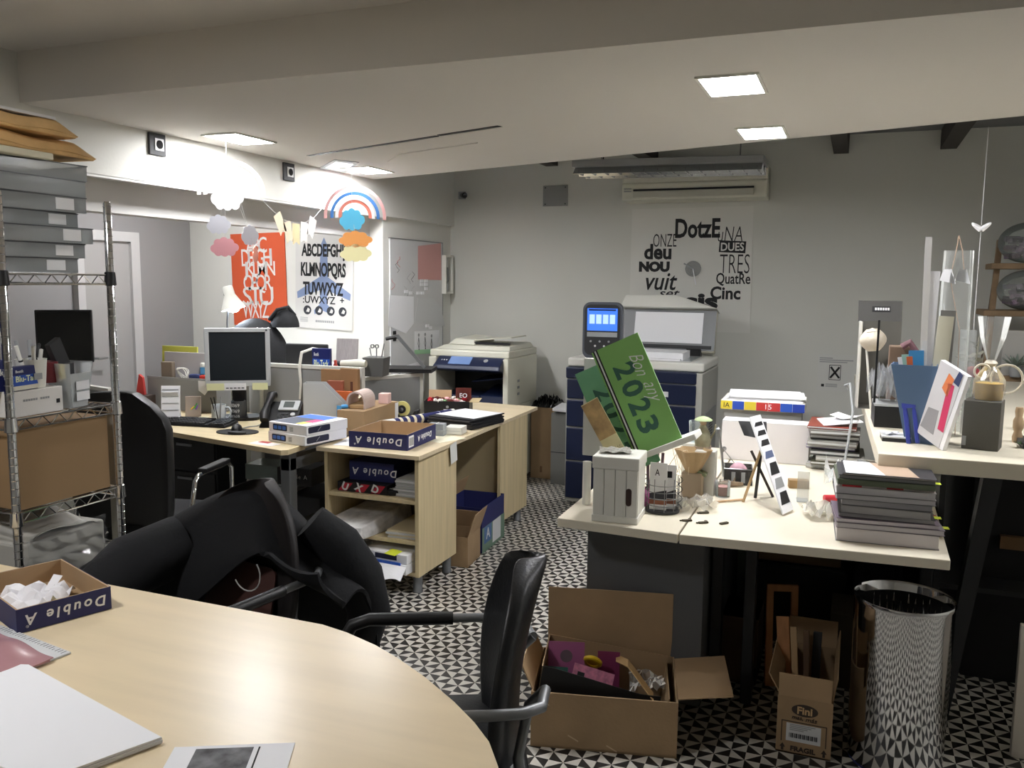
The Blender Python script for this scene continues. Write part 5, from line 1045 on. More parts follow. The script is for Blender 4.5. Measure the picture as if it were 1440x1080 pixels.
oh = thing('open_hatch', 'small open square vent with a metal rim in the ceiling by the bulkhead', 'hatch', (0, 0, 2.27))
hp = [(-3.1991, 4.6618, 2.27), (-3.1569, 4.8972, 2.27), (-2.8141, 4.5138, 2.27), (-2.8895, 4.3633, 2.27)]
G().prism([(p[0], p[1]) for p in hp], -.004, 0).build('rim', GREYP, oh); c0 = sum((Vector(p) for p in hp), Vector()) / 4
G().prism([(c0.x + (p[0] - c0.x) * .75, c0.y + (p[1] - c0.y) * .75) for p in hp], -.006, -.004).build('glossy_plate', mat('vent_mirror', (200, 205, 210), .12, .9), oh)
# ================================================================= copier by the whiteboard
cpm = thing('office_copier', 'cream and navy office copier with a document feeder by the corner', 'copier', (-2.72, 6.15, 0))
G().bb((-.33, -.29, .03), (.33, .33, .62)).build('drawer_base', CREAM, cpm, bevel=.008)
for k in range(3): 
    d_ = G().bb((-.30, -.302, .06 + k * .15), (.30, -.29, .195 + k * .15)).build('drawer', NAVY, cpm, bevel=.004); G().bb((-.08, -.308, .14 + k * .15), (.08, -.302, .165 + k * .15)).build('handle', BLACKP, d_)
G().bb((-.33, -.29, .62), (-.265, .33, .99)).build('left_wall', CREAM, cpm, bevel=.008); G().bb((.29, -.29, .62), (.335, .33, .99)).build('right_wall', CREAM, cpm, bevel=.008); G().bb((-.265, .05, .62), (.29, .33, .99)).build('rear_body', BLACKP, cpm)
G().bb((-.265, -.28, .62), (.10, .05, .70)).build('inner_step', NAVY, cpm, bevel=.006); G().hexa([(.10, -.28, .62), (.29, -.28, .62), (.29, .05, .62), (.10, .05, .62), (.10, -.26, .70), (.29, -.26, .70), (.29, .05, .76), (.10, .05, .76)]).build('output_tray', NAVY, cpm); G().hexa([(.02, -.25, .80), (.29, -.25, .84), (.29, .04, .86), (.02, .04, .82), (.02, -.25, .807), (.29, -.25, .847), (.29, .04, .867), (.02, .04, .827)]).build('upper_tray', NAVY, cpm)
cpn = G().hexa([(-.27, -.37, .905), (.295, -.37, .905), (.295, -.27, .88), (-.27, -.27, .88), (-.25, -.355, .935), (.295, -.355, .935), (.295, -.26, 1.0), (-.25, -.26, 1.0)]).build('control_panel', NAVY, cpm, bevel=.008)
sl2 = math.atan2(.065, .095)
G().at((-.055, -.353, .9375), 0, sl2).bb((-.085, 0.012, 0), (.095, .10, .002)).build('touch_screen', mat('copier_screen', (96, 118, 158), .2, emit=.25), cpn); G().at((.16, -.353, .9375), 0, sl2).lathe([(.018, 0), (.018, .004), (0, .005)], 14, (0, .06, 0)).build('key', GREYP, cpn)
g = G().at((-.2, -.353, .9375), 0, sl2); [g.bb((-.01 + .02 * k, .05, 0), (.0 + .02 * k, .06, .003)) for k in range(3)]; g.build('keys', PAPERG, cpn)
G().bb((-.33, -.27, .99), (.335, .33, 1.045)).build('scanner_body', CREAM, cpm, bevel=.012)
G().hexa([(-.31, -.22, 1.046), (.32, -.22, 1.046), (.32, .30, 1.046), (-.31, .30, 1.046), (-.25, -.17, 1.075), (.30, -.17, 1.075), (.30, .28, 1.085), (-.25, .28, 1.085)]).build('feeder_base', CREAM, cpm, bevel=.008)
G().hexa([(-.24, -.15, 1.075), (.0, -.15, 1.075), (.0, .26, 1.085), (-.24, .26, 1.085), (-.18, -.12, 1.125), (-.02, -.12, 1.115), (-.02, .25, 1.125), (-.18, .25, 1.135)]).build('feeder_cover', CREAM, cpm, bevel=.012)
G().hexa([(-.06, -.10, 1.105), (.28, -.10, 1.135), (.28, .22, 1.135), (-.06, .22, 1.105), (-.06, -.10, 1.112), (.28, -.10, 1.143), (.28, .22, 1.143), (-.06, .22, 1.112)]).build('feeder_tray', CREAM, cpm); G().bb((-.04, -.13, 1.082), (.28, -.115, 1.10)).build('feeder_gap', BLACKP, cpm)
g = G(); [g.bb((.336, -.1, .70 + .05 * k), (.338, -.06, .72 + .05 * k)) for k in range(3)]; g.build('side_marks', GREYP, cpm)
# brown carton with a black bag
bx = thing('brown_carton', 'tall plain brown carton standing against the back wall', 'carton', (-2.27, 6.46, 0))
G().bb((-.10, -.14, 0), (.10, .14, .575)).build('body', CARD, bx, bevel=.003); G().at((-.02, -.1405, .05)).bb((0, 0, 0), (.02, .0008, .05)).build('print_mark', mat('card_print', (120, 92, 66), .8), bx)
bb_ = thing('bin_bag', 'crumpled shiny black plastic bag lying on the brown carton', 'bag', (-2.27, 6.45, .576))
R = random.Random(31); HH = {(i, j): R.uniform(.3, 1.0) for i in range(25) for j in range(13)}
G().grid(lambda u, v: ((u - .5) * .21, (v - .5) * .27, .105 * math.sin(PI * u) ** .35 * math.sin(PI * v) ** .5 * HH[(round(u * 24), round(v * 12))]), 24, 12).build('film', mat('black_film', (18, 18, 19), .18), bb_); G().bb((-.095, -.10, 0), (.095, .1, .02)).build('underside', MATS['black_film'], bb_)
wtr = thing('paper_stand', 'low grey cabinet with a white paper tray on top by the back wall', 'cabinet', (-2.01, 6.38, 0)); G().bb((-.14, -.2, 0), (.13, .2, .56)).build('body', mat('dim_grey', (118, 118, 114), .6), wtr); G().bb((-.141, -.201, .25), (.131, -.2, .256)).build('joint', DARKP, wtr)
tag(G().at((-2.01, 6.32, .5605), .1, 0, .06).bb((-.14, -.16, .012), (.13, .16, .035)).build('paper_tray', PAPER, bevel=.004), 'white paper tray on the low grey cabinet', 'tray')
# ================================================================= production printer
pr = thing('production_printer', 'large navy and white production printer with its lid open', 'printer', (-1.35, 5.95, 0))
G().bb((-.50, -.33, .03), (.44, .34, .98)).build('body', mat('printer_grey', (178, 178, 170), .5), pr, bevel=.008)
for k, (z0, z1) in enumerate(((.06, .32), (.33, .56), (.57, .755), (.765, .90))):
    d_ = G().bb((-.49, -.345, z0), (.40, -.33, z1)).build('door', NAVY, pr, bevel=.006)
    if k in (0, 1): G().bb((-.12, -.352, z1 - .05), (.12, -.345, z1 - .02)).build('handle', BLACKP, d_)
for k in range(3): G().bb((.03 + .11 * (k % 2), -.3462, .80 + (.045 if k < 2 else 0) - .03), (.12 + .10 * (k % 2), -.345, .835 + (.045 if k < 2 else 0) - .03)).build('sticker', PAPERG, pr)
G().bb((-.50, -.345, .905), (.40, .34, .985)).build('top_band', NAVY, pr, bevel=.01); G().bb((-.50, -.30, .985), (.44, .34, 1.045)).build('scanner_bed', WPLAS, pr, bevel=.012)
G().bb((-.30, -.22, 1.046), (.34, .22, 1.049)).build('scan_glass', mat('scan_glass', (200, 205, 205), .08), pr)
G().bb((.4405, -.2, .1), (.447, .25, .7)).build('side_cover', GREYP, pr); g = G(); [g.bb((.447, -.05, .50 + .02 * k), (.449, .1, .51 + .02 * k)) for k in range(7)]; g.build('side_vents', DARKP, pr)
lid = G().at((0, .26, 1.07), 0, math.radians(-14)).bb((-.26, -.02, 0), (.42, .05, .33)).build('lid', CREAM, pr, bevel=.01)
def onlid(a, b, name, m): return G().at((0, .26, 1.07), 0, math.radians(-14)).bb(a, b).build(name, m, lid)
onlid((-.26, -.03, .01), (.42, -.021, .305), 'lid_frame', GREYM); onlid((-.17, -.036, .06), (.33, -.031, .285), 'white_platen', PAPER); onlid((-.24, -.036, .02), (.40, -.031, .045), 'feed_slot', DARKP)
g = G().at((0, .26, 1.07), 0, math.radians(-14)); [g.bb((-.285, -.036, .06 + .035 * k), (-.265, -.031, .08 + .035 * k)) for k in range(6)]; g.build('rollers', BLACKP, lid)
for x in (-.23, .28): G().bb((x - .05, .20, 1.045), (x + .05, .28, 1.10)).build('hinge', BLACKP, pr)
G().at((0, .26, 1.07), 0, math.radians(-14)).hexa([(-.28, -.09, .31), (.43, -.09, .31), (.43, .1, .31), (-.28, .1, .31), (-.25, -.07, .405), (.12, -.07, .41), (.12, .09, .41), (-.25, .09, .405)]).build('feeder_head', WPLAS, lid, bevel=.01)
tag(G().at((-1.28, 5.88, 1.0495), math.radians(1)).bb((-.21, -.14, 0), (.21, .15, .05)).build('paper_block', PAPER, bevel=.002), 'thick block of white paper on the open printer bed', 'paper pile')
tag(G().at((-1.33, 5.72, 1.0500), math.radians(-1)).bb((-.22, -.05, 0), (.26, -.012, .012)).build('white_booklet', PAPER), 'white booklet at the front edge of the open printer bed', 'booklet')
cpn = thing('printer_console', 'dark touch-screen console on an arm at the end of the printer', 'console', (-1.5314, 5.4, 1.0913), math.radians(3))
cpn.location.z = 0
G().prism(rect(.265, .37, .05, 5, 0, 1.255), -.02, .03, 'y').build('housing', mat('console_grey', (78, 82, 90), .4), cpn, bevel=.006); G().prism(rect(.235, .33, .04, 5, 0, 1.26), -.0225, -.02, 'y').build('face', DARKP, cpn)
G().bb((-.10, -.025, 1.255), (.10, -.0225, 1.40)).build('touch_screen', mat('console_screen', (60, 110, 220), .2, emit=.55), cpn)
for k in range(4): G().bb((-.085 + .045 * k, -.0262, 1.30), (-.05 + .045 * k, -.025, 1.36)).build('screen_icon', mat('icon_blue', (170, 200, 240), .3, emit=.45), cpn)
G().bb((-.09, -.0262, 1.385), (.09, -.025, 1.395)).build('screen_bar', mat('icon_dark', (30, 50, 90), .3), cpn)
G().bb((-.10, -.0245, 1.215), (.10, -.0225, 1.245)).build('key_strip', GREYP, cpn); g = G(); [g.lathe([(.007, 0), (.007, .002)], 8) for _ in ()]; 
for k in range(6): G().at((-.075 + .03 * k, -.0225, 1.185 - .03 * (k % 2)), 0, PI / 2).lathe([(0, .003), (.007, .003), (.007, 0)], 8).build('key', PAPERG if k % 2 else GREYP, cpn)
G().bb((-.03, .03, 0), (.03, .08, 1.2)).build('column', CREAM, cpn); G().bb((-.12, -.1, 0), (.12, .12, .03)).build('foot', CREAM, cpn)
# ================================================================= long ivory desk
rd = thing('work_desk', 'long ivory desk in two sections with a grey end cabinet and black legs', 'desk', (-.33, 3.6, 0))
def rl_(x, y): return (x + .33, y - 3.6)
G().prism([rl_(-.955, 2.825), rl_(-.518, 2.80), rl_(-.53, 4.40), rl_(-.985, 4.40)], .697, .73).build('left_top', IVORY, rd, bevel=.003)
G().prism([rl_(-.512, 2.80), rl_(.31, 2.865), rl_(.33, 4.40), rl_(-.524, 4.40)], .697, .73).build('right_top', IVORY, rd, bevel=.003)
G().bb((-.57, -.575, .02), (-.13, .70, .697)).build('end_cabinet', mat('cabinet_grey', (92, 93, 94), .55), rd, bevel=.003)
g = G()
for x in (-.10, .02, .60):
    for y in (-.42, .72): G().bb((x - .02, y - .03, 0), (x + .02, y + .03, .697)).build('leg', BLACKP, rd, bevel=.003)
    G().bb((x - .02, -.40, .03), (x + .02, .70, .07)).build('foot_rail', BLACKP, rd)
G().bb((-.10, .74, .05), (.66, .77, .69)).build('rear_panel', BLACKP, rd)  # black sheet added to stand for the dark behind the desk legs
# --- white display stand with calendars
st = thing('display_stand', 'white display stand with a sloping ledge on the ivory desk', 'display stand', (-.75, 3.2, .7305))
G().lathe([(.016, 0), (.016, .165)], 16, (-.165, -.15, 0)).build('leg', WPLAS, st, smooth=True); G().lathe([(.016, 0), (.016, .165)], 16, (-.02, .12, 0)).build('leg', WPLAS, st, smooth=True)
G().bb((-.225, -.02, .16), (.02, .0, .545)).build('back_panel', mat('stand_white', (204, 204, 198), .5), st, bevel=.003); G().bb((.185, .16, 0), (.265, .22, .18)).build('side_block', MATS['stand_white'], st, bevel=.004)
TA = math.radians(-25)
G().at((.02, -.10, .178), 0, 0, TA).bb((0, -.05, 0), (.245, .075, .022)).build('ledge', WPLAS, st, bevel=.002); G().at((.012, -.03, .190), 0, 0, TA).bb((-.012, -.03, -.01), (0, .06, .40)).build('side_rest', WPLAS, st)
GRN = mat('calendar_green', (138, 192, 108), .45, var=.08, scale=5); GRT = mat('calendar_teal', (120, 182, 138), .45, var=.1, scale=5); DGR = mat('calendar_dark', (56, 100, 84), .5)
def calendar(loc, label, m, words=False, first=True):
    t = thing('wall_calendar', label, 'calendar', loc, 0, 'green calendars on the display stand', ry=TA)
    G().bb((0, 0, 0), (.168, .004, .425)).build('cover', m, t); G().bb((.001, .004, .002), (.167, .010, .423)).build('pages', PAPERG if first else BLACKP, t)
    if words:
        for k, ch in enumerate('2023'): fit('numeral', ch, .052 if k in (0, 2) else .058, .082, DGR, t, (.070, -.0006, .315 - k * .072), (PI / 2, PI / 2, 0), bold=.03)
        fit('script', 'Bon', .085, .05, INKW, t, (.128, -.0008, .315), (PI / 2, PI / 2, 0), bold=-.012, shear=.45); fit('script', 'any', .08, .05, INKW, t, (.122, -.0008, .205), (PI / 2, PI / 2, 0), bold=-.012, shear=.45)
    return t
B0 = Vector((-.712, 3.068, .932))
lbs = ('front green calendar with white script on the display stand', 'black-backed calendar right behind the front green one', 'white-backed calendar third in the fan on the stand', 'black-backed calendar fourth in the fan on the stand', 'green calendar rearmost in the fan on the stand')
for k in range(5): calendar(tuple(B0 + Vector((-.0085 * k, .0115 * k, -.004 * k))), lbs[k], (GRN, BLACKP, PAPER, BLACKP, GRN)[k], k == 0, k % 2 == 0)
for k in range(3): calendar(tuple(Vector((-.805 - .009 * k, 3.130 + .0115 * k, .835 - .004 * k))), ('teal-green calendar at the front of the pair lower on the stand', 'teal-green calendar in the middle lower on the stand', 'teal-green calendar at the back lower on the stand')[k], GRT, k == 0, k % 2 == 0)
pc_ = thing('photo_calendar', 'yellow photo calendar with a month grid leaning on the display stand', 'calendar', (-.757, 3.045, .868), 0, None, ry=math.radians(-31))
G().bb((-.036, 0, 0), (.036, .003, .30)).build('sheet', mat('calendar_cream', (232, 222, 172), .55), pc_); G().bb((-.036, -.001, .15), (.036, 0, .297)).build('photograph', mat('warm_photo', (186, 156, 108), .5, var=.5, scale=14), pc_)
g = G(); [g.bb((-.03 + .009 * (k % 7), -.0008, .03 + .018 * (k // 7)), (-.028 + .009 * (k % 7), 0, .033 + .018 * (k // 7))) for k in range(35)]; g.build('month_grid', INK, pc_)
# --- white slatted crate
wcr = thing('white_crate', 'white slatted wooden box with a slot, on the front edge of the ivory desk', 'box', (-.755, 2.925, .7305), math.radians(4))
for k in range(4): G().bb((-.079 + k * .0395, -.08, .02), (-.041 + k * .0395, -.07, .19)).build('plank', WPLAS, wcr, bevel=.002)
G().bb((-.079, -.07, .003), (.079, .08, .19)).build('core', WPLAS, wcr); G().bb((-.082, -.084, 0), (.082, .084, .024)).build('base_rail', WPLAS, wcr, bevel=.002); G().bb((-.083, -.085, .19), (.083, .085, .235)).build('lid', WPLAS, wcr, bevel=.004)
G().prism(rect(.02, .062, .0095, 5, .048, .095), -.0815, -.0795, 'y').build('slot', mat('slot_dark', (58, 40, 36), .6), wcr)
tag(G().at((-.775, 2.93, .9665), .3).grid(lambda u, v: ((u - .5) * .11, (v - .5) * .09, .004 + .008 * math.sin(7 * u + 5 * v) ** 2), 8, 6).build('silver_ribbon', mat('silver_cloth', (150, 148, 140), .4)), 'crumpled silver ribbon on the lid of the white crate', 'ribbon')
# --- wire carousel with cards
wr = thing('wire_carousel', 'grey wire card carousel with lettered cards on the ivory desk', 'card rack', (-.628, 3.07, .7305))
G().lathe([(.062, 0), (.064, .008), (.06, .012)], 24).build('base', DARKP, wr, smooth=True)
for z_ in (.03, .055, .08, .105): G().tube(arc((0, 0), .06, 0, 345, 23, 'xy', z_), .0016, 5, closed=True).build('ring', GREYM, wr)
for k in range(10): a = k * 2 * PI / 10; G().tube([(.06 * math.cos(a), .06 * math.sin(a), .01), (.06 * math.cos(a), .06 * math.sin(a), .13)], .0016, 5).build('upright', GREYM, wr)
for s in (-1, 1): G().tube([(s * .066 + .008 * math.cos(k * .9), -.01 + .008 * math.sin(k * .9), .02 + k * .005) for k in range(24)], .0015, 5).build('spiral', DARKP, wr)
def card(x, y, rz, w_, h, m, label, ch=None, par=(-.628, 3.07, .743)):
    t = thing('print_card', label, 'card', (par[0] + x, par[1] + y, par[2]), rz); G().bb((-w_ / 2, -.002, 0), (w_ / 2, .002, h)).build('sheet', m, t)
    if ch: fit('letter', ch, .017, .024, INK, t, (-.004, -.0027, h - .035), bold=.01); G().prism([(-w_ / 2, .04), (w_ / 2, .04), (w_ / 2, .075), (-w_ / 2, .06)], -.0026, -.002, 'y').build('dark_photo', mat('card_dark', (52, 50, 58), .5), t); G().bb((-w_ / 2, -.0026, .02), (w_ / 2, -.002, .038)).build('brown_photo', mat('card_brown', (140, 84, 58), .5), t)
    return t
card(-.01, -.035, .05, .062, .175, PAPER, 'white card lettered A in front of the wire carousel', 'A'); card(.03, -.01, .2, .04, .165, PAPER, 'narrow white card behind the lettered one in the carousel', 'I'); card(-.02, .02, -.1, .07, .15, PAPERG, 'grey-white card at the back of the carousel')
tag(G().at((-.712, 3.085, .7735)).grid(lambda u, v: (.042 * math.cos(2 * PI * u) * math.sin(PI * v), .042 * math.sin(2 * PI * u) * math.sin(PI * v), -.042 * math.cos(PI * v)), 16, 10).build('pink_ball', mat('ball_pink', (186, 96, 150), .35), smooth=True), 'shiny pink ball behind the wire carousel', 'ball')
for k in range(4): tag(G().at((-.70 + .014 * k, 3.16, .7305), 0, 0, -.05 + .03 * k).tube([(0, 0, 0), (0, 0, .20)], .006, 8).build('mauve_tube', mat('tube_mauve', (146, 120, 132), .35)), 'slim mauve tube standing behind the wire carousel', 'tube', 'mauve tubes behind the carousel')
of = thing('orange_flower', 'small orange cloth flower at the foot of the carousel', 'flower', (-.705, 2.99, .7305)); 
for k in range(5): G().at((.012 * math.cos(k * 1.26), .012 * math.sin(k * 1.26), .03), k * 1.26).grid(dome(.012, .008, .012), 8, 4).build('petal', mat('petal_orange', (226, 140, 50), .6), of, smooth=True)
G().tube([(0, 0, 0), (0, 0, .03)], .002, 5).build('stem', mat('stem_green', (90, 110, 70), .6), of)
# --- vases, figurine and dried things
R = random.Random(17)
ck_ = thing('kraft_bouquet', 'kraft paper bouquet with twine and dry twigs beside the carousel', 'bouquet', (-.565, 3.33, .7305))
G().bb((-.04, -.03, 0), (.04, .03, .10)).build('block', mat('taupe_block', (168, 152, 132), .7), ck_, bevel=.004)
def ruffle(u, v): r = .02 + .045 * v + .008 * math.sin(u * 2 * PI * 6) * v; return (r * math.cos(2 * PI * u), r * math.sin(2 * PI * u), .09 + .10 * v)
G().grid(ruffle, 48, 6).build('kraft_wrap', mat('kraft_wrap', (176, 150, 112), .7), ck_, thick=.0015); G().at((.02, 0, .10), 0, 0, .4).bb((-.035, -.02, 0), (.035, .02, .012)).build('green_tag', mat('sage', (128, 138, 104), .6), ck_)
for k in range(9):
    a, b = R.uniform(-.10, .0), R.uniform(-.06, .05); q = [(0, 0, .1)]
    for j in range(4): q.append((a * (j + 1) / 4 + R.uniform(-.012, .012), b * (j + 1) / 4, .1 + R.uniform(-.015, .03) * (j + 1)))
    G().tube(q, .0014, 4).build('twig', mat('pale_twig', (210, 196, 166), .6), ck_)
fg = thing('garden_figurine', 'small figurine with a pale green hat above the bouquet', 'figurine', (-.545, 3.42, .7305))
G().bb((-.03, -.03, 0), (.03, .03, .19)).build('pedestal', MATS['taupe_block'], fg); G().lathe([(.030, .19), (.034, .215), (.028, .245), (.016, .265), (.012, .275)], 14).build('body', mat('figurine_body', (150, 146, 120), .6, var=.3, scale=30), fg, smooth=True); G().at((0, 0, .285)).grid(lambda u, v: (.014 * math.cos(2 * PI * u) * math.sin(PI * v), .014 * math.sin(2 * PI * u) * math.sin(PI * v), -.014 * math.cos(PI * v)), 12, 8).build('head', mat('figurine_head', (214, 190, 160), .6), fg, smooth=True)
G().lathe([(.036, .294), (.034, .298), (.02, .306), (.0, .312)], 18).build('hat', mat('hat_green', (170, 186, 140), .6), fg, smooth=True); G().tube([(.03, 0, .22), (.046, -.01, .25), (.05, -.01, .28)], .004, 6).build('arm', MATS['figurine_body'], fg)
gl = thing('tumbler', 'clear ribbed tumbler on a white plinth behind the calendars', 'glass', (-.60, 3.60, .7305)); G().bb((-.05, -.05, 0), (.05, .05, .17)).build('plinth', WPLAS, gl, bevel=.003); G().lathe([(.030, .172), (.034, .26), (.031, .26), (.028, .178), (0, .178)], 20).build('cup', GLASSM, gl, smooth=True)
cl = thing('cellophane', 'crumpled clear cellophane at the foot of the bouquet', 'cellophane', (-.535, 3.16, .7305), .4); crumple(G(), .17, .14, .05, 9, 41).build('film', glassy('cello', (236, 232, 224), .22, .08, .9), cl)
bk = thing('bark_strip', 'strip of rough dry bark lying behind the candle glass', 'bark', (0, 0, 0)); q = [Vector((-.56, 3.36, .745)), Vector((-.52, 3.46, .746)), Vector((-.46, 3.55, .744)), Vector((-.40, 3.58, .742))]; G().tube(q, [.012, .016, .014, .008], 7).build('bark', mat('bark', (128, 110, 88), .9, var=.4, scale=40), bk)
for k in range(10): t_ = R.uniform(0, 2.9); i = int(t_); p = q[i].lerp(q[min(i + 1, 3)], t_ - i); G().tube([p, p + Vector((R.uniform(-.02, .02), R.uniform(-.02, .02), R.uniform(.01, .025)))], .003, 4).build('splinter', MATS['bark'], bk)
cg = thing('candle_glass', 'small clear glass holding a pink candle on the ivory desk', 'candle', (-0.4537, 3.3834, 0.7305)); G().lathe([(.028, 0), (.030, .062), (.027, .062), (.026, .006), (0, .006)], 22).build('glass', GLASSM, cg, smooth=True); G().lathe([(0, .0065), (.0255, .0065), (.0262, .042), (0, .043)], 20).build('wax', mat('wax_pink', (196, 142, 136), .5), cg, smooth=True)
mo_ = thing('mesh_organiser', 'square black mesh organiser with clear rim holding pink tissue', 'organiser', (-.43, 3.66, .7305), math.radians(8))
for a, b in (((-.058, -.058), (.058, -.055)), ((-.058, .055), (.058, .058)), ((-.058, -.055), (-.055, .055)), ((.055, -.055), (.058, .055))): G().bb((a[0], a[1], 0), (b[0], b[1], .068)).build('side', glassy('dark_mesh', (52, 52, 52), .78, .4), mo_)
G().bb((-.058, -.058, 0), (.058, .058, .003)).build('base', DARKP, mo_); G().tube([(-.058, -.058, .068), (.058, -.058, .068), (.058, .058, .068), (-.058, .058, .068)], .002, 5, closed=True).build('rim', STEEL, mo_); G().at((0, 0, .035)).grid(dome(.042, .042, .05), 14, 6).build('tissue', mat('tissue_pink', (190, 150, 160), .7), mo_, smooth=True)
for x in (-.02, .02): G().bb((x - .008, -.0585, .01), (x + .008, -.058, .055)).build('window', GREYP, mo_)
cla = thing('bar_clamp', 'slim steel clamp standing behind the mesh organiser', 'clamp', (-.50, 3.74, .7305)); G().tube([(0, 0, 0), (-.012, 0, .10), (-.03, 0, .20)], .006, 8).build('bar', STEEL, cla, smooth=True); G().at((-.03, 0, .205)).grid(dome(.012, .012, .012), 10, 5).build('tip', STEEL, cla, smooth=True); G().tube([(-.008, -.02, .12), (-.005, .025, .12)], .010, 10).build('screw', STEEL, cla, smooth=True); G().tube([(-.005, 0, .12), (.05, -.01, .06)], .002, 5).build('wire', STEEL, cla)
mk = thing('wooden_stirrer', 'thin wooden stick with a dark green bud lying on the ivory desk', 'stick', (0, 0, 0)); a = Vector((-0.494, 3.2349, 0.736)); b = Vector((-0.365, 3.3511, 0.736)); G().tube([a, b], .004, 8).build('stick', mat('stick_wood', (206, 170, 132), .6), mk); G().at(tuple(a)).grid(lambda u, v: (.013 * math.cos(2 * PI * u) * math.sin(PI * v), .009 * math.sin(2 * PI * u) * math.sin(PI * v), .0015 - .007 * math.cos(PI * v)), 12, 8).build('bud', mat('bud_green', (74, 74, 52), .8), mk, smooth=True)
for k, (p, r_) in enumerate((((-0.518, 2.9685, 0.7305), .5), ((-0.4793, 3.098, 0.7305), .6), ((-0.4599, 2.9648, 0.7305), .6), ((-0.3916, 2.9854, 0.7305), .9))):
    t = thing('metal_clip', ('small dark metal piece furthest toward the white crate', 'small dark metal piece nearest the wooden stirrer', 'longest of the small dark metal pieces on the desk', 'plain dark metal tab apart from the other three pieces')[k], 'metal clip', p, r_); CM = mat('dark_clip', (72, 66, 52), .5, .5)
    G().bb((-.018, -.006, 0), (.018, .006, .007)).build('bar', CM, t, bevel=.002)
    if k < 3: G().bb((-.026, -.002, .001), (-.016, .004, .005)).build('tongue', CM, t); G().at((.012, .006, .004)).lathe([(.006, -.003), (.006, .004)], 8).build('knuckle', CM, t)
# --- photo easel
ez = thing('photo_easel', 'black and natural wood easel holding a striped photo print', 'easel', (0, 0, 0))
WD = mat('easel_wood', (176, 146, 104), .6)
def Z(p, z_): return Vector((p[0], p[1], z_))
f1, f2 = Vector((-0.3672, 3.3259, 0.7305)), Vector((-0.1851, 3.2716, 0.7305)); f3, f4 = Vector((-0.3313, 3.4136, 0.7305)), Vector((-0.2675, 3.4544, 0.7305)); tp = Vector((-.315, 3.40, .93))
G().tube([f1, f1.lerp(tp, 1.12)], .0055, 6).build('leg', WD, ez); G().tube([f3, f3.lerp(tp, 1.02)], .0065, 6).build('leg', BLACKP, ez); G().tube([f4, f4.lerp(Vector((-.355, 3.46, .90)), 1.05)], .006, 6).build('leg', mat('dark_wood', (52, 42, 38), .6), ez); G().tube([f2, Vector((-.34, 3.44, 1.03))], .006, 6).build('leg', WD, ez)
dirv = (Vector((-.345, 3.43, 1.05)) - f2); d1 = dirv.normalized()
pp_ = thing('photo_print', 'mounted photo print with dark and white stripes on the easel', 'print', tuple(f2 + Vector((.004, -.012, .006))), 0)
q0 = Vector((0, 0, 0)); q1 = Vector((-.149, .15, .325)); sd = Vector((-.03, -.085, 0)); nn = q1.cross(sd).normalized() * .006
G().hexa([q0, q0 + sd, q0 + sd + nn, q0 + nn, q1, q1 + sd, q1 + sd + nn, q1 + nn]).build('mount', PAPER, pp_)
for k, (u0, u1, m) in enumerate(((.08, .2, 'd'), (.24, .34, 'g'), (.38, .5, 'd'), (.55, .62, 'b'), (.68, .74, 'd'), (.79, .84, 'd'), (.89, .93, 'd'))):
    mm = {'d': INK, 'g': GREYP, 'b': mat('photo_blue', (96, 108, 140), .5)}[m]; a = q1 * u0; b = q1 * u1; o_ = -nn.normalized() * .0008
    G().hexa([a + sd * .1 + o_, a + sd * .9 + o_, a + sd * .9, a + sd * .1, b + sd * .1 + o_, b + sd * .7 + o_, b + sd * .7, b + sd * .1]).build('dark_stripe', mm, pp_)
    G().hexa([a + sd * .1 + nn, a + sd * .9 + nn, a + sd * .9 + nn - o_, a + sd * .1 + nn - o_, b + sd * .1 + nn, b + sd * .7 + nn, b + sd * .7 + nn - o_, b + sd * .1 + nn - o_]).build('dark_stripe', mm, pp_)
tag(G().at(tuple(Vector((-.33, 3.42, .99))), .5, -.5).prism([(-.06, -.01), (.03, -.03), (.04, .045), (-.075, .05)], 0, .002, 'y').build('dark_card', DARKP), 'dark grey card tucked behind the photo print on the easel', 'card')
# --- cartons and paper towards the back of the desk
wbx = thing('white_box', 'long plain white box standing across the ivory desk', 'box', (-.37, 4.19, .7305), math.radians(1)); G().bb((-.20, -.06, 0), (.20, .06, .19)).build('body', mat('box_white', (226, 222, 222), .55), wbx, bevel=.003); G().bb((-.201, -.061, .186), (.201, -.06, .188)).build('lid_seam', PAPERG, wbx)
cbk = thing('striped_box', 'box with a yellow, blue and red printed edge behind the white box', 'box', (-.42, 4.58, 0), .03)
G().bb((-.19, -.13, .0), (.19, .16, .93)).build('stand', mat('stand_grey', (150, 150, 146), .6), cbk); G().bb((-.205, -.15, .9305), (.205, .17, .975)).build('body', WPLAS, cbk)
for k, c in enumerate(((222, 200, 60), (48, 82, 180), (222, 200, 60), (200, 60, 54), (196, 60, 60), (48, 90, 190), (40, 70, 170))): G().bb((-.205 + k * .0585, -.152, .932), (-.148 + k * .0585, -.15, .974)).build('stripe', mat('stripe_%d' % k, c, .5), cbk)
fit('print', 'IA', .03, .025, INK, cbk, (-.175, -.1525, .953)); fit('print', '15', .03, .025, INKW, cbk, (.03, -.1525, .953))
pile('paper_pile', 'white papers lying on the striped box', 'paper pile', (-.41, 4.59, .9755), .08, .36, .27, 6, PAPER, 3, .004, .012)
fk = [('red-brown folder', (140, 66, 52), .014), ('grey plastic folder', (120, 116, 110), .022), ('dark grey folder', (84, 82, 80), .026), ('clear-backed grey folder', (150, 148, 142), .022), ('dim violet folder', (110, 100, 140), .02), ('charcoal folder', (70, 70, 70), .026), ('pale grey folder', (172, 170, 164), .022), ('dark olive folder', (86, 84, 66), .02), ('grey-white folder', (186, 184, 178), .024)]
zf = .7305; R = random.Random(8)
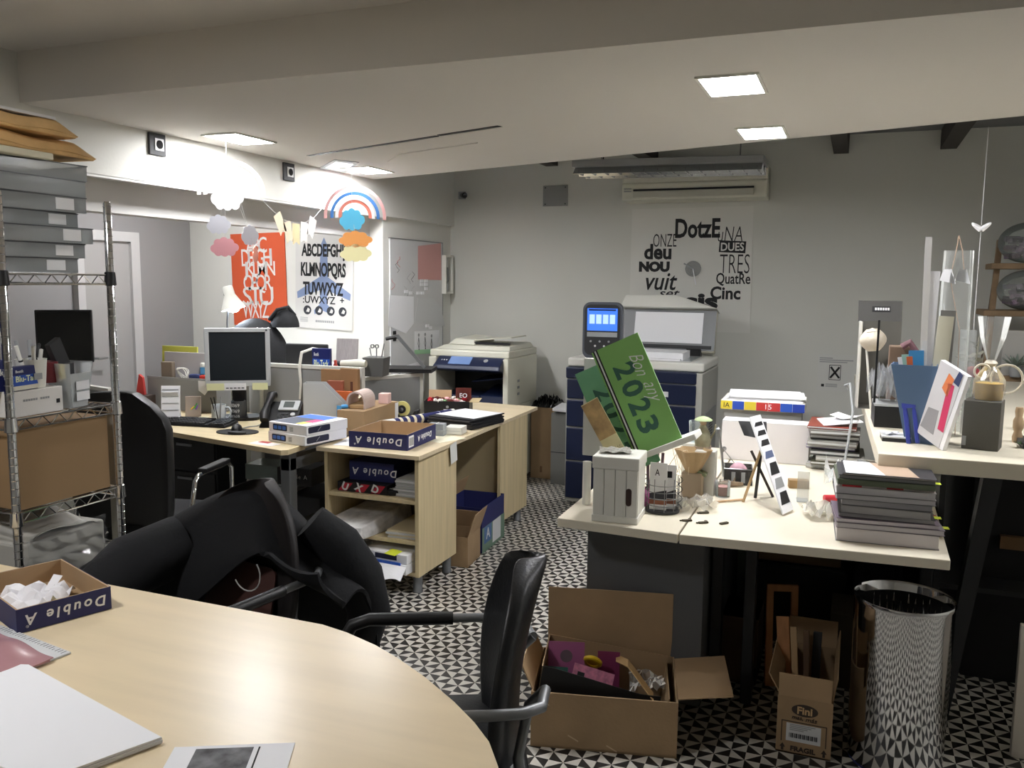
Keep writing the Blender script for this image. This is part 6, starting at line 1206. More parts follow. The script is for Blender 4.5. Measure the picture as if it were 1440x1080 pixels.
for k, (nm, c, h) in enumerate(fk[::-1]):
    t = thing('plastic_folder', nm + ' in the slanting pile beside the counter', 'folder', (-.04 + R.uniform(-.02, .02), 4.20 + R.uniform(-.02, .02), zf), R.uniform(-.08, .08), 'plastic folders piled at the back of the desk'); G().bb((-.12, -.14, 0), (.09, .14, h)).build('cover', mat('folder_%d' % k, c, .35), t, bevel=.003); G().bb((-.118, -.1405, h * .3), (.088, -.14, h * .7)).build('page_edge', PAPERG, t); zf += h + .0006
tag(G().at((-.03, 4.19, zf), .2, 0, -.12).bb((-.10, -.10, .012), (.07, .10, .016)).build('white_sheet', PAPER), 'white sheet on top of the pile of plastic folders', 'paper')
tag(G().at((-.015, 4.23, zf + .022), -.3).grid(lambda u, v: ((u - .5) * .12, (v - .5) * .12, .03 * abs(u - .5)), 6, 2).build('folded_paper', PAPER, thick=.001), 'folded white paper tented on the pile of folders', 'paper')
tag(G().tube([(-.005, 4.30, 1.07), (-.03, 4.28, 1.10), (-.01, 4.26, 1.11), (.01, 4.1, 1.0), (-.005, 3.98, .86), (-.02, 3.92, .745), (.03, 3.86, .736)], .006, 7).build('grey_cable', GREYP, smooth=True), 'grey cable arching over the pile of folders to the desk', 'cable')
fd = thing('clear_dome', 'glossy clear plastic packaging heaped by the folders', 'packaging', (.03, 3.84, .7305)); crumple(G().at((0, 0, .0)), .24, .22, .10, 9, 52).build('film', glassy('dome_film', (226, 228, 226), .2, .05, 1.0), fd); G().bb((-.08, -.08, 0), (.08, .08, .035)).build('base', mat('dome_base', (190, 188, 178), .6), fd, bevel=.006)
tag(G().at((-.185, 3.66, .7305), .2).bb((-.04, -.02, 0), (.04, .02, .035)).build('wood_block', mat('block_wood', (150, 122, 84), .7), bevel=.002), 'small brown wooden block behind the clear stand', 'block')
ast = thing('acrylic_stand', 'small clear acrylic stand beside the photo easel', 'stand', (-.155, 3.42, .7305), .1); G().bb((-.022, -.004, 0), (.022, 0, .12)).build('upright', ACRYL, ast); G().bb((-.022, 0, 0), (.022, .06, .003)).build('foot', ACRYL, ast)
tag(crumple(G().at((-.085, 3.22, .733), .3), .11, .13, .06, 8, 61).build('clear_bag', glassy('bag_film', (238, 236, 230), .3, .1, .8)), 'crumpled clear bag beside the pile of catalogues', 'bag')
tag(G().at((-.05, 3.47, .7305), .4).tube([(-.03, 0, .014), (.03, 0, .014)], .014, 10).build('red_marker', mat('cap_red', (206, 52, 64), .4), smooth=True), 'short red marker behind the pile of catalogues', 'marker')
# --- pile of catalogues
CAT = [('thick white catalogue at the bottom of the pile on the desk', .31, .235, .046, (214, 208, 208), (90, 90, 92), 0), ('grey catalogue second from the bottom of the pile', .325, .23, .018, (190, 186, 188), (120, 112, 120), 2), ('mauve-edged catalogue third from the bottom of the pile', .31, .235, .014, (206, 200, 204), (110, 96, 110), 3), ('dark-spined catalogue in the lower middle of the pile', .29, .22, .014, (170, 168, 168), (60, 60, 62), -1), ('broad grey catalogue in the middle of the pile', .27, .23, .026, (158, 156, 156), (120, 118, 118), -2), ('narrow grey catalogue set back in the middle of the pile', .275, .22, .02, (170, 168, 170), (96, 96, 98), 0), ('grey catalogue with a creased edge in the upper middle', .30, .23, .018, (186, 184, 186), (90, 90, 92), 1), ('pale thick catalogue under the red and white magazine', .30, .235, .022, (196, 194, 196), (200, 198, 196), 0), ('red and white magazine in the upper part of the pile', .29, .22, .008, (220, 214, 210), (206, 190, 186), 3), ('olive green binder near the top of the pile', .295, .24, .018, (104, 112, 92), (94, 102, 84), 1), ('grey notebook second from the top of the pile', .29, .22, .012, (150, 150, 148), (66, 66, 70), 0), ('folder with a white and tan printed cover atop the catalogues', .28, .22, .006, (220, 212, 200), (54, 54, 58), -1)]
zc_ = .7305; R = random.Random(12)
for k, (lab, w_, d, h, ce, cc, rz) in enumerate(CAT):
    t = thing('catalogue', lab, 'catalogue', (.125 + R.uniform(-.008, .008) - .008 * (k > 3), 3.065 + R.uniform(-.006, .006), zc_), math.radians(3 + rz))
    G().bb((-w_ / 2 + .003, -d / 2 + .002, .0012), (w_ / 2 - .003, d / 2 - .002, h - .0012)).build('pages', mat('cat_pages_%d' % k, ce, .8), t)
    for z_ in (0, h - .0012): G().bb((-w_ / 2, -d / 2, z_), (w_ / 2, d / 2, z_ + .0012)).build('cover', mat('cat_cover_%d' % k, cc, .4), t)
    G().bb((-w_ / 2, d / 2 - .002, .0012), (w_ / 2, d / 2, h - .0012)).build('spine', MATS['cat_cover_%d' % k], t)
    if k in (1, 3, 9): G().bb((w_ / 2 - .01, -.05, h * .4), (w_ / 2 + .025, -.02, h * .4 + .0008)).build('lime_tab', mat('lime_tab', (190, 206, 60), .6), t)
    if k == 2: G().bb((w_ / 2 - .01, .02, h * .4), (w_ / 2 + .018, .05, h * .4 + .0008)).build('red_tab', MATS["cap_red"], t)
    if k == 8: G().bb((-w_ / 2 + .01, -d / 2 - .0006, .001), (-w_ / 2 + .07, -d / 2, h - .001)).build('red_band', MATS["cap_red"], t); G().bb((.0, -d / 2 - .0006, .001), (.05, -d / 2, h - .001)).build('red_band', MATS['cap_red'], t)
    if k == 11:
        G().prism([(-.13, -.10), (-.01, -.10), (-.05, .10), (-.135, .10)], h, h + .0007).build('white_print', PAPER, t); G().prism([(-.01, -.10), (.09, -.10), (.06, .10), (-.05, .10)], h, h + .0007).build('tan_print', mat('tan_print', (184, 160, 138), .5), t)
    zc_ += h + .0005
# ================================================================= counter on the right
ct = thing('counter', 'raised ivory counter running back beside the ivory desk', 'counter', (.45, 4.5, 0))
G().prism([(-.355, -1.385), (.75, -1.37), (.75, 1.35), (-.44, 1.35)], .945, 1.0).build('top', IVORY, ct, bevel=.003)
BLK = mat('matt_black', (22, 22, 23), .7)
G().bb((.02, -.75, 0), (.70, 1.25, .945)).build('black_cabinet', BLK, ct); G().hexa([(-.11, -1.22, 0), (-.07, -1.22, 0), (-.07, -1.15, 0), (-.11, -1.15, 0), (-.01, -1.22, .945), (.05, -1.22, .945), (.05, -1.15, .945), (-.01, -1.15, .945)]).build('slanted_leg', DARKP, ct)
G().bb((-.12, -.95, 0), (-.10, .3, .945)).build('side_panel', DARKP, ct); G().bb((-.10, -.9, .40), (.30, -.7, .42)).build('shelf', DARKP, ct); G().bb((.12, -.78, .55), (.70, -.75, .60)).build('rail', mat('rail_wood', (120, 92, 62), .7), ct)
ZR = 1.0005
# slate blue file bin with papers
bbn = thing('file_bin', 'slate blue tapered file bin stuffed with papers on the counter', 'bin', (0.2349, 3.3733, 1.0), math.radians(-6))
SLB = mat('slate_blue', (92, 116, 146), .45)
bp = [(-.07, -.05), (.07, -.05), (.07, .05), (-.07, .05)]; tpz = .285
def taper(a, b): return [(x * a, y * a + .04, 0.0) for x, y in bp], [(x * b - .032, y * b + .04, tpz) for x, y in bp]
for i in range(4):
    b0, t0 = taper(.66, 1.08); b1, t1 = taper(.62, 1.03); j = (i + 1) % 4
    G().hexa([b0[i], b0[j], b1[j], b1[i], t0[i], t0[j], t1[j], t1[i]]).build('side', SLB, bbn)
b0, _ = taper(.72, 1); G().prism([(x, y) for x, y, _ in b0], 0, .004).build('base', SLB, bbn); G().at((.012, -.002, .035), .0, -.06).bb((-.022, -.006, 0), (.022, 0, .006)).build('slot', INK, bbn)
def instand(name, label, cat, x, y, z0, z1, w_, m, rx=0, ry=0, th=.003):
    base = Vector((0.2349, 3.3733, 1.0)); t = tag(G().at((base.x + x, base.y + y, ZR + z0), 0, rx, ry).bb((-w_ / 2, -th / 2, 0), (w_ / 2, th / 2, z1 - z0)).build(name, m), label, cat); return t
instand('blue_card', 'sky blue card sticking out of the slate file bin', 'card', -.01, .035, .01, .335, .05, MATS['sky_blue'], 0, -.05)
instand('orange_card', 'orange card sticking out of the slate file bin', 'card', -.012, .018, .01, .315, .02, mat('flag_orange', (216, 110, 66), .6), 0, -.12)
instand('white_stub', 'white stub leaning left in the slate file bin', 'card', -.02, .022, .01, .315, .014, PAPER, 0, -.2)
instand('mint_card', 'pale mint card at the left of the slate file bin', 'card', -.028, .04, .01, .32, .03, mat('mint_card', (150, 190, 176), .6), 0, -.1)
instand('tall_paper', 'tall narrow white paper standing highest in the slate file bin', 'paper', .004, .045, .01, .74, .022, mat('tall_white', (214, 212, 208), .6), .02, -.02)
instand('tall_paper', 'broad white paper strip clipped upright in the slate file bin', 'paper', .006, .055, .01, .62, .034, PAPER, .03, .02)
instand('cream_board', 'cream pointed board standing at the back of the file bin', 'board', .045, .08, .01, .46, .05, mat('cream_board', (212, 208, 186), .6), .02, .05)
instand('price_strip', 'white strip with a printed end at the front of the file bin', 'paper', .014, .03, .01, .37, .016, PAPERG, -.02, -.04)
instand('grey_strip', 'grey card strip behind the cream board', 'card', .065, .10, .01, .48, .05, mat('grey_strip', (118, 116, 112), .6), .02, .02)
# violet glasses case in front of the bin
vg = thing('violet_tag', 'violet-blue shoe-shaped holder leaning on the slate file bin', 'holder', (0.2157, 3.3644, 1.0), math.radians(-4), None, rx=math.radians(-8), ry=math.radians(-9))
VB = mat('violet_blue', (62, 74, 160), .45)
for q in (((-.022, 0), (-.006, .20)), ((.008, 0), (.022, .19))): G().bb((q[0][0], -.01, q[0][1]), (q[1][0], 0, q[1][1])).build('bar', VB, vg, bevel=.004)
G().prism([(-.024, .13), (.022, .13), (.024, .19), (.012, .225), (-.014, .225), (-.024, .205)], -.012, 0, 'y').build('head', VB, vg); G().bb((-.010, -.0135, .165), (.004, -.012, .185)).build('label', PAPERG, vg)
tag(G().at((0.1799, 3.4059, 1.0005), .3).prism([(-.05, -.02), (.035, -.03), (.04, .03), (-.03, .035)], 0, .0012).build('violet_sheet', VB), 'violet-blue sheet lying at the front edge of the counter', 'paper')
# magazine with a pink stripe, leaning
mgz = thing('leaning_magazine', 'magazine with pink, orange and navy shapes leaning on the counter', 'magazine', (0.302, 3.2608, 1.0), math.radians(-54), None, ry=math.radians(19))
G().bb((-.135, 0, 0), (0, .016, .285)).build('pages', PAPER, mgz); G().bb((-.135, -.0015, 0), (-.018, 0, .285)).build('cover', mat('mag_cover', (208, 206, 208), .35), mgz)
for pts, m in (([(.0, .06), (.03, .06), (.05, .23), (.02, .23)], mat('mag_pink', (206, 60, 100), .4)), ([(.035, .18), (.07, .2), (.06, .26), (.03, .25)], mat('mag_orange', (226, 130, 80), .4)), ([(.002, .235), (.03, .24), (.02, .285), (.0, .28)], mat('mag_navy', (56, 66, 104), .4)), ([(.04, .03), (.11, .03), (.10, .11), (.05, .12)], mat('mag_grey', (150, 148, 150), .4))):
    G().prism([(-.02 - a, b) for a, b in pts], -.0022, -.0015, 'y').build('printed_shape', m, mgz)
# dark grey box and wrapped candle
gb = thing('grey_box', 'tall matt grey box under the wrapped candle on the counter', 'box', (0.426, 3.3316, 1.0), math.radians(-14)); G().bb((-.06, 0, 0), (.055, .10, .172)).build('body', mat('box_grey', (84, 82, 76), .7), gb, bevel=.002); G().bb((-.058, -.0008, .012), (-.046, 0, .045)).build('label', GREYP, gb)
wcn = thing('wrapped_candle', 'yellow candle wrapped in clear film with a cream bow on the grey box', 'candle', tuple(Vector((0.4353, 3.3359, 1.0)) + Vector((.012, .055, .173))), .1)
G().lathe([(.0, 0), (.042, 0), (.044, .01), (.044, .058), (0, .06)], 22).build('wax', mat('wax_yellow', (226, 190, 104), .5), wcn, smooth=True); G().lathe([(.046, 0), (.052, .03), (.05, .07), (.032, .10), (.012, .125), (.015, .14), (.04, .22), (.052, .29)], 18, cap=False).build('film', glassy('candle_film', (240, 240, 236), .12, .06, 1.0), wcn)
G().tube(arc((.05, .075), .05, 0, 350, 22, 'xz', -.01), .004, 6, closed=True).build('ribbon_loop', mat('ribbon_cream', (224, 216, 196), .5), wcn); G().tube(arc((-.03, .10), .025, 0, 350, 16, 'xz', -.02), .004, 6, closed=True).build('ribbon_loop', MATS['ribbon_cream'], wcn); G().lathe([(.014, .118), (.022, .128), (.014, .14)], 12).build('bow_knot', MATS['ribbon_cream'], wcn, smooth=True)
# tall clear sleeve with twine and paper cone
cv = thing('clear_sleeve', 'tall clear film sleeve tied with twine and a white paper collar on the counter', 'sleeve', (.345, 3.62, ZR))
G().grid(lambda u, v: ((.06 + .01 * math.sin(2 * PI * u * 5) * v) * math.cos(2 * PI * u) * (1 - .25 * v), (.05) * math.sin(2 * PI * u) * (1 - .25 * v), .70 * v), 30, 8).build('film', glassy('sleeve_film', (232, 234, 230), .10, .05, 1.0), cv, smooth=True)
for s in (-1, 1): G().at((s * .025 - .01, -.03, .60), s * .3).prism([(-.028, -.012), (.028, -.025), (.012, .03), (-.016, .03)], -.001, .001, 'y').build('paper_collar', PAPER, cv); G().tube([(s * .02, 0, .63), (s * .01, 0, .70), (-.005, 0, .755)], .0022, 5).build('twine', mat('twine', (176, 150, 128), .7), cv)
G().tube([(.03, 0, 0), (.02, 0, .4), (-.03, 0, .62)], .002, 5).build('stem', MATS['twine'], cv); G().tube([(-.02, .01, 0), (-.01, .0, .35), (-.04, 0, .5)], .002, 5).build('stem', PAPERG, cv); G().at((.012, 0, .24)).lathe([(.03, 0), (.032, .006), (.03, .014)], 14).build('dark_ring', INK, cv)
tag(G().at((.405, 3.72, ZR)).bb((-.03, -.002, 0), (.03, .002, .40)).build('acrylic_sheet', ACRYL), 'clear acrylic sheet standing behind the tall film sleeve', 'sheet')
cnn = thing('white_bow', 'small white bow pinned high on a clear cord behind the counter', 'bow', (.50, 4.4, 1.0)); G().tube([(0, 0, 0), (0, 0, 1.27)], .0016, 5).build('cord', PAPERG, cnn)
for s in (-1, 1): G().at((0, 0, .82), 0, 0, s * .9).grid(dome(.012, .01, .05), 10, 5).build('loop', PAPER, cnn, smooth=True)
# dark boxes further back on the counter
tbx = thing('lidded_box', 'open dark grey box with a raised lid on the counter', 'box', (.105, 4.30, ZR), math.radians(5)); TG = mat('taupe_dark', (92, 90, 84), .65)
G().bb((-.085, .06, 0), (.10, .065, .40)).build('back', TG, tbx); G().bb((-.085, -.06, 0), (-.08, .06, .40)).build('side', mat('box_edge', (196, 194, 184), .6), tbx); G().bb((.095, -.06, 0), (.10, .06, .28)).build('side', TG, tbx); G().bb((-.08, -.06, 0), (.095, .06, .005)).build('base', TG, tbx)
G().at((0, .06, .40), 0, math.radians(-18)).bb((-.09, 0, 0), (.10, .006, .10)).build('lid', mat('lid_dark', (66, 65, 62), .6), tbx); G().at((0, .06, .40), 0, math.radians(-18)).bb((-.03, -.001, .045), (.05, 0, .072)).build('label', INK, tbx); g = G().at((0, .06, .40), 0, math.radians(-18)); [g.bb((-.018 + .011 * k, -.002, .053), (-.010 + .011 * k, -.001, .065)) for k in range(6)]; g.build('label_print', PAPERG, tbx)
rs = thing('paper_rose', 'dry cream paper rose leaning in the lidded box', 'rose', (.085, 4.19, ZR), 0, None, ry=-.12)
G().tube([(0, 0, 0), (0, 0, .34)], .005, 6).build('stem', WPLAS, rs); G().at((.03, 0, .33)).grid(lambda u, v: ((.02 + .035 * math.sin(PI * v) + .006 * math.sin(8 * PI * u)) * math.cos(2 * PI * u), (.02 + .035 * math.sin(PI * v)) * math.sin(2 * PI * u), -.06 + .10 * v), 24, 8).build('petals', mat('rose_cream', (204, 194, 176), .8, bump=.5, bscale=30), rs, smooth=True); G().at((.03, 0, .34)).lathe([(0, -.02), (.03, -.01), (.035, .02), (0, .035)], 14).build('heart', MATS['rose_cream'], rs, smooth=True)
bt_ = thing('black_case', 'black open-fronted frame box on the counter edge', 'box', (.145, 3.82, ZR), math.radians(2)); 
G().bb((-.06, -.12, 0), (.07, .12, .085)).build('lower_box', BLACKP, bt_, bevel=.002); G().bb((-.062, -.122, .086), (.04, .05, .095)).build('silver_edge', SIL, bt_); G().bb((-.066, -.10, .096), (-.058, -.09, .43)).build('upright', BLACKP, bt_)
tag(crumple(G().at((.13, 3.80, ZR + .096), .3, 0, 0), .11, .18, .16, 9, 77).build('film_heap', glassy('heap_film', (190, 192, 196), .25, .08, 1.0)), 'heap of crumpled clear film on the black frame box', 'film')
tag(G().at((.19, 4.02, ZR)).bb((-.05, -.05, 0), (.05, .05, .31)).build('brown_parcel', mat('parcel_brown', (112, 92, 76), .7), bevel=.004), 'brown parcel standing between the lidded box and the file bin', 'parcel')
tag(G().at((.185, 3.94, ZR + .0)).tube([(0, 0, .31), (.03, 0, .33), (.05, .0, .30), (.05, 0, 0)], .016, 8).build('plum_cloth', mat('plum', (110, 78, 84), .8), smooth=True), 'plum coloured rolled cloth hanging over the brown parcel', 'cloth')
dt = thing('display_tray', 'shallow grey tray with a white bow at the counter edge', 'tray', (.145, 3.42, ZR), .05); G().bb((-.035, -.05, 0), (.06, .05, .018)).build('body', DARKP, dt); G().bb((-.036, -.051, .014), (.061, .051, .019)).build('rim', PAPERG, dt)
for s in (-1, 1): G().at((0, 0, .024), s * .6 + .4).bb((-.04, -.008, 0), (.04, .008, .003)).build('white_bow', PAPER, dt)
rf = thing('red_flower', 'dark red dried flower head behind the magazine', 'flower', (.435, 3.78, ZR)); G().tube([(0, 0, 0), (0, 0, .22)], .003, 5).build('stem', MATS['stem_green'], rf); G().at((0, 0, .215)).grid(dome(.032, .032, .04), 14, 6).build('head', mat('dry_red', (130, 34, 40), .7), rf, smooth=True)
sp = thing('silver_leaves', 'sprig of dusty grey-green leaves beside the tall sleeve', 'foliage', (.45, 3.95, ZR)); R = random.Random(19); LV = mat('grey_leaf', (118, 116, 104), .7)
for k in range(5):
    a = R.uniform(-.07, .07); b = R.uniform(-.03, .03); H_ = R.uniform(.28, .40); G().tube([(0, 0, 0), (a * .5, b, H_ * .5), (a, b, H_)], .0025, 5).build('stem', LV, sp)
    for j in range(7): f = .3 + .1 * j; s = (-1) ** j; G().at((a * f, b * f, H_ * f), R.uniform(0, 3), .5 * s, .8 * s).prism([(0, 0), (.012, .01), (.0, .045), (-.012, .01)], 0, .0012).build('leaf', LV, sp)
wbt = thing('wooden_bottle', 'turned pale wooden bottle at the end of the counter', 'bottle', (0.5728, 3.56, 1.0)); G().lathe([(.016, 0), (.018, .02), (.013, .04), (.018, .055), (.018, .08), (.012, .095), (.014, .115), (.012, .13), (0, .131)], 18).build('body', mat('turned_wood', (176, 150, 118), .6), wbt, smooth=True)
lf = thing('green_sprig', 'small dark green sprig lying on the counter by the grey box', 'sprig', (0.5703, 3.4404, 1.0)); 
for k in range(5): G().at((0, 0, .012), k * 1.3, .3).prism([(0, 0), (.008, .01), (0, .03), (-.008, .01)], 0, .0015).build('leaf', mat('sprig_green', (64, 84, 52), .7), lf)
tag(G().bb((.57, 3.42, ZR), (.78, 3.60, ZR + .02)).build('dark_tray', DARKP), 'flat dark tray behind the wooden bottle on the counter', 'tray')
# ================================================================= ladder shelf
ls = thing('ladder_shelf', 'brown wooden ladder shelf with glass jars behind the counter', 'shelf', (1.10, 6.2, 0)); WDK = mat('ladder_wood', (136, 112, 84), .65, var=.2, scale=6, stretch=(1, 8, 1))
for s in (-1, 1): G().hexa([(s * .40 - .02 * s - .016, -.28, 0), (s * .40 - .02 * s + .016, -.28, 0), (s * .40 - .02 * s + .016, -.24, 0), (s * .40 - .02 * s - .016, -.24, 0), (s * .28 - .016, .02, 1.86), (s * .28 + .016, .02, 1.86), (s * .28 + .016, .06, 1.86), (s * .28 - .016, .06, 1.86)]).build('front_rail', WDK, ls); G().hexa([(s * .36 - .014, .27, 0), (s * .36 + .014, .27, 0), (s * .36 + .014, .30, 0), (s * .36 - .014, .30, 0), (s * .27 - .014, .07, 1.84), (s * .27 + .014, .07, 1.84), (s * .27 + .014, .10, 1.84), (s * .27 - .014, .10, 1.84)]).build('rear_rail', mat('ladder_dark', (82, 58, 40), .7), ls)
for z_, w_, d in ((1.71, .30, .13), (1.42, .33, .17), (1.02, .36, .21), (.62, .39, .25), (.15, .42, .27)): G().bb((-w_ - .04, -d - .02, z_ - .035), (w_ + .04, d, z_)).build('shelf', WDK, ls, bevel=.004)
def jar(loc, label, tilt, c1, c2, seed):
    t = thing('glass_jar', label, 'jar', loc, 0, 'glass jars on the ladder shelf'); R = random.Random(seed)
    G().grid(lambda u, v: ((.165) * math.cos(2 * PI * u) * math.sin(PI * v), .12 * math.sin(2 * PI * u) * math.sin(PI * v), .125 - .124 * math.cos(PI * v)), 26, 16).build('glass', glassy('jar_glass', (190, 196, 190), .22, .03, 1.0), t, smooth=True)
    for k in range(26): G().at((R.uniform(-.09, .09), R.uniform(-.05, .05), R.uniform(.04, .15)), R.uniform(0, 3), R.uniform(-.6, .6)).bb((-.045, -.018, -.014), (.045, .018, .014)).build('filling', mat('jar_fill_%d' % (k % 3) + label[:6], (c1, c2, tuple((a + b) // 2 for a, b in zip(c1, c2)))[k % 3], .5), t)
    return t
jar((.955, 6.10, 1.7105), 'round glass jar of mauve oddments on the top rung of the ladder shelf', 0, (150, 126, 150), (80, 66, 82), 3); jar((.97, 6.12, 1.4205), 'round glass jar of olive oddments on the second rung', 0, (150, 146, 84), (96, 92, 62), 4)
tag(G().bb((.85, 6.02, 1.0205), (1.35, 6.04, 1.30)).build('white_card', mat('dim_white', (176, 174, 168), .6)), 'white card standing on the third rung of the ladder shelf', 'card')
succ = thing('pale_succulent', 'pale grey-green plant in front of the white card on the ladder shelf', 'plant', (.92, 5.95, 1.0205)); G().lathe([(.03, 0), (.04, .06), (.036, .06), (0, .055)], 14).build('pot', GREYP, succ, smooth=True)
for k in range(14): a = k * 2.4; G().at((0, 0, .06), a, .3 + .05 * k).prism([(0, 0), (.016, .03), (0, .10), (-.016, .03)], 0, .003).build('leaf', mat('succulent', (120, 132, 120), .6), succ)
tag(G().bb((.80, 5.95, .6205), (1.4, 6.3, .78)).build('wood_crate', mat('crate_wood', (120, 94, 68), .7), bevel=.004), 'brown wooden crate on the fourth rung of the ladder shelf', 'crate')
tag(G().bb((.56, 3.13, 0), (1.05, 3.16, .46)).build('white_board', [mat('panel_white', (216, 208, 196), .5)], bevel=.003), 'white board standing on the floor in front of the counter', 'board')
# ================================================================= things on the floor at the right
cb1 = thing('open_carton', 'big open brown carton with a black tray tilted inside, on the floor', 'carton', (-.755, 2.80, 0), math.radians(13.5))
w_, d, h, th = .49, .36, .195, .006
G().bb((-w_ / 2, -d / 2, 0), (w_ / 2, d / 2, th)).build('base', CARD, cb1)
for a, b, nm in (((-w_ / 2, -d / 2), (w_ / 2, -d / 2 + th), 'side'), ((-w_ / 2, d / 2 - th), (w_ / 2, d / 2), 'side'), ((-w_ / 2, -d / 2 + th), (-w_ / 2 + th, d / 2 - th), 'side'), ((w_ / 2 - th, -d / 2 + th), (w_ / 2, d / 2 - th), 'side')): G().bb((a[0], a[1], 0), (b[0], b[1], h)).build(nm, CARD, cb1, bevel=.0015)
G().at((0, d / 2 - .004, h), 0, math.radians(1)).bb((-w_ / 2 + .02, 0, 0), (w_ / 2 - .01, .004, .24)).build('flap', CARDIN, cb1); G().at((w_ / 2, 0, h), 0, 0, math.radians(82)).bb((-.004, -d / 2 + .02, 0), (0, d / 2 - .03, .18)).build('flap', CARDIN, cb1); G().at((-w_ / 2, 0, h), 0, 0, math.radians(-24)).bb((0, -d / 2 + .02, 0), (.004, d / 2 - .02, .09)).build('flap', CARDIN, cb1)
for k, (x, z_) in enumerate(((-.10, .04), (.03, .015), (-.20, .16))): G().at((x, -d / 2 - .0008, z_), 0, 0, .5).bb((-.02, 0, -.002), (.02, .0008, .002)).build('scuff', mat('scuff', (196, 172, 140), .9), cb1)
bt1 = thing('black_tray', 'black open card tray of bright cards tilted in the big carton', 'tray', (-.77, 2.79, .075), math.radians(14), None, ry=math.radians(7))
w_, d, h = .44, .27, .17
G().bb((-w_ / 2, -d / 2, 0), (w_ / 2, d / 2, .004)).build('base', BLACKP, bt1)
G().prism([(-w_ / 2, 0), (w_ / 2, 0), (w_ / 2, h - .05), (w_ / 2 - .03, h - .05), (w_ / 2 - .03, h - .03), (w_ / 2 - .10, h - .035), (-w_ / 2 + .04, h), (-w_ / 2, h)], -d / 2, -d / 2 + .004, 'y').build('front_side', BLACKP, bt1); G().bb((-w_ / 2, d / 2 - .004, 0), (w_ / 2, d / 2, h)).build('back_side', CARDIN, bt1); G().bb((-w_ / 2, -d / 2, 0), (-w_ / 2 + .004, d / 2, h)).build('end', CARDIN, bt1); G().bb((w_ / 2 - .004, -d / 2, 0), (w_ / 2, d / 2, h - .03)).build('end', CARDIN, bt1)
def incarton(x, y, z_): return tuple(Matrix.Translation((-.77, 2.79, .075)) @ Euler((0, math.radians(7), math.radians(14))).to_matrix().to_4x4() @ Vector((x, y, z_)))
def tcard(x, y, z_, w_, h, m, label, rz=0, rx=0, ry=0, nm='craft_card'): return thing_card(nm, label, incarton(x, y, z_), w_, h, m, math.radians(14) + rz, rx, ry)
def thing_card(nm, label, loc, w_, h, m, rz, rx, ry):
    t = thing(nm, label, 'card', loc, rz, None, rx=rx, ry=ry); G().bb((-w_ / 2, -.0015, 0), (w_ / 2, .0015, h)).build('sheet', m, t); return t
PKP = mat('pink_pattern', (214, 134, 164), .5, var=.35, scale=40)
c1 = tcard(-.13, .0, .04, .13, .16, mat('mauve_card', (164, 92, 136), .5), 'mauve hanging card with a window in the black tray', .05, -.3); G().prism(circ(.022, 16, .0, .11), -.0022, -.0015, 'y').build('window', mat('window_grey', (110, 90, 100), .5), c1)
c2_ = tcard(-.05, -.08, .05, .145, .11, PKP, 'pink patterned card with a hook hole in the black tray', .02, -.55, .25); G().bb((-.055, -.0022, .055), (-.03, -.0015, .085)).build('window', DARKP, c2_)
tcard(-.16, -.05, .03, .08, .10, mat('teal_card', (70, 110, 104), .5), 'teal card at the left end of the black tray', 0, -.2); tcard(.02, .06, .04, .08, .13, mat('magenta_card', (130, 50, 90), .5), 'magenta card behind the yellow reel', 0, -.2)
yr = thing('yellow_reel', 'yellow plastic reel among the cards in the black tray', 'reel', incarton(-.05, .03, .135), 0, None, rx=-.9); G().lathe([(.03, 0), (.035, .004), (.035, .012), (.03, .016), (.02, .016), (.02, 0), (.03, 0)], 22, cap=False).build('rim', mat('reel_yellow', (232, 196, 40), .4), yr, smooth=True); G().lathe([(0, .004), (.028, .004), (.028, .012), (0, .012)], 18).build('core', mat('reel_core', (214, 170, 40), .4), yr)
kt = thing('card_strip', 'bent strip of brown card lying across the black tray', 'card', incarton(.06, -.02, .09), math.radians(14)); G().grid(lambda u, v: (-.02 + u * .13, .10 - .20 * u + (v - .5) * .06, .085 - .06 * abs(u - .35) - .02 * u), 6, 2).build('strip', mat('strip_card', (196, 160, 110), .7), kt, thick=.003)
tag(crumple(G().at(incarton(.15, .02, .09), .3), .12, .12, .05, 8, 91).build('clear_wrap', MATS['cello']), 'crumpled clear wrap at the right of the black tray', 'film')
# narrow carton of frames
fx = thing('narrow_carton', 'narrow brown carton with an oval printed mark, holding wooden frames', 'carton', (-.088, 3.10, 0), math.radians(0)); w_, d, h, th = .175, .47, .20, .005
G().bb((-w_ / 2, -d / 2, 0), (w_ / 2, d / 2, th)).build('base', CARD, fx)
for a, b in (((-w_ / 2, -d / 2), (w_ / 2, -d / 2 + th)), ((-w_ / 2, d / 2 - th), (w_ / 2, d / 2)), ((-w_ / 2, -d / 2 + th), (-w_ / 2 + th, d / 2 - th)), ((w_ / 2 - th, -d / 2 + th), (w_ / 2, d / 2 - th))): G().bb((a[0], a[1], 0), (b[0], b[1], h)).build('side', CARD, fx)
G().at((0, -d / 2, h), 0, math.radians(10)).bb((-w_ / 2 + .002, 0, 0), (w_ / 2 - .006, .004, .085)).build('flap', CARDIN, fx); G().at((w_ / 2, 0, h), 0, 0, math.radians(8)).bb((-.004, -d / 2 + .02, 0), (0, d / 2 - .02, .08)).build('flap', CARDIN, fx); G().at((-w_ / 2, 0, h), 0, 0, math.radians(-30)).bb((0, -d / 2 + .02, 0), (.004, d / 2 - .02, .07)).build('flap', CARDIN, fx); G().at((0, d / 2 - .004, h), 0, math.radians(-6)).bb((-w_ / 2, 0, 0), (w_ / 2, .004, .10)).build('flap', CARDIN, fx)
YF = -d / 2 - .0006; PRT = mat('carton_print', (62, 52, 46), .8)
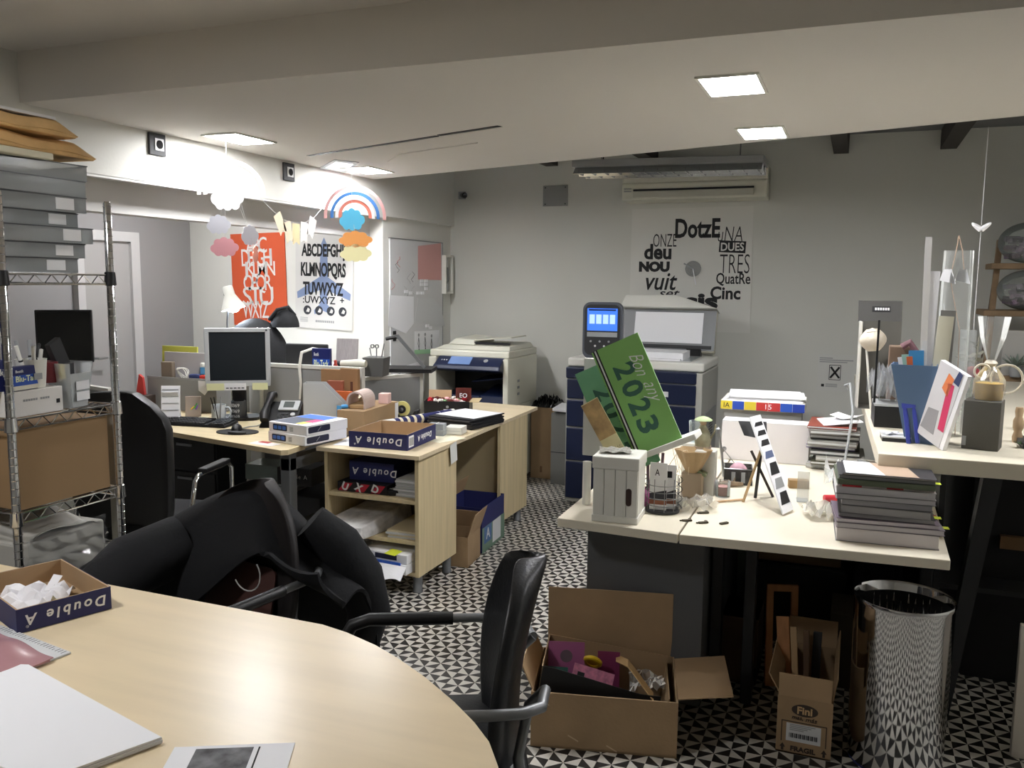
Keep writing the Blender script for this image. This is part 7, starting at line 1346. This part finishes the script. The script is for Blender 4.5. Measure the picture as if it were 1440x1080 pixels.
G().prism(circ(.042, 22, 0, .158, .5), YF - .0004, YF + .0006, 'y').build('oval_mark', PRT, fx); fit('brand', 'Fini', .048, .026, mat('card_letter', (196, 164, 122), .8), fx, (0, YF - .001, .158), bold=.03); fit('slogan', 'mas,', .036, .012, PRT, fx, (-.022, YF - .0006, .128), shear=.2, bold=.01); fit('slogan', 'más', .036, .014, PRT, fx, (.022, YF - .0006, .129), shear=.2, bold=.01)
G().bb((-.056, YF - .0002, .045), (.054, YF + .0006, .108)).build('shipping_label', PAPERG, fx); g = G(); [g.bb((-.046 + .0042 * k, YF - .0008, .058), (-.0445 + .0042 * k + .001 * (k % 3), YF - .0002, .074)) for k in range(22)]; g.build('barcode', INK, fx); g = G(); [g.bb((-.045, YF - .0008, .084 + .006 * k), (.0 + .012 * k, YF - .0002, .087 + .006 * k)) for k in range(4)]; g.build('label_print', GREYP, fx)
for q in (((-.072, .04), (-.069, .115)), ((.069, .04), (.072, .115)), ((-.072, .112), (.072, .115))): G().bb((q[0][0], YF - .0002, q[0][1]), (q[1][0], YF + .0006, q[1][1])).build('printed_border', PRT, fx)
fit('handling_word', 'FRAGIL', .08, .018, PRT, fx, (0, YF - .0006, .02), bold=.04)
for s in (-1, 1): G().at((s * .066, YF, .02)).prism([(-.004, -.012), (.004, -.012), (.004, 0), (.009, 0), (0, .014), (-.009, 0), (-.004, 0)], -.0004, .0006, 'y').build('up_arrow', PRT, fx)
FW = mat('frame_wood', (178, 124, 78), .6, var=.15, scale=5, stretch=(8, 8, 1))
for k, (x, y, rx, ry, L, w_, m, lab) in enumerate(((-.065, -.02, -.35, -.12, .36, .045, FW, 'broad orange-brown wooden slat leaning out of the narrow carton'), (-.03, -.05, -.28, -.10, .34, .022, mat('pale_slat', (190, 158, 116), .6), 'pale wooden slat beside the broad one in the narrow carton'), (.0, -.04, -.34, -.06, .33, .02, mat('dark_slat', (96, 70, 48), .6), 'dark wooden slat in the middle of the narrow carton'), (.02, .05, -.2, .0, .30, .03, DARKP, 'black frame piece at the back of the narrow carton'))):
    tag(G().at((-.088 + x, 3.10 + y, .008), 0, rx, ry).bb((-w_ / 2, -.01, 0), (w_ / 2, .01, L)).build('frame_slat', m, bevel=.002), lab, 'slat')
fs_ = thing('picture_frame', 'bare wooden frame standing behind the slats of the narrow carton', 'frame', (-.20, 3.36, 0), .3, None, rx=-.1)
for a, b in (((-.06, 0), (-.035, .40)), ((.035, 0), (.06, .40)), ((-.06, 0), (.06, .025)), ((-.06, .375), (.06, .40))): G().bb((a[0], -.01, a[1]), (b[0], .01, b[1])).build('bar', FW, fs_)
# chrome bin
bn_ = thing('waste_bin', 'tall chrome waste bin at the corner of the ivory desk', 'bin', (.195, 2.97, 0)); G().lathe([(.142, 0), (.147, .01), (.152, .545), (.155, .555), (.152, .562), (.148, .555), (.143, .02), (0, .018)], 56).build('body', [mat('mirror_chrome', (205, 205, 205), .06, 1.0)], bn_, smooth=True)
G().lathe([(.1465, .035), (.1475, .53)], 40, cap=False).build('liner', mat('liner_black', (14, 14, 15), .6), bn_, smooth=True); G().lathe([(0, .019), (.141, .0195)], 30, cap=False).build('liner_base', MATS['liner_black'], bn_); G().lathe([(.1425, -.0), (.1455, .0), (.1462, .014), (.1432, .014)], 40, cap=False).build('foot_ring', NAVYB, bn_, smooth=True)
# boxes in the dark under the desk
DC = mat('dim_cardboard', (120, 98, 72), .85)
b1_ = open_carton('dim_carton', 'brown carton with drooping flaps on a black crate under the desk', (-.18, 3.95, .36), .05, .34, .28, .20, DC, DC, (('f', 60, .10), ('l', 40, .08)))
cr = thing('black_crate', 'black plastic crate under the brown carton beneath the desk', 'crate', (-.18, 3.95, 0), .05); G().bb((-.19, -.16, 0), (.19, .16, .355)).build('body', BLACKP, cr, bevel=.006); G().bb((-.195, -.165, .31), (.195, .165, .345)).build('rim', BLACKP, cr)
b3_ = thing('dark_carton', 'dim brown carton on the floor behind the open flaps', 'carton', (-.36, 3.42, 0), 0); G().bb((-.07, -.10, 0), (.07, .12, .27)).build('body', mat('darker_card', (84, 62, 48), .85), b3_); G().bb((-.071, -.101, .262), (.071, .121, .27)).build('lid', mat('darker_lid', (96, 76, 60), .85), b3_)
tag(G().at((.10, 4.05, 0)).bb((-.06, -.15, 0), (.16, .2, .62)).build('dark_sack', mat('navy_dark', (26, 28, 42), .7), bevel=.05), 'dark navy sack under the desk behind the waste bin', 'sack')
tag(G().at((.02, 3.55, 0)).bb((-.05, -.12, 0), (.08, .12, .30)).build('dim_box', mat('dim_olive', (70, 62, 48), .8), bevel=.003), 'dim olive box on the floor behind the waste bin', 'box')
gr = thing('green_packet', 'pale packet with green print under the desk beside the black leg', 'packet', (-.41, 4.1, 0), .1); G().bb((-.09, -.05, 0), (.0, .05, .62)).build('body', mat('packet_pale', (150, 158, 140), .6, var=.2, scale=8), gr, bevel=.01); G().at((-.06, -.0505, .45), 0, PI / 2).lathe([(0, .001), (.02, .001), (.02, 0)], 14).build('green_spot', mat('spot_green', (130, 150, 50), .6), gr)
